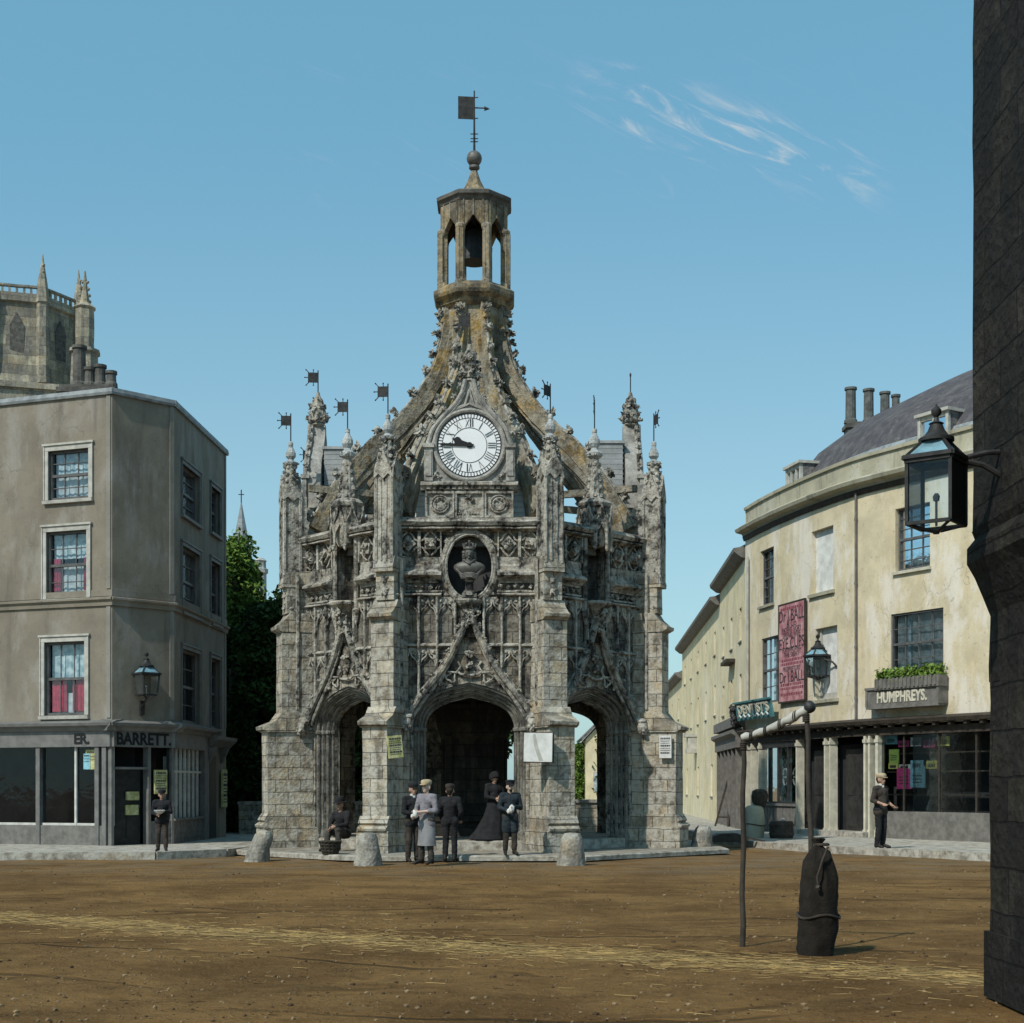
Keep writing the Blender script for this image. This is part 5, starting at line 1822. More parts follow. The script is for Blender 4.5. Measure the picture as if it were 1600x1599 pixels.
# far end of the street seen through the cross
def gable_house(loc, w, d, h, rh, label, mat, rz=0):
    t = thing('gabled_house', label, 'house', loc, rz)
    m = MB()
    m.prism([(-w / 2, 0), (w / 2, 0), (w / 2, h), (0, h + rh), (-w / 2, h)], -d / 2, d / 2)
    m.obj('wall', M[mat], t)
    r = MB()
    for sx in (-1, 1):
        r.add([(0, -d / 2 - .3, h + rh + .12), (sx * (w / 2 + .3), -d / 2 - .3, h - .12), (sx * (w / 2 + .3), d / 2 + .3, h - .12), (0, d / 2 + .3, h + rh + .12),
               (0, -d / 2 - .3, h + rh + .3), (sx * (w / 2 + .4), -d / 2 - .3, h + .06), (sx * (w / 2 + .4), d / 2 + .3, h + .06), (0, d / 2 + .3, h + rh + .3)],
              [(0, 1, 2, 3), (4, 5, 6, 7), (0, 1, 5, 4), (1, 2, 6, 5), (2, 3, 7, 6), (3, 0, 4, 7)])
    r.obj('roof', M['slate'], t)
    for x in (-w * .25, w * .25):
        for z in (1.2, 4.4):
            if z + 1.6 > h: continue
            f = MB(); f.box(x - .55, x + .55, -d / 2 - .05, -d / 2 + .02, z, z + 1.6); o = f.obj('window', M['trim'], t)
            g = MB(); g.box(x - .45, x + .45, -d / 2 - .07, -d / 2 - .055, z + .1, z + 1.5); g.obj('pane', M['blue_net'], o)
    return t


gh = gable_house((8.3, 121, 0), 4.6, 8, 5.5, 2.4, 'small pale gabled house far off, seen through the right arch', 'yellow_far')
M['leaf_dark'] = plain('dark_foliage', (.018, .04, .012), .75, .5, .8, second=(.05, .095, .024), spec=.15)
M['leaf_bright'] = plain('bright_foliage', (.06, .13, .022), .75, .4, 1.2, second=(.15, .24, .045), spec=.15)
M['bark'] = plain('bark', (.06, .05, .038), .9, .3, 5, bump=.5)
iv = MB()
leaf_cloud(iv, lambda: (Vector((random.gauss(-.2, .5), -4.15, random.uniform(.3, 6.0))), 1), 1500, .16)
iv.obj('ivy', M['leaf_dark'], gh, recalc=False)

# ================================================================== TREES ON THE LEFT
def tree(label, loc, h, rx, kind, n, size, mat, group=None, base=.15, seed=1):
    random.seed(seed)
    t = thing('tree', label, 'tree', loc, group=group)
    tr = MB()
    tr.tube([(0, 0, -.1), (.05, 0, h * .3), (-.05, .05, h * .65), (0, 0, h * .93)], [.3, .24, .14, .04], 10)
    clumps = []
    k = 46
    for i in range(k):
        f = (i + .5) / k
        z = h * (base + (1 - base) * f)
        if kind == 'cone': rr = rx * (1 - f) ** .8 * 1.0 + .25
        else: rr = rx * (sin(pi * min(1, .12 + f * .88)) ** .6)
        a = i * 2.4 + random.uniform(-.4, .4)
        q = rr * random.uniform(.45, 1.0)
        c = Vector((cos(a) * q, sin(a) * q, z + random.uniform(-.3, .3)))
        clumps.append((c, random.uniform(.55, 1.0) * (.5 + .35 * rr)))
        if i % 2 == 0: tr.tube([(0, 0, max(z - .9, .5)), (c.x * .5, c.y * .5, z - .45), tuple(c)], [.08, .05, .02], 6)
    tr.obj('trunk', M['bark'], t, smooth=True)
    cr = MB()

    def fn():
        c, r = random.choice(clumps)
        d = Vector((random.gauss(0, 1), random.gauss(0, 1), random.gauss(0, .55 if kind == 'cone' else .8)))
        d.normalize()
        return c + d * r * random.uniform(.35, 1.0), 1
    leaf_cloud(cr, fn, n, size)
    cr.obj('crown', M[mat], t, recalc=False)
    return t


tree('tall dark evergreen rising beside the grey corner building', W(372, 1262, 52) * 1 + Vector((0, 0, -W(372, 1262, 52).z)), 9.6, 1.9, 'cone', 30000, .15, 'leaf_dark', base=.05, seed=3)
tree('bright green young conifer in front of the dark evergreen', (-9.55, 49.6, 0), 9.9, .9, 'cone', 5000, .11, 'leaf_bright', base=.66, seed=5)
tree('dense dark yew filling the gap above the low garden wall', (-8.0, 47.6, 0), 7.4, 1.75, 'round', 26000, .13, 'leaf_dark', base=.02, seed=17)
tree('broad dark tree between the evergreen and the stone cross', (-7.3, 53, 0), 9.0, 2.5, 'round', 34000, .15, 'leaf_dark', base=.04, seed=8)
tree('rounded dark tree standing behind the stone cross', (-3.6, 58, 0), 6.6, 3.4, 'round', 24000, .19, 'leaf_dark', base=.04, seed=11)
tree('bright green tree at the far end of the street, seen through the right arch', (5.55, 119, 0), 5.0, .6, 'round', 3000, .16, 'leaf_bright', base=.1, seed=13)
random.seed(21)
w = thing('garden_wall', 'low pale stone garden wall between the corner shop and cross', 'wall', (0, 45.5, 0))
b = MB(); b.box(-8.6, 2.0, -.2, .2, 0, 1.05); b.obj('wall_body', M['stone_low'], w, wear=(.5, .01, 2))
b = MB(); b.box(-8.62, 2.02, -.26, .26, 1.05, 1.15); b.obj('coping', M['paving'], w, wear=(.5, .01, 2))

w = thing('low_wall', 'low sunlit stone wall beyond the cross, seen through the right arch', 'wall', (2.4, 48.5, 0))
b = MB(); b.box(-.9, 3.2, -.2, .2, 0, 1.08); b.obj('wall_body', M['stone_low'], w, wear=(.5, .01, 2))
b = MB(); b.box(-.95, 3.25, -.26, .26, 1.08, 1.18); b.obj('coping', M['paving'], w, wear=(.5, .01, 2))
# ================================================================== CHURCH TOWER, SPIRE
t = thing('bell_tower', 'pale stone church bell tower with pinnacles above the grey parapet', 'tower', (-31.5, 92, 0), R(17))
M['tower'] = stone('weathered_tower_stone', (.3, .275, .21), (.4, .37, .3), (.34, .26, .14), (.1, .1, .1), soot=.6, och=.5, white=.2, brick=(1.2, .6), bump=.5, off=11)
b = MB()
b.box(-4.6, 4.6, -4.6, 4.6, 0, 26.3)
for z in (18, 22, 25.9): b.box(-4.8, 4.8, -4.8, 4.8, z, z + .35)
b.obj('shaft', M['tower'], t, wear=(1.5, .03, 1))
b = MB()
b.lathe([(4.2, 26.2), (4.0, 27), (3.8, 31.4), (4.0, 31.5), (4.0, 32.0), (3.6, 32.1)], 8, ph=P8)
for k in range(8):
    a = R(45 * k)
    b.box(-1.5, 1.5, -3.72, -3.5, 32.35, 32.5, M=Matrix.Rotation(a, 4, 'Z'))
    for q in range(-3, 4): b.box(q * .42 - .07, q * .42 + .07, -3.68, -3.54, 31.95, 32.4, M=Matrix.Rotation(a, 4, 'Z'))
    ca, sa = cos(a + P8) * 3.95, sin(a + P8) * 3.95
    b.lathe([(.4, 26.5), (.36, 31.4), (.46, 31.5), (.4, 31.8), (.34, 32.3), (.28, 32.8), (.1, 33.9), (.02, 34.5)], 6, (ca, sa, 0))
    for q in range(4): b.blob((ca * 1.03, sa * 1.03, 32.6 + q * .4), .12)
b.obj('octagon', M['tower'], t, wear=(1.2, .03, 1))
for k in range(8):
    a = R(45 * k)
    b = MB(); b.prism([(-.42, 27.4), (.42, 27.4), (.42, 30.0), (0, 30.8), (-.42, 30.0)], -3.64, -3.5)
    b.obj('louvre_window', M['stone_dark'], t, rz=a)
for sx in (-1, 1):
    for sy in (-1, 1):
        b = MB()
        x, y = sx * 4.0, sy * 4.0
        b.box(x - .85, x + .85, y - .85, y + .85, 18, 26.6)
        b.lathe([(.95, 26.5), (.85, 28.4), (1.0, 28.5), (.95, 28.7), (.6, 28.8), (.6, 31.2), (.72, 31.3), (.34, 31.6), (.18, 32.4), (.05, 33.6)], 8, (x, y, 0), ph=P8)
        for q in range(4): b.blob((x + .32 - q * .06, y, 31.7 + q * .4), .12); b.blob((x - .32 + q * .06, y, 31.7 + q * .4), .12)
        b.obj('corner_turret', M['tower'], t, wear=(1, .03, 1))
t = thing('church_spire', 'slender grey spire far off above the dark trees', 'spire', W(377, 1230, 150) - Vector((0, 0, 1.6)))
b = MB()
zt = W(0, 785, 150).z; zb = W(0, 850, 150).z
b.lathe([(1.0, 0), (1.0, zb - 1.2), (1.15, zb - 1.1), (1.15, zb - .6), (.85, zb), (.04, zt)], 8, ph=P8)
b.obj('spire_body', M['lead'], t)
b = MB(); b.tube([(0, 0, zt - .2), (0, 0, zt + 1.3)], .06, 6); b.bar((-.3, 0, zt + .8), (.3, 0, zt + .8), .08); b.obj('cross', M['iron'], t)
t = thing('stone_turret', 'small pale turret top peeping over the trees by the cross', 'turret', W(406, 1230, 140) - Vector((0, 0, 1.6)))
b = MB(); zt = W(0, 872, 140).z
b.lathe([(.65, 0), (.65, zt - 1.6), (.8, zt - 1.5), (.8, zt - 1.1), (.6, zt - 1.0), (.6, zt - .4), (.7, zt - .3), (.3, zt)], 8)
b.obj('turret_body', M['blue_stone'], t)

# ================================================================== LAMPS
M_pot = None


def lantern_lamp(name, label, loc, rz, hw, sides, hh, taper, top='ogee', glass='glass'):
    """street lantern hanging at loc = centre of its base"""
    t = thing(name, label, 'street lamp', loc, rz, 'street lamps')
    ph = pi / sides + pi / 2
    f = MB()
    r0, r1 = hw * taper, hw
    def P(k, r, z): return Vector((r * cos(ph + 2 * pi * k / sides), r * sin(ph + 2 * pi * k / sides), z))
    th = hw * .055
    for k in range(sides):
        f.bar(P(k, r0, 0), P(k, r1, hh), th * 2)
        f.bar(P(k, r0, 0), P(k + 1, r0, 0), th * 2); f.bar(P(k, r1 * 1.02, hh), P(k + 1, r1 * 1.02, hh), th * 2.6)
        f.bar(P(k, r1 * 1.12, hh + th * 2), P(k + 1, r1 * 1.12, hh + th * 2), th * 2.4)
        f.bar(P(k, r1 * 1.1, hh + th * 2), P(k, r1 * .36, hh + hw * .75), th * 1.6)
        f.bar(P(k, r0, 0), P(k, r0 * .15, -hw * .22), th * 1.3)
    f.lathe([(hw * .1, -hw * .3), (hw * .14, -hw * .2), (hw * .05, -.18 * hw)], 8)
    f.obj('frame', M['iron'], t)
    g = MB()
    for k in range(sides): g.add([P(k, r0 * .99, .01), P(k + 1, r0 * .99, .01), P(k + 1, r1 * .99, hh), P(k, r1 * .99, hh)], [(0, 1, 2, 3)])
    g.obj('pane', M['glass'], t)
    g = MB()
    for k in range(sides): g.add([P(k, r1 * 1.08, hh + th * 2), P(k + 1, r1 * 1.08, hh + th * 2), P(k + 1, r1 * .36, hh + hw * .74), P(k, r1 * .36, hh + hw * .74)], [(0, 1, 2, 3)])
    g.obj('roof_pane', M['roof_glass'], t)
    h = MB()
    z = hh + hw * .72
    h.lathe([(hw * .56, z - .06 * hw), (hw * .56, z + .04 * hw), (hw * .4, z + .12 * hw), (hw * .27, z + .3 * hw), (hw * .2, z + .48 * hw), (hw * .24, z + .52 * hw), (hw * .1, z + .6 * hw), (hw * .06, z + .72 * hw), (hw * .16, z + .84 * hw), (hw * .16, z + .96 * hw), (hw * .05, z + 1.08 * hw), (.005, z + 1.15 * hw)], 16)
    h.obj('chimney_cap', M['iron'], t, smooth=True)
    bn = MB(); bn.tube([(0, 0, -.05 * hw), (0, 0, hh * .4)], hw * .04, 6); bn.lathe([(hw * .1, hh * .38), (hw * .12, hh * .45), (hw * .06, hh * .5)], 8)
    bn.obj('burner', M['bronze'], t)
    return t


M['roof_glass'] = plain('blue_roof_glass', (.16, .28, .33), .2, .3, 6, spec=.5)
M['tin'] = plain('black_tin_back', (.012, .012, .012), .5, .2, 6)
# the near lantern on the right
Yn = 10.4
p0 = W(1463, 820, Yn)
nl = lantern_lamp('street_lamp', 'large near square street lantern on bracket at the dark pier', p0, R(-36), .225, 4, .45, 1.0)
b = MB()
q = Matrix.Rotation(R(36), 3, 'Z')
b.box(.161, .165, -.15, .15, .01, .44)
b.obj('blackened_pane', M['tin'], nl)
b = MB()
b.tube([q @ Vector((.2, 0, .46)), q @ Vector((.34, 0, .43)), q @ Vector((.46, 0, .36)), q @ Vector((.62, 0, .3))], .022, 8)
b.tube([q @ Vector((.2, 0, .48)), q @ Vector((.36, 0, .52)), q @ Vector((.65, 0, .54))], .02, 8)
b.obj('bracket', M['iron'], nl)
# wall lantern of the corner shop
ul = cC.u_px(229)
pl = W(229, 1086, cC.pt(ul, -.42, 0).y)
ll = lantern_lamp('street_lamp', 'square wall lantern over the shop name on the grey corner', pl, atan2(cC.at(ul)[1].y, cC.at(ul)[1].x), .33, 4, .5, .82)
b = MB()
b.tube([(0, .42, -.34), (0, .3, -.36), (0, .12, -.2), (0, 0, -.08)], .025, 8)
b.box(-.06, .06, .2, .6, -.5, -.14)
b.tube([(0, .4, -.44), (.03, .3, -.42), (0, .22, -.32)], .02, 6)
b.obj('bracket', M['iron'], ll)
# bracket lantern on the yellow front
ul = up(1278)
pl = W(1278, 1057, cR.pt(ul, -.75, 0).y)
rl = lantern_lamp('street_lamp', 'hexagonal lantern on curved iron bracket beside the pink advertisement', pl, 0, .4, 6, .58, .92)
_, tt = cR.at(ul)
ax = Vector((tt.x, tt.y, 0)); nx = Vector((-tt.y, tt.x, 0))
b = MB()
b.tube([ax * .38 + Vector((0, 0, .5)), ax * .62 + nx * .15 + Vector((0, 0, .4)), ax * .8 + nx * .4 + Vector((0, 0, .05)), ax * .85 + nx * .6 + Vector((0, 0, -.6)), ax * .82 + nx * .68 + Vector((0, 0, -1.0)), ax * .5 + nx * .72 + Vector((0, 0, -1.25))], .028, 8)
b.obj('bracket', M['iron'], rl)

# dark pier of the near building at the right edge
t = thing('building_pier', 'dark near building edge with moulded corbel at the right', 'building', (3.52, 10.4, 0))
b = MB()
M['pier'] = stone('vignette_dark_stone', (.024, .022, .019), (.04, .036, .03), (.03, .024, .014), (.01, .009, .009), soot=.6, och=.3, white=.02, brick=(.7, .34), bump=1.0, mortar=.4, off=17)  # near-black colour stands in for vignette darkness at the frame edge
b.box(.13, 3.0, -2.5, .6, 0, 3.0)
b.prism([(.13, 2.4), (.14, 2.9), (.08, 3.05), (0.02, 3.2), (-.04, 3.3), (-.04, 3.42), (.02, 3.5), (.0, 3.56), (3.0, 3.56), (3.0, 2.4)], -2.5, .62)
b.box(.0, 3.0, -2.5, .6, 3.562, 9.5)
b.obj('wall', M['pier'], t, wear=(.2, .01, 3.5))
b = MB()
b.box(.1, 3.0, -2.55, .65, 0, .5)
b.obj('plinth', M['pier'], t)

# ================================================================== NOTICES ON THE CROSS
def notice(name, label, px, py, Y, w, h, ang, mat, tilt=0, group=None, ruled=6, frame=True, seed=0):
    rnd = random.Random(seed)
    p = W(px, py, Y)
    t = thing(name, label, 'notice', p, ang, group)
    b = MB()
    TM = Matrix.Rotation(tilt, 4, 'Y')
    b.box(-w / 2, w / 2, -.03, .03, -h / 2, h / 2, M=TM)
    b.obj('board', M[mat], t, wear=(.2, .004, 6))
    if ruled:
        k = MB()
        z = h * .4
        for i in range(ruled):
            hh = h * (.07 if i % 3 == 0 else .03)
            x = -w * .4
            while x < w * .36:
                ww = rnd.uniform(.04, .1) * w * (1.8 if i % 3 == 0 else 1)
                k.box(x, min(x + ww, w * .42), -.036, -.031, z - hh, z, M=TM)
                x += ww + w * .04
            z -= hh + h * .8 / ruled * .55
        k.obj('printed_lines', M['ink'], t)
    return t


M['poster_yellow'] = plain('yellow_bill_paper', (.46, .45, .16), .9, .35, 7, second=(.56, .55, .3))
M['poster_white'] = plain('white_bill_paper', (.58, .58, .55), .8, .12, 5, second=(.68, .68, .66))
notice('poster', 'yellow printed bill tilted on the left front buttress', 617, 1167, 32.25, .34, .5, R(22), 'poster_yellow', R(-6), ruled=8)
n2 = notice('notice_board', 'large blank white notice board beside the central arch', 841, 1168, 32.0, .64, .64, R(-12), 'poster_white', R(1), ruled=0)
b = MB(); b.box(-.34, .34, .03, .1, -.34, .34); b.obj('backing', M['wood_dark'], n2)
b = MB(); b.add([(-.12, -.033, .3), (-.06, -.033, .3), (.02, -.033, -.05), (.12, -.033, -.3), (.02, -.033, -.3), (-.08, -.033, 0)], [(0, 1, 2, 3, 4, 5)]); b.obj('torn_paper', M['trim'], n2)
notice('notice_board', 'small white notice on the far right buttress', 1040, 1167, 35.0, .3, .55, R(-22), 'poster_white', 0, ruled=7, seed=4)
# bills on the corner shop
def shop_notice(label, c, px, py, w, h, mat, ruled, d=-.06, seed=0):
    u = c.u_px(px)
    p, t_ = c.at(u)
    q = c.pt(u, d, c.z_py(u, py))
    t = notice('poster', label, 0, 0, 1, w, h, atan2(t_.y, t_.x), mat, 0, None, ruled, seed=seed)
    t.location = q
    return t


shop_notice('yellow bill pasted beside the shop door above the boy', cC, 250, 1222, .36, .62, 'poster_yellow', 7, -.02, 1)
shop_notice('upper yellow paper on the dark shop door', cC, 214, 1244, .36, .22, 'poster_yellow', 0, .24, 2)
shop_notice('lower yellow paper on the dark shop door', cC, 213, 1266, .36, .26, 'poster_yellow', 0, .24, 3)
shop_notice('tall yellow bill at the far end of the shopfront', cS, 346, 1232, .5, 1.1, 'poster_yellow', 9, -.08, 4)
shop_notice('coloured print in the left shop window, yellow edge', cF, 140, 1187, .3, .5, 'poster_yellow', 3, .08, 5)
shop_notice('pale blue print beside the yellow one in left window', cF, 134, 1190, .2, .4, 'c_blue', 3, .07, 6)

# ================================================================== GUARD STONES
def guard_stone(px, py, label, s, lean, rnd):
    Y = EYE * F / (py - HZ)
    p = W(px, py, Y)
    t = thing('guard_stone', label, 'guard stone', (p.x, Y + .25, 0), rnd, 'guard stones around the cross')
    b = MB()
    b.lathe([(.33, -.05), (.31, .1), (.26, .35), (.22, .55), (.17, .62), (.05, .64)], 14, sx=s, sy=.9)
    for i, v in enumerate(b.v): v.x += lean * v.z
    b.obj('stone', M['guard'], t, smooth=True, wear=(.12, .035, 4))
    return t


guard_stone(397, 1345, 'leaning guard stone at the left end of the cross step', .85, .3, 0)
guard_stone(573, 1351, 'upright guard stone before the left front buttress', .95, 0, 1)
guard_stone(893, 1351, 'broad ochre stained guard stone before the right front buttress', 1.05, -.1, 2)
guard_stone(1097, 1331, 'pale guard stone at the right end of the cross step', .9, -.12, 3)

# ================================================================== STALL FRAME IN THE FOREGROUND
Y1 = 14.6
pA = W(1162, 1152, Y1); pB = W(1260, 1108, 14.25)
t = thing('awning_frame', 'slender dark posts carrying a rolled white canvas rail in foreground', 'awning frame', (pA.x, pA.y, 0))
o0 = Vector((pA.x, pA.y, 0))
for (b0, b1, r) in ((W(1160, 1475, Y1), pA, .026), (W(1272, 1480, 14.25), pB, .026)):
    b = MB()
    b0 = Vector((b0.x, b0.y, -.05))
    pts = [b0 + (b1 - b0) * k / 8 + Vector((.008 * sin(k * 2), .006 * cos(k * 3), 0)) for k in range(9)]
    b.tube([p - o0 for p in pts], [r * 1.15, r * 1.1, r * 1.05, r, r * 1.04, r * .98, r, r * .95, r * .97], 10)
    for q in range(4): b.tube([pts[-1] - o0 + Vector((.03 * cos(a_), .03 * sin(a_), -.06 - .02 * q)) for a_ in [2 * pi * i / 10 for i in range(10)]], .01, 5, closed=True)
    b.obj('post', M['wood_dark'], t, smooth=True)
b = MB()
d = pB - pA
rail = [pA - d * .03 + d * (k / 14) * 1.07 + Vector((0, .01 * sin(k * 1.7), -.035 * sin(pi * k / 14) + .006 * sin(k * 2.3))) for k in range(15)]
b.tube([p - o0 for p in rail], [.034 + .006 * sin(k * 1.9) + .012 * k / 14 for k in range(15)], 12)
b.obj('canvas_rail', M['trim'], t, smooth=True, wear=(.1, .004, 14))
b = MB()
for k in (2, 5, 8, 11):
    for e_ in (0, .02): b.tube([rail[k] - o0 + d.normalized() * e_ + (Vector((-d.y, d.x, 0)).normalized() * cos(a_) + Vector((0, 0, 1)) * sin(a_)) * .05 for a_ in [2 * pi * i / 12 for i in range(12)]], .006, 5, closed=True)
b.tube([p - o0 + Vector((0, 0, -.05)) for p in rail[2:12]], .005, 5)
b.obj('lashing', M['wood_dark'], t)
b = MB()
e = rail[-1] - o0
b.blob(e, .06, 3, .12)
b.obj('rail_end', M['iron'], t, smooth=True)

t = thing('cloth_bundle', 'tall dark tied sack standing on the road before the right awning post', 'sack', (2.93, 13.9, 0), R(10))
M['sack'] = plain('dark_sackcloth', (.014, .011, .008), .95, .45, 9, bump=.6)
b = MB()
n = 40
prof = [(.19, -.06), (.215, .04), (.23, .25), (.215, .5), (.2, .72), (.165, .88), (.11, .98), (.06, 1.03), (.05, 1.06), (.075, 1.1), (.05, 1.115), (.01, 1.1)]
b.lathe(prof, n, sy=.85)
for v in b.v:
    a = atan2(v.y, v.x)
    fold = max(0, min(1, (v.z - .35) / .6))
    k = 1 + fold * (.07 * sin(a * 8 + v.z * 2) + .04 * sin(a * 15 + 1)) + .07 * noise.noise(v * 4)
    v.x *= k; v.y *= k
    v.x += .05 * sin(v.z * 2.3)
    v.x *= .88; v.y *= .88
    v.x += .03 * noise.noise(v * 9)
b.obj('sackcloth', M['sack'], t, smooth=True, wear=(.06, .012, 9))
b = MB()
b.tube([(.065 + .062 * cos(a), .062 * sin(a) * .85, 1.045) for a in [2 * pi * i / 16 for i in range(16)]], .014, 6, closed=True)
b.tube([(.06, -.16, 1.03), (.0, -.17, .9), (-.06, -.185, .74), (-.05, -.19, .66)], .011, 6)
b.blob((-.05, -.19, .65), .025, 1, .2)
b.tube([(.03 + .208 * cos(a), .178 * sin(a), .36 + .02 * sin(3 * a)) for a in [2 * pi * i / 24 for i in range(24)]], .012, 6, closed=True)
b.obj('cord', M['wood_dark'], t, smooth=True)

# ================================================================== SMALL THINGS
def basket(label, loc, r, h, mat='wicker'):
    t = thing('basket', label, 'basket', loc)
    b = MB()
    b.lathe([(r * .75, 0), (r * .95, h * .6), (r * 1.08, h * .95), (r * 1.12, h), (r * 1.02, h), (r * .9, h * .6), (r * .7, .04), (.01, .04)], 20)
    for z in (.25, .5, .75, 1.0): b.tube([((r * (.76 + .36 * z)) * cos(a), (r * (.76 + .36 * z)) * sin(a), h * z) for a in [2 * pi * i / 20 for i in range(20)]], .015, 5, closed=True)
    for i in range(16):
        a = 2 * pi * i / 16
        b.bar((r * .77 * cos(a), r * .77 * sin(a), 0), (r * 1.12 * cos(a), r * 1.12 * sin(a), h), .02)
    b.obj('wickerwork', M[mat], t)
    return t


M['wicker'] = plain('dark_wicker', (.05, .042, .032), .85, .4, 14, bump=.4)
p = W(516, 1336, 1.5 * F / 106)
basket('dark wicker basket at the seated man feet', (p.x, p.y, .12), .22, .28)
p = W(1222, 1310, 41.5)
t = thing('storage_tub', 'dark round tub against the boarded stall riser', 'tub', (p.x, 41.6, .12))
b = MB(); b.lathe([(.32, 0), (.35, .08), (.35, .4), (.33, .48), (.28, .5), (.22, .47)], 18)
for z in (.1, .36): b.lathe([(.355, z), (.365, z + .01), (.365, z + .05), (.355, z + .06)], 18)
b.obj('staves', M['wood_dark'], t)
b = MB(); b.blob((.05, 0, .53), .07, 2, .2, (1, 1, .8)); b.obj('white_knob', M['trim'], t)
p = W(1180, 1310, 42)
t = thing('covered_barrel', 'pale cloth covered barrel standing at the dark shop corner', 'barrel', (p.x, 42.2, .12))
b = MB(); b.lathe([(.28, 0), (.31, .2), (.32, .5), (.29, .82), (.22, .92), (.06, .96)], 20)
for v in b.v:
    k = 1 + .04 * noise.noise(v * 4); v.x *= k; v.y *= k
b.obj('cloth_cover', M['parapet'], t, smooth=True)
b = MB(); b.tube([(.325 * cos(a), .325 * sin(a), .38 + .03 * sin(a * 2)) for a in [2 * pi * i / 24 for i in range(24)]], .014, 5, closed=True); b.obj('cord', M['wood_dark'], t)
p = W(1180, 1262, 43)
t = thing('dark_basket', 'dark round basket resting on the pale covered barrel', 'basket', (p.x, 42.2, 1.06))
b = MB(); b.lathe([(.17, 0), (.22, .1), (.25, .28), (.22, .42), (.12, .48)], 16); b.obj('wickerwork', M['wicker'], t)
p = W(1137, 1318, 38.6)
t = thing('handcart_body', 'low dark flat barrow lying on the kerb near the cross', 'barrow', (p.x, 38.6, .13))
b = MB()
b.prism([(-.55, 0), (.45, 0), (.55, .1), (.2, .24), (-.25, .22), (-.6, .1)], -.3, .3)
b.bar((.3, -.25, .16), (.95, -.3, .02), .05); b.bar((.3, .25, .16), (.95, .2, .02), .05)
b.obj('tray', M['wood_dark'], t)

# ================================================================== PEOPLE
def fuse(name, caps, mats, parent, voxel, smooth=2):
    """one continuous surface from tapered limbs: caps = (p0, p1, r0, r1, material index[, squash])"""
    b = MB()
    for c in caps: b.capsule(c[0], c[1], c[2], c[3], 14)
    me = b.mesh('tmp')
    o = bpy.data.objects.new('tmp', me)
    C.objects.link(o)
    m = o.modifiers.new('r', 'REMESH'); m.mode = 'VOXEL'; m.voxel_size = voxel
    s = o.modifiers.new('s', 'SMOOTH'); s.iterations = smooth; s.factor = .5
    dg = bpy.context.evaluated_depsgraph_get()
    ev = bpy.data.meshes.new_from_object(o.evaluated_get(dg))
    bpy.data.objects.remove(o)
    bpy.data.meshes.remove(me)
    if name in ('jacket', 'trousers'):        # creases in the cloth
        for v in ev.vertices:
            p = v.co
            v.co = p + noise.noise_vector(Vector((p.x * 13, p.y * 13, p.z * 22))) * .007 + noise.noise_vector(p * 7) * .007
    ev.name = name
    n = len(ev.polygons)
    cen = np.empty(n * 3, np.float32)
    ev.polygons.foreach_get('center', cen)
    cen = cen.reshape(-1, 3)
    best = np.full(n, 1e9); idx = np.zeros(n, np.int32)
    for c in caps:
        p0, p1 = np.array(c[0]), np.array(c[1])
        d = p1 - p0
        L2 = max(float(d @ d), 1e-9)
        t = np.clip(((cen - p0) @ d) / L2, 0, 1)
        dist = np.linalg.norm(cen - (p0 + t[:, None] * d), axis=1) - (c[2] + (c[3] - c[2]) * t)
        k = dist < best
        best[k] = dist[k]; idx[k] = c[4]
    o = put(name, ev, mats, parent, 'all')
    ev.polygons.foreach_set('material_index', idx)
    return o


M['skin'] = plain('skin', (.36, .22, .16), .6, .12, 12)
M['skin_pale'] = plain('pale_skin', (.5, .36, .29), .6, .1, 12)
M['boot'] = plain('boot_leather', (.02, .018, .015), .6, .3, 12)
M['eye'] = plain('eye_dark', (.02, .02, .02), .3, .1, 5)
M['hair'] = plain('dark_hair', (.03, .022, .015), .8, .3, 30)
M['cloth_black'] = plain('black_cloth', (.016, .016, .018), .95, .35, 8, bump=.3)
M['cloth_navy'] = plain('dark_blue_cloth', (.02, .028, .034), .95, .35, 8, bump=.3)
M['cloth_brown'] = plain('dark_brown_cloth', (.045, .036, .03), .95, .35, 8, bump=.3)
M['cloth_mud'] = plain('muddy_trousers', (.05, .045, .04), .95, .4, 10, bump=.3)
M['cloth_grey'] = plain('grey_smock', (.19, .18, .2), .95, .2, 8, bump=.4)
M['apron'] = plain('stained_grey_apron', (.16, .16, .165), .95, .1, 3, bump=.4, second=(.25, .25, .26))
M['cap_tan'] = plain('tan_cap', (.42, .34, .22), .9, .15, 10)
M['linen'] = plain('white_linen', (.6, .6, .58), .9, .1, 10)

V = Vector


def std_pose():
    return dict(hipL=V((.09, 0, .92)), hipR=V((-.09, 0, .92)), kneeL=V((.1, -.02, .5)), kneeR=V((-.1, -.02, .5)), ankL=V((.11, .02, .09)), ankR=V((-.11, .02, .09)),
                toeL=V((.14, -.15, .04)), toeR=V((-.14, -.15, .04)), shL=V((.19, 0, 1.41)), shR=V((-.19, 0, 1.41)), elL=V((.26, .03, 1.13)), elR=V((-.26, .03, 1.13)),
                haL=V((.25, -.06, .88)), haR=V((-.25, -.06, .88)), neck=V((0, .0, 1.46)), head=V((0, -.015, 1.61)), pelvis=V((0, 0, .95)), face=V((0, -1, 0)))


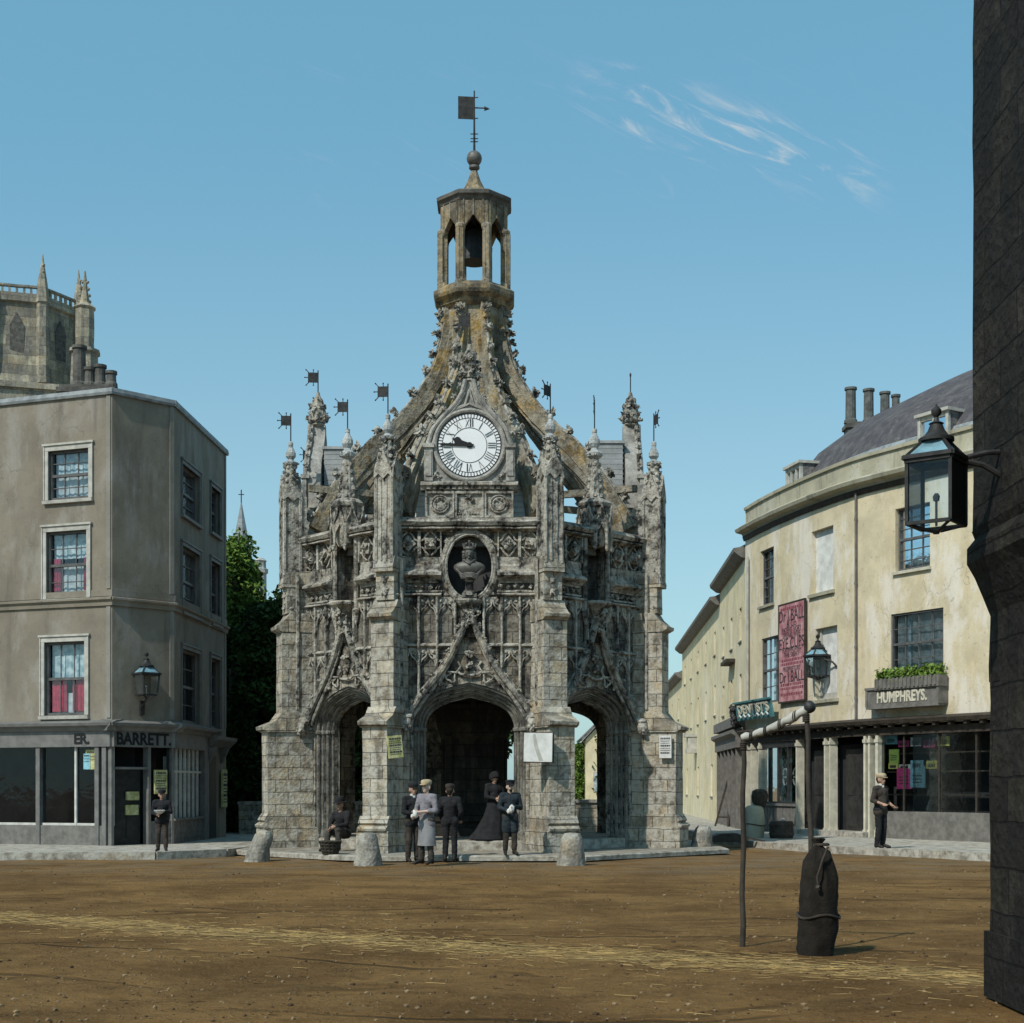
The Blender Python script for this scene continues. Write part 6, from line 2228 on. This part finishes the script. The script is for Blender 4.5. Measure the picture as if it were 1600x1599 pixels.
def person(label, loc, rz, height, pose=None, jacket='cloth_black', trousers='cloth_black', hat='cap', hatmat='cloth_black', extra=None, apron=None, sleeves=True, skirt=None, skin='skin', group=None, coat_len=.15, beard=False):
    t = thing('person', label, 'person', loc, rz, group)
    k = height / 1.74
    J = std_pose()
    if pose: J.update(pose)
    J = {a: (v if a == 'face' else v * k) for a, v in J.items()}
    f = J['face'].normalized()
    sd = Vector((0, 0, 1)).cross(f).normalized()      # person's own left is +sd... face -y -> sd = +x
    upv = f.cross(sd) * -1 if f.cross(sd).z < 0 else f.cross(sd)
    caps = []
    A_ = lambda a, b, r0, r1, m=0: caps.append((tuple(a), tuple(b), r0 * k, r1 * k, m))
    pel, nk, hd = J['pelvis'], J['neck'], J['head']
    chest = nk + (pel - nk) * .28
    A_(J['hipL'], J['hipR'], .1, .1); A_(pel, chest, .115, .13); A_(chest - sd * .07 * k, chest + sd * .07 * k, .11, .11)
    A_(J['shL'], J['shR'], .06, .06); A_(nk - Vector((0, 0, .04 * k)), hd - Vector((0, 0, .07 * k)) + f * .0, .055, .05)
    # head with face
    A_(hd - upv * .0, hd + upv * .045 * k - f * .015 * k, .085, .093)
    A_(hd - upv * .05 * k + f * .035 * k, hd - upv * .075 * k + f * .045 * k, .055, .042)
    A_(hd + upv * .01 * k + f * .085 * k, hd - upv * .022 * k + f * .105 * k, .012, .016)
    for s in (-1, 1):
        A_(hd + sd * s * .035 * k + f * .072 * k + upv * .028 * k, hd + sd * s * .05 * k + f * .06 * k + upv * .028 * k, .016, .016)
        A_(hd + sd * s * .088 * k + upv * .0 * k, hd + sd * s * .09 * k - upv * .03 * k, .018, .014)
    A_(hd - upv * .052 * k + f * .08 * k - sd * .02 * k, hd - upv * .052 * k + f * .08 * k + sd * .02 * k, .012, .012)
    for s, S in (('L', 1), ('R', -1)):
        A_(J['sh' + s], J['el' + s], .052, .042); A_(J['el' + s], J['ha' + s], .042, .028)
        d = (J['ha' + s] - J['el' + s]).normalized()
        pd = (J.get('fing' + s, d * k) if True else d).normalized()
        side = pd.cross(Vector((0, 1, 0)))
        if side.length < .2: side = pd.cross(Vector((1, 0, 0)))
        side.normalize()
        curl = pd.cross(side).normalized() * (1 if S > 0 else 1)
        w = J['ha' + s]
        A_(w, w + pd * .07 * k, .03, .034)
        A_(w + side * .018 * k + pd * .02 * k, w + side * .022 * k + pd * .075 * k, .02, .02); A_(w - side * .018 * k + pd * .02 * k, w - side * .022 * k + pd * .075 * k, .02, .02)
        for q, ln in enumerate((.075, .085, .08, .062)):
            b0 = w + pd * .085 * k + side * (q - 1.5) * .021 * k
            b1 = b0 + (pd * .6 + curl * .25).normalized() * ln * .55 * k
            b2 = b1 + (pd * .35 + curl * .8).normalized() * ln * .5 * k
            A_(b0, b1, .0105, .0095); A_(b1, b2, .0095, .008)
        b0 = w + pd * .03 * k - side * .035 * k
        b1 = b0 + (pd * .6 - side * .6 + curl * .2).normalized() * .04 * k
        A_(b0, b1, .013, .011); A_(b1, b1 + (pd * .9 + curl * .3).normalized() * .03 * k, .011, .009)
        A_(J['hip' + s], J['knee' + s], .085, .058); A_(J['knee' + s], J['ank' + s], .058, .04)
        A_(J['ank' + s], J['toe' + s] - Vector((0, 0, .0)), .045, .038, 1); A_(J['ank' + s] + Vector((0, 0, .12 * k)), J['ank' + s] - (J['toe' + s] - J['ank' + s]) * .18 - Vector((0, 0, .035 * k)), .052, .046, 1)
    fuse('body', caps, [M[skin], M['boot']], t, .0095 * k, 2)
    # eyes
    e = MB()
    for s in (-1, 1): e.blob(hd + sd * s * .036 * k + f * .083 * k + upv * .024 * k, .012 * k, 1, 0)
    e.obj('eyes', M['eye'], t)
    # hair
    hcaps = [(tuple(hd + upv * .05 * k - f * .03 * k), tuple(hd + upv * .02 * k - f * .045 * k), .092 * k, .085 * k, 0), (tuple(hd - f * .05 * k), tuple(hd - upv * .06 * k - f * .045 * k), .075 * k, .05 * k, 0)]
    if beard: hcaps += [(tuple(hd - upv * .07 * k + f * .06 * k), tuple(hd - upv * .12 * k + f * .06 * k), .045 * k, .02 * k, 0)]
    fuse('hair', hcaps, [M['hair']], t, .014 * k, 1)
    jc = []
    B_ = lambda a, b, r0, r1: jc.append((tuple(a), tuple(b), r0 * k, r1 * k, 0))
    B_(pel, chest, .145, .152); B_(chest - sd * .08 * k, chest + sd * .08 * k, .13, .13); B_(J['shL'], J['shR'], .076, .076)
    B_(nk - Vector((0, 0, .06 * k)), nk - Vector((0, 0, .01 * k)), .09, .062)
    hm = (J['hipL'] + J['hipR']) / 2
    for s in 'LR':
        B_(J['sh' + s], J['el' + s], .07, .058)
        B_(J['el' + s], J['el' + s] + (J['ha' + s] - J['el' + s]) * (.92 if sleeves else .35), .058, .044 if sleeves else .056)
        th = J['hip' + s] + (J['knee' + s] - J['hip' + s]) * coat_len
        B_(J['hip' + s] + (pel - J['hip' + s]) * .1, th, .12, .115)
    fuse('jacket', jc, [M[jacket]], t, .014 * k, 3)
    tc = []
    D_ = lambda a, b, r0, r1: tc.append((tuple(a), tuple(b), r0 * k, r1 * k, 0))
    D_(J['hipL'], J['hipR'], .118, .118)
    for s in 'LR':
        D_(J['hip' + s], J['knee' + s], .1, .076); D_(J['knee' + s], J['ank' + s] + (J['knee' + s] - J['ank' + s]) * .12, .074, .064)
        mid = (J['knee' + s] + J['ank' + s]) / 2
        D_(mid + Vector((0, .015, -.05)) * k, mid + Vector((0, .01, -.1)) * k, .07, .066)
    fuse('trousers', tc, [M[trousers]], t, .014 * k, 3)
    # hat
    Mh = Matrix.Translation(hd + upv * .065 * k) @ (f * -1).to_track_quat('Y', 'Z').to_matrix().to_4x4() @ Matrix.Scale(k, 4)
    h = MB()
    if hat == 'cap':
        h.lathe([(.098, -.005), (.108, .02), (.115, .05), (.1, .085), (.06, .1), (.01, .105)], 20, sy=1.12, M=Mh)
        h.prism([(-.085, 0), (-.07, -.05), (-.03, -.08), (.03, -.08), (.07, -.05), (.085, 0)], -.008, .004, M=Mh @ Matrix.Translation((0, -.085, .0)) @ Matrix.Rotation(R(-82), 4, 'X') @ Matrix.Diagonal((1, 1, 1, 1)))
    elif hat == 'bowler':
        h.lathe([(.16, .0), (.165, .01), (.105, .02), (.108, .07), (.09, .12), (.05, .14), (.01, .145)], 24, sy=1.12, M=Mh)
    elif hat == 'peaked':
        h.lathe([(.1, -.01), (.102, .05), (.112, .06), (.115, .09), (.09, .105), (.01, .11)], 20, sy=1.1, M=Mh)
        h.prism([(-.085, 0), (-.07, -.05), (-.03, -.075), (.03, -.075), (.07, -.05), (.085, 0)], -.008, .004, M=Mh @ Matrix.Translation((0, -.095, -.005)) @ Matrix.Rotation(R(-70), 4, 'X'))
    elif hat == 'bonnet':
        h.lathe([(.125, -.08), (.13, 0), (.12, .06), (.07, .1), (.01, .12)], 20, sy=1.2, M=Mh @ Matrix.Rotation(R(-20), 4, 'X'))
    h.obj('hat', M[hatmat], t, smooth=True)
    if apron:
        a = MB()
        a.lathe([(.155 * k, 1.06 * k), (.17 * k, .98 * k), (.185 * k, .8 * k), (.2 * k, .55 * k), (.215 * k, .4 * k), (.205 * k, .4 * k), (.17 * k, .8 * k), (.14 * k, 1.06 * k)], 28, sy=.82)
        for v in a.v:
            an = atan2(v.y, v.x)
            q = 1 + (.03 * sin(an * 6 + 1) + .02 * sin(an * 11)) * max(0, (1.0 * k - v.z))
            v.x *= q; v.y *= q
        a.obj('apron', M[apron], t, smooth=True)
    if skirt:
        a = MB()
        n = 32
        a.lathe([(.15 * k, 1.04 * k), (.19 * k, .9 * k), (.27 * k, .6 * k), (.38 * k, .25 * k), (.5 * k, .03 * k), (.47 * k, .02 * k), (.3 * k, .4 * k), (.1 * k, 1.0 * k)], n, sy=.9)
        for v in a.v:
            an = atan2(v.y, v.x)
            q = 1 + .05 * sin(an * 9) * max(0, 1 - v.z)
            v.x *= q; v.y *= q
            v.x += skirt * max(0, .8 * k - v.z) ** 1.6
        a.obj('skirt', M[jacket], t, smooth=True)
    if extra: extra(t, J, k, f, sd)
    return t


def collar(t, J, k, f, sd):
    c = MB(); p = J['neck'] + Vector((0, 0, .035 * k))
    c.lathe([(.062 * k, -.02 * k), (.068 * k, .02 * k), (.058 * k, .03 * k)], 14, p)
    c.blob(p + f * .075 * k - Vector((0, 0, .04 * k)), .035 * k, 1, .2, (1.2, .5, 1))
    c.obj('collar', M['linen'], t)


def paper(t, J, k, f, sd):
    c = MB()
    p = (J['haL'] + J['haR']) / 2 + f * .06
    c.blob(p, .07, 2, .3, (.9, .6, 1.2)); c.blob(p + Vector((-.06, 0, -.05)), .05, 2, .3, (.8, .6, 1.2))
    c.obj('paper_parcel', M['linen'], t, smooth='all')


Yp = 29.4
folded = dict(elL=V((.25, -.06, 1.12)), elR=V((-.25, -.06, 1.12)), haL=V((.06, -.24, 1.12)), haR=V((-.06, -.24, 1.08)))
hold = dict(elL=V((.25, -.02, 1.12)), elR=V((-.26, -.02, 1.12)), haL=V((.03, -.27, 1.14)), haR=V((-.1, -.27, 1.05)), fingL=V((-.6, -.5, 0)), fingR=V((.5, -.6, .1)))
p = W(667, 1352, EYE * F / 121.5)
person('man in tan cap, grey smock and long stained apron', (p.x, p.y, 0), R(-38), 1.72, dict(elL=V((.26, -.02, 1.13)), elR=V((-.25, -.05, 1.12)), haL=V((.02, -.28, 1.1)), haR=V((-.07, -.3, 1.02)), face=V((0, -1, .0)), kneeR=V((-.1, -.05, .5)), ankR=V((-.12, -.04, .09)), toeR=V((-.15, -.21, .04))), 'cloth_grey', 'cloth_mud', 'cap', 'cap_tan', apron='apron', sleeves=False, skin='skin_pale', extra=paper)
p = W(645, 1347, EYE * F / 117.5)
person('man in dark jacket and white collar beside the aproned man', (p.x, p.y, 0), R(30), 1.66, folded, 'cloth_black', 'cloth_brown', 'cap', 'cloth_black', extra=collar)
p = W(703, 1346, EYE * F / 116.5)
person('man in black seen from behind with a brown cap', (p.x, p.y, 0), R(170), 1.64, dict(haL=V((.2, -.15, .95)), haR=V((-.2, -.15, .95))), 'cloth_black', 'cloth_black', 'cap', 'cloth_brown')
p = W(797, 1338, 1.48 * F / 106.5)
person('man in peaked cap and dark coat holding folded papers', (p.x, p.y, .12), R(12), 1.6, hold, 'cloth_navy', 'cloth_brown', 'peaked', 'cloth_black', extra=paper, skin='skin_pale', beard=True, coat_len=.75)
person('woman in long black dress and bonnet under the central arch', (-.42, 33.75, .36), R(25), 1.56, folded, 'cloth_black', 'cloth_black', 'bonnet', 'cloth_black', skirt=-.35)
p = W(527, 1336, 33.0)
seat = dict(pelvis=V((0, .05, .42)), hipL=V((.1, .03, .4)), hipR=V((-.1, .03, .4)), kneeL=V((.14, -.36, .5)), kneeR=V((-.12, -.38, .46)), ankL=V((.15, -.36, .09)), ankR=V((-.12, -.5, .09)), toeL=V((.18, -.54, .04)), toeR=V((-.15, -.67, .04)),
            neck=V((0, -.05, .93)), head=V((0, -.09, 1.09)), shL=V((.19, -.04, .88)), shR=V((-.19, -.04, .88)), elL=V((.24, -.16, .64)), elR=V((-.24, -.16, .62)), haL=V((.08, -.38, .58)), haR=V((-.06, -.4, .54)), face=V((-.2, -1, -.15)))
person('seated man in dark coat resting on the step of left arch', (CX - 2.95, CY - 4.02, .12), R(-30), 1.7, seat, 'cloth_black', 'cloth_mud', 'bowler', 'cloth_black', coat_len=.2)
p = W(253, 1331, 33.0)
person('boy in dark coat with a white paper outside the corner shop', (p.x, 33.0, .12), R(8), 1.42, hold, 'cloth_black', 'cloth_brown', 'cap', 'cloth_black', extra=lambda t, J, k, f, sd: put_bowl(t, J, k, f)) if False else None


def bowl(t, J, k, f, sd):
    c = MB()
    p = (J['haL'] + J['haR']) / 2 + f * .05 + Vector((0, 0, .03))
    c.lathe([(.03, -.05), (.1, .0), (.13, .04), (.12, .045), (.09, .01), (.01, -.03)], 16, p)
    c.obj('white_bowl', M['linen'], t, smooth=True)


person('boy in dark coat holding a white bowl outside the corner shop', (p.x, 33.0, .12), R(8), 1.4, hold, 'cloth_black', 'cloth_brown', 'cap', 'cloth_black', extra=bowl)
p = W(1386, 1330, 34)
person('man in pale cap and dark waistcoat by the print window', (p.x, 34.6, .12), R(40), 1.78, dict(haL=V((.2, -.2, 1.0)), haR=V((-.22, -.22, 1.05))), 'cloth_brown', 'cloth_black', 'cap', 'cap_tan', sleeves=False, extra=collar)
# ================================================================== GROUND
def ground_mat():
    g = G('trodden_earth_road')
    P = g.P
    xyz = g.xyz(P)
    col = g.mix(g.rng(g.noise(P, .55, 9, .7, .4), .36, .62), (.19, .1, .034), (.36, .205, .075))
    col = g.mix(g.math('MULTIPLY', g.rng(g.noise(g.vscale(P, (.35, .8, 1), (3, 5, 0)), 1.0, 9, .74, .5), .5, .66), .7), col, (.12, .066, .024))
    col = g.mix(g.math('MULTIPLY', g.rng(g.noise(P, 5.5, 8, .8), .46, .66), .5), col, (.12, .068, .026))
    col = g.mix(g.math('MULTIPLY', g.rng(g.noise(P, 3.1, 8, .8), .54, .7), .55), col, (.33, .225, .11))
    col = g.mix(g.math('MULTIPLY', g.rng(g.noise(P, 26, 5, .8), .5, .7), .7), col, (.36, .24, .12))
    # wheel ruts: bundles of wandering lines running across the square
    wob = g.noise(g.vscale(P, (.16, .16, 1)), 1.0, 4, .6)
    w2 = g.math('MULTIPLY', g.math('SUBTRACT', wob, .5), 3.4)
    ruts = None
    for (nx_, ny_, c_, per, seed_) in ((.46, 1.0, 0.0, 2.3, 1), (-.25, 1.0, .7, 3.1, 2), (.05, 1.0, 1.9, 2.7, 3)):
        dd = g.math('ADD', g.math('ADD', g.math('MULTIPLY', xyz[0], nx_), g.math('MULTIPLY', xyz[1], ny_)), g.math('ADD', w2, c_))
        tri = g.math('ABSOLUTE', g.math('SUBTRACT', g.math('FRACT', g.math('DIVIDE', dd, per)), .5))
        ln = g.math('MULTIPLY', g.rng(tri, .035, .008), g.rng(g.noise(g.vscale(P, (.25, .25, 1), (seed_ * 7, 3, 1)), 1.0, 3), .48, .6))
        ruts = ln if ruts is None else g.math('MAXIMUM', ruts, ln)
    col = g.mix(g.math('MULTIPLY', ruts, .6), col, (.06, .036, .015))
    # hoof prints and clods
    prints = g.math('MULTIPLY', g.rng(g.vor(P, 3.4), .2, .1), g.rng(g.noise(P, .8, 4, .6), .45, .6))
    col = g.mix(g.math('MULTIPLY', prints, .4), col, (.075, .042, .017))
    # pale straw-littered track crossing the foreground
    d = g.math('ADD', g.math('MULTIPLY', g.math('ADD', xyz[0], 2.9), .55), g.math('SUBTRACT', xyz[1], 16.0))
    d = g.math('ADD', d, g.math('MULTIPLY', g.math('SUBTRACT', g.noise(g.vscale(P, (.25, .25, 1)), 1.0, 5, .65), .5), 1.3))
    streak = g.noise(g.vscale(P, (.9, 6, 1)), 1.0, 7, .8, .4)
    band = g.rng(g.math('ABSOLUTE', d), .85, .1)
    thin = g.math('MULTIPLY', band, g.rng(streak, .42, .6))
    col = g.mix(g.math('MULTIPLY', thin, .7), col, (.47, .35, .16))
    du = g.math('MULTIPLY', g.rng(xyz[1], 23, 31), g.rng(g.noise(P, .7, 6, .65), .38, .6))
    col = g.mix(g.math('MULTIPLY', du, .7), col, (.27, .205, .13))
    h = g.math('ADD', g.math('MULTIPLY', g.noise(P, 2.2, 9, .75), 2.0), g.math('MULTIPLY', g.noise(P, 24, 5, .8), .8))
    h = g.math('SUBTRACT', h, g.math('MULTIPLY', ruts, 1.2))
    h = g.math('SUBTRACT', h, g.math('MULTIPLY', prints, .8))
    h = g.math('ADD', h, g.math('MULTIPLY', g.rng(g.vor(P, 8), .2, .0), .8))
    return g.done(col, .95, g.bump(h, 1.0, .09), **{'Specular IOR Level': .1})


def sheet(name, poly, z, mat, thick=0.0):
    b = MB()
    n = len(poly)
    if thick:
        b.add([(x, y, z) for x, y in poly] + [(x, y, z - thick) for x, y in poly], [tuple(range(n))] + [(i, (i + 1) % n, (i + 1) % n + n, i + n) for i in range(n)])
    else: b.add([(x, y, z) for x, y in poly], [tuple(range(n))])
    o = b.obj(name, mat)
    return tag(o, kind='structure')


b = MB()
# near part finely divided and gently uneven, far part a big sheet
nx, ny = 120, 110
xs = [-26 + 52 * i / nx for i in range(nx + 1)]
ys = [-6 + 66 * (j / ny) for j in range(ny + 1)]
vs = [(x, y, .03 * noise.noise(Vector((x * .25, y * .35, 0))) - .03 + .012 * noise.noise(Vector((x * 1.3, y * 1.7, 4)))) for y in ys for x in xs]
b.add(vs, [(j * (nx + 1) + i, j * (nx + 1) + i + 1, (j + 1) * (nx + 1) + i + 1, (j + 1) * (nx + 1) + i) for j in range(ny) for i in range(nx)])
o = b.obj('road', ground_mat(), smooth='all')
tag(o, kind='structure')
GM = o.data.materials[0]
sheet('ground', [(-900, -200), (900, -200), (900, 1500), (-900, 1500)], -.12, GM)
M['pave'] = stone('footway_paving', (.27, .25, .215), (.38, .36, .31), (.27, .21, .13), (.11, .1, .085), soot=.5, och=.5, white=.25, brick=None, bump=.3, off=9)
sheet('pavement', [(-40, 31.0), (-14, 31.6), (-8.0, 32.3), (-6.7, 33.6), (-6.4, 36.5), (-6.2, 46), (-6.4, 100), (-40, 100)], .12, M['pave'], .25)
sheet('pavement', [(6.3, 118), (6.0, 60), (5.95, 41), (6.7, 38), (7.9, 35.6), (9.2, 33.6), (12.5, 29), (40, 27), (40, 118)], .12, M['pave'], .25)
b = MB()
for poly in ([(-14, 31.6), (-8.0, 32.3), (-6.7, 33.6), (-6.4, 36.5), (-6.2, 46)], [(6.0, 60), (5.95, 41), (6.7, 38), (7.9, 35.6), (9.2, 33.6), (12.5, 29)]):
    for a, c in zip(poly, poly[1:]):
        b.bar((*a, .05), (*c, .05), .16, .2)
o = b.obj('kerb', M['paving'], wear=(.6, .012, 2))
tag(o, kind='structure')

# loose stones, clods and straw lying on the road
random.seed(5)


def road_z(x, y): return .03 * noise.noise(Vector((x * .25, y * .35, 0))) - .03 + .012 * noise.noise(Vector((x * 1.3, y * 1.7, 4)))


b = MB()
vs0, fs0 = ico(1)
for i in range(4200):
    y = 9.0 + 22.5 * random.random() ** 1.3
    x = random.uniform(-.42, .4) * y
    if abs(x) > 9.5 or (x < -6 and y > 30.5) or (x > 6.5 and y > 31): continue
    r = random.choice((.006, .008, .01, .012, .015, .022)) * random.uniform(.7, 1.3)
    z = road_z(x, y)
    q = random.uniform(.6, 1.3)
    b.mi = random.choice((0, 0, 1))
    b.add([(x + v.x * r * q * (1 + .3 * noise.noise(v * 2 + Vector((i, 0, 0)))), y + v.y * r, z + v.z * r * .6 + r * .2) for v in vs0], fs0)
o = b.obj('gravel', [plain('road_stone', (.19, .13, .07), .9, .4, 8), plain('earth_clod', (.075, .045, .022), .95, .4, 8)], recalc=False)
tag(o, 'loose stones and clods scattered over the brown earth road', 'gravel', kind='stuff')
b = MB()
for i in range(2600):
    s_ = random.gauss(0, .36) if i % 9 else random.gauss(0, 1.6)
    x = random.uniform(-6.5, 5.5)
    y = 16.0 - .55 * (x + 2.9) + s_
    if y < 8.6: continue
    a = random.gauss(-.45, .45)
    L = random.uniform(.06, .2)
    z = road_z(x, y) + random.uniform(.004, .014)
    dx, dy = cos(a) * L / 2, sin(a) * L / 2
    b.bar((x - dx, y - dy, z), (x + dx, y + dy, z + random.uniform(-.004, .008)), .0045, .003)
o = b.obj('straw', plain('straw', (.36, .25, .1), .8, .4, 4), recalc=False)
tag(o, 'strewn straw along the pale cart track in foreground', 'straw', kind='stuff')

# ================================================================== LIGHT, SKY, CAMERA
EL = R(46)
sx, sy = -.64, -.77
n = sqrt(sx * sx + sy * sy)
sdir = Vector((sx / n * cos(EL), sy / n * cos(EL), sin(EL)))
L = bpy.data.lights.new('sun', 'SUN')
L.energy = SUN
L.angle = R(.55)
L.color = (1, .95, .86)
so = bpy.data.objects.new('sun', L)
C.objects.link(so)
so.rotation_euler = (-sdir).to_track_quat('-Z', 'Y').to_euler()
so.location = (-20, -20, 30)

wd = bpy.data.worlds.new('World')
SC.world = wd
wd.use_nodes = True
nt = wd.node_tree
bg = nt.nodes['Background']
sky = nt.nodes.new('ShaderNodeTexSky')
sky.sky_type = 'NISHITA'
sky.sun_disc = False
sky.sun_elevation = EL
sky.sun_rotation = atan2(sdir.x, sdir.y)
sky.air_density = 1.0
sky.dust_density = 1.5
sky.ozone_density = 1.0


def wn(t, **k):
    x = nt.nodes.new(t)
    for a, v in k.items(): setattr(x, a, v)
    return x


tint = wn('ShaderNodeMix', data_type='RGBA', blend_type='MULTIPLY')
tint.inputs[0].default_value = 1
tint.inputs[7].default_value = (*TINT, 1)
nt.links.new(sky.outputs[0], tint.inputs[6])
even = wn('ShaderNodeMix', data_type='RGBA')          # a milky, evenly lit sky: the clear-sky model with high thin haze over it
even.inputs[0].default_value = .6
nt.links.new(tint.outputs[2], even.inputs[6])
even.inputs[7].default_value = (*HAZE, 1)
HZ_MIX = even
# wispy cirrus: noise on a flat cloud layer, only over the upper right of the sky
tc = wn('ShaderNodeTexCoord')
sp = wn('ShaderNodeSeparateXYZ')
nt.links.new(tc.outputs['Generated'], sp.inputs[0])


def wm(op, a, b=0.0):
    x = wn('ShaderNodeMath', operation=op)
    for i, q in enumerate((a, b)):
        if isinstance(q, bpy.types.NodeSocket): nt.links.new(q, x.inputs[i])
        else: x.inputs[i].default_value = q
    return x.outputs[0]


zc = wm('MAXIMUM', sp.outputs[2], .02)
yy = wm('MAXIMUM', sp.outputs[1], .02)
u, v = wm('DIVIDE', sp.outputs[0], yy), wm('DIVIDE', sp.outputs[2], yy)     # bearing and height of the look direction
cb = wn('ShaderNodeCombineXYZ')
nt.links.new(wm('ADD', wm('MULTIPLY', u, 1.0), wm('MULTIPLY', v, .9)), cb.inputs[0])
nt.links.new(wm('ADD', wm('MULTIPLY', v, 2.2), wm('MULTIPLY', u, .9)), cb.inputs[1])
nz = wn('ShaderNodeTexNoise')
nt.links.new(cb.outputs[0], nz.inputs['Vector'])
nz.inputs['Scale'].default_value = 24
nz.inputs['Detail'].default_value = 8
nz.inputs['Roughness'].default_value = .62
nz.inputs['Distortion'].default_value = 1.1


def wr(v_, a, b, c=0.0, d=1.0):
    x = wn('ShaderNodeMapRange', interpolation_type='SMOOTHSTEP')
    nt.links.new(v_, x.inputs[0])
    for i, q in enumerate((a, b, c, d)): x.inputs[i + 1].default_value = q
    return x.outputs[0]


line = wm('ADD', v, wm('MULTIPLY', wm('SUBTRACT', u, .145), .29))          # the band slopes down to the right
m1 = wr(wm('ABSOLUTE', wm('SUBTRACT', line, .456)), .036, .002)
m2 = wm('MULTIPLY', wr(u, .03, .09), wr(u, .275, .225))
mask = wm('MULTIPLY', wm('MULTIPLY', m1, m2), wr(nz.outputs['Fac'], .46, .78))
faint = wm('MULTIPLY', wr(nz.outputs['Fac'], .56, .8), wm('MULTIPLY', wr(wm('ABSOLUTE', wm('SUBTRACT', v, .46)), .08, .0), .12))
cm = wn('ShaderNodeMix', data_type='RGBA')
nt.links.new(wm('MINIMUM', wm('ADD', wm('MULTIPLY', mask, .8), faint), 1.0), cm.inputs[0])
hz2 = wn('ShaderNodeMix', data_type='RGBA')          # the haze is paler low down and deeper blue overhead
nt.links.new(wr(v, .0, .5), hz2.inputs[0])
hz2.inputs[6].default_value = (*HAZE, 1)
hz2.inputs[7].default_value = (*HAZE_TOP, 1)
nt.links.new(hz2.outputs[2], even.inputs[7])
nt.links.new(even.outputs[2], cm.inputs[6])
cm.inputs[7].default_value = (6.4, 6.2, 5.9, 1)
nt.links.new(cm.outputs[2], bg.inputs['Color'])
bg.inputs['Strength'].default_value = SKY

cam = bpy.data.cameras.new('camera')
co = bpy.data.objects.new('camera', cam)
C.objects.link(co)
co.location = (0, 0, EYE)
co.rotation_euler = (R(90), 0, 0)
cam.sensor_width = 36
cam.lens = 36 * F / 1600
cam.shift_y = (HZ - 799.5) / 1600
cam.clip_end = 5000
SC.camera = co
SC.view_settings.view_transform = 'Standard'
SC.view_settings.look = 'None'
SC.view_settings.exposure = EXPO
SC.view_settings.gamma = 1
SC.cycles.max_bounces = 6
SC.cycles.use_adaptive_sampling = True
for o in C.objects:
    if o.type == 'EMPTY' and not o.children: print('EMPTY', o.name)
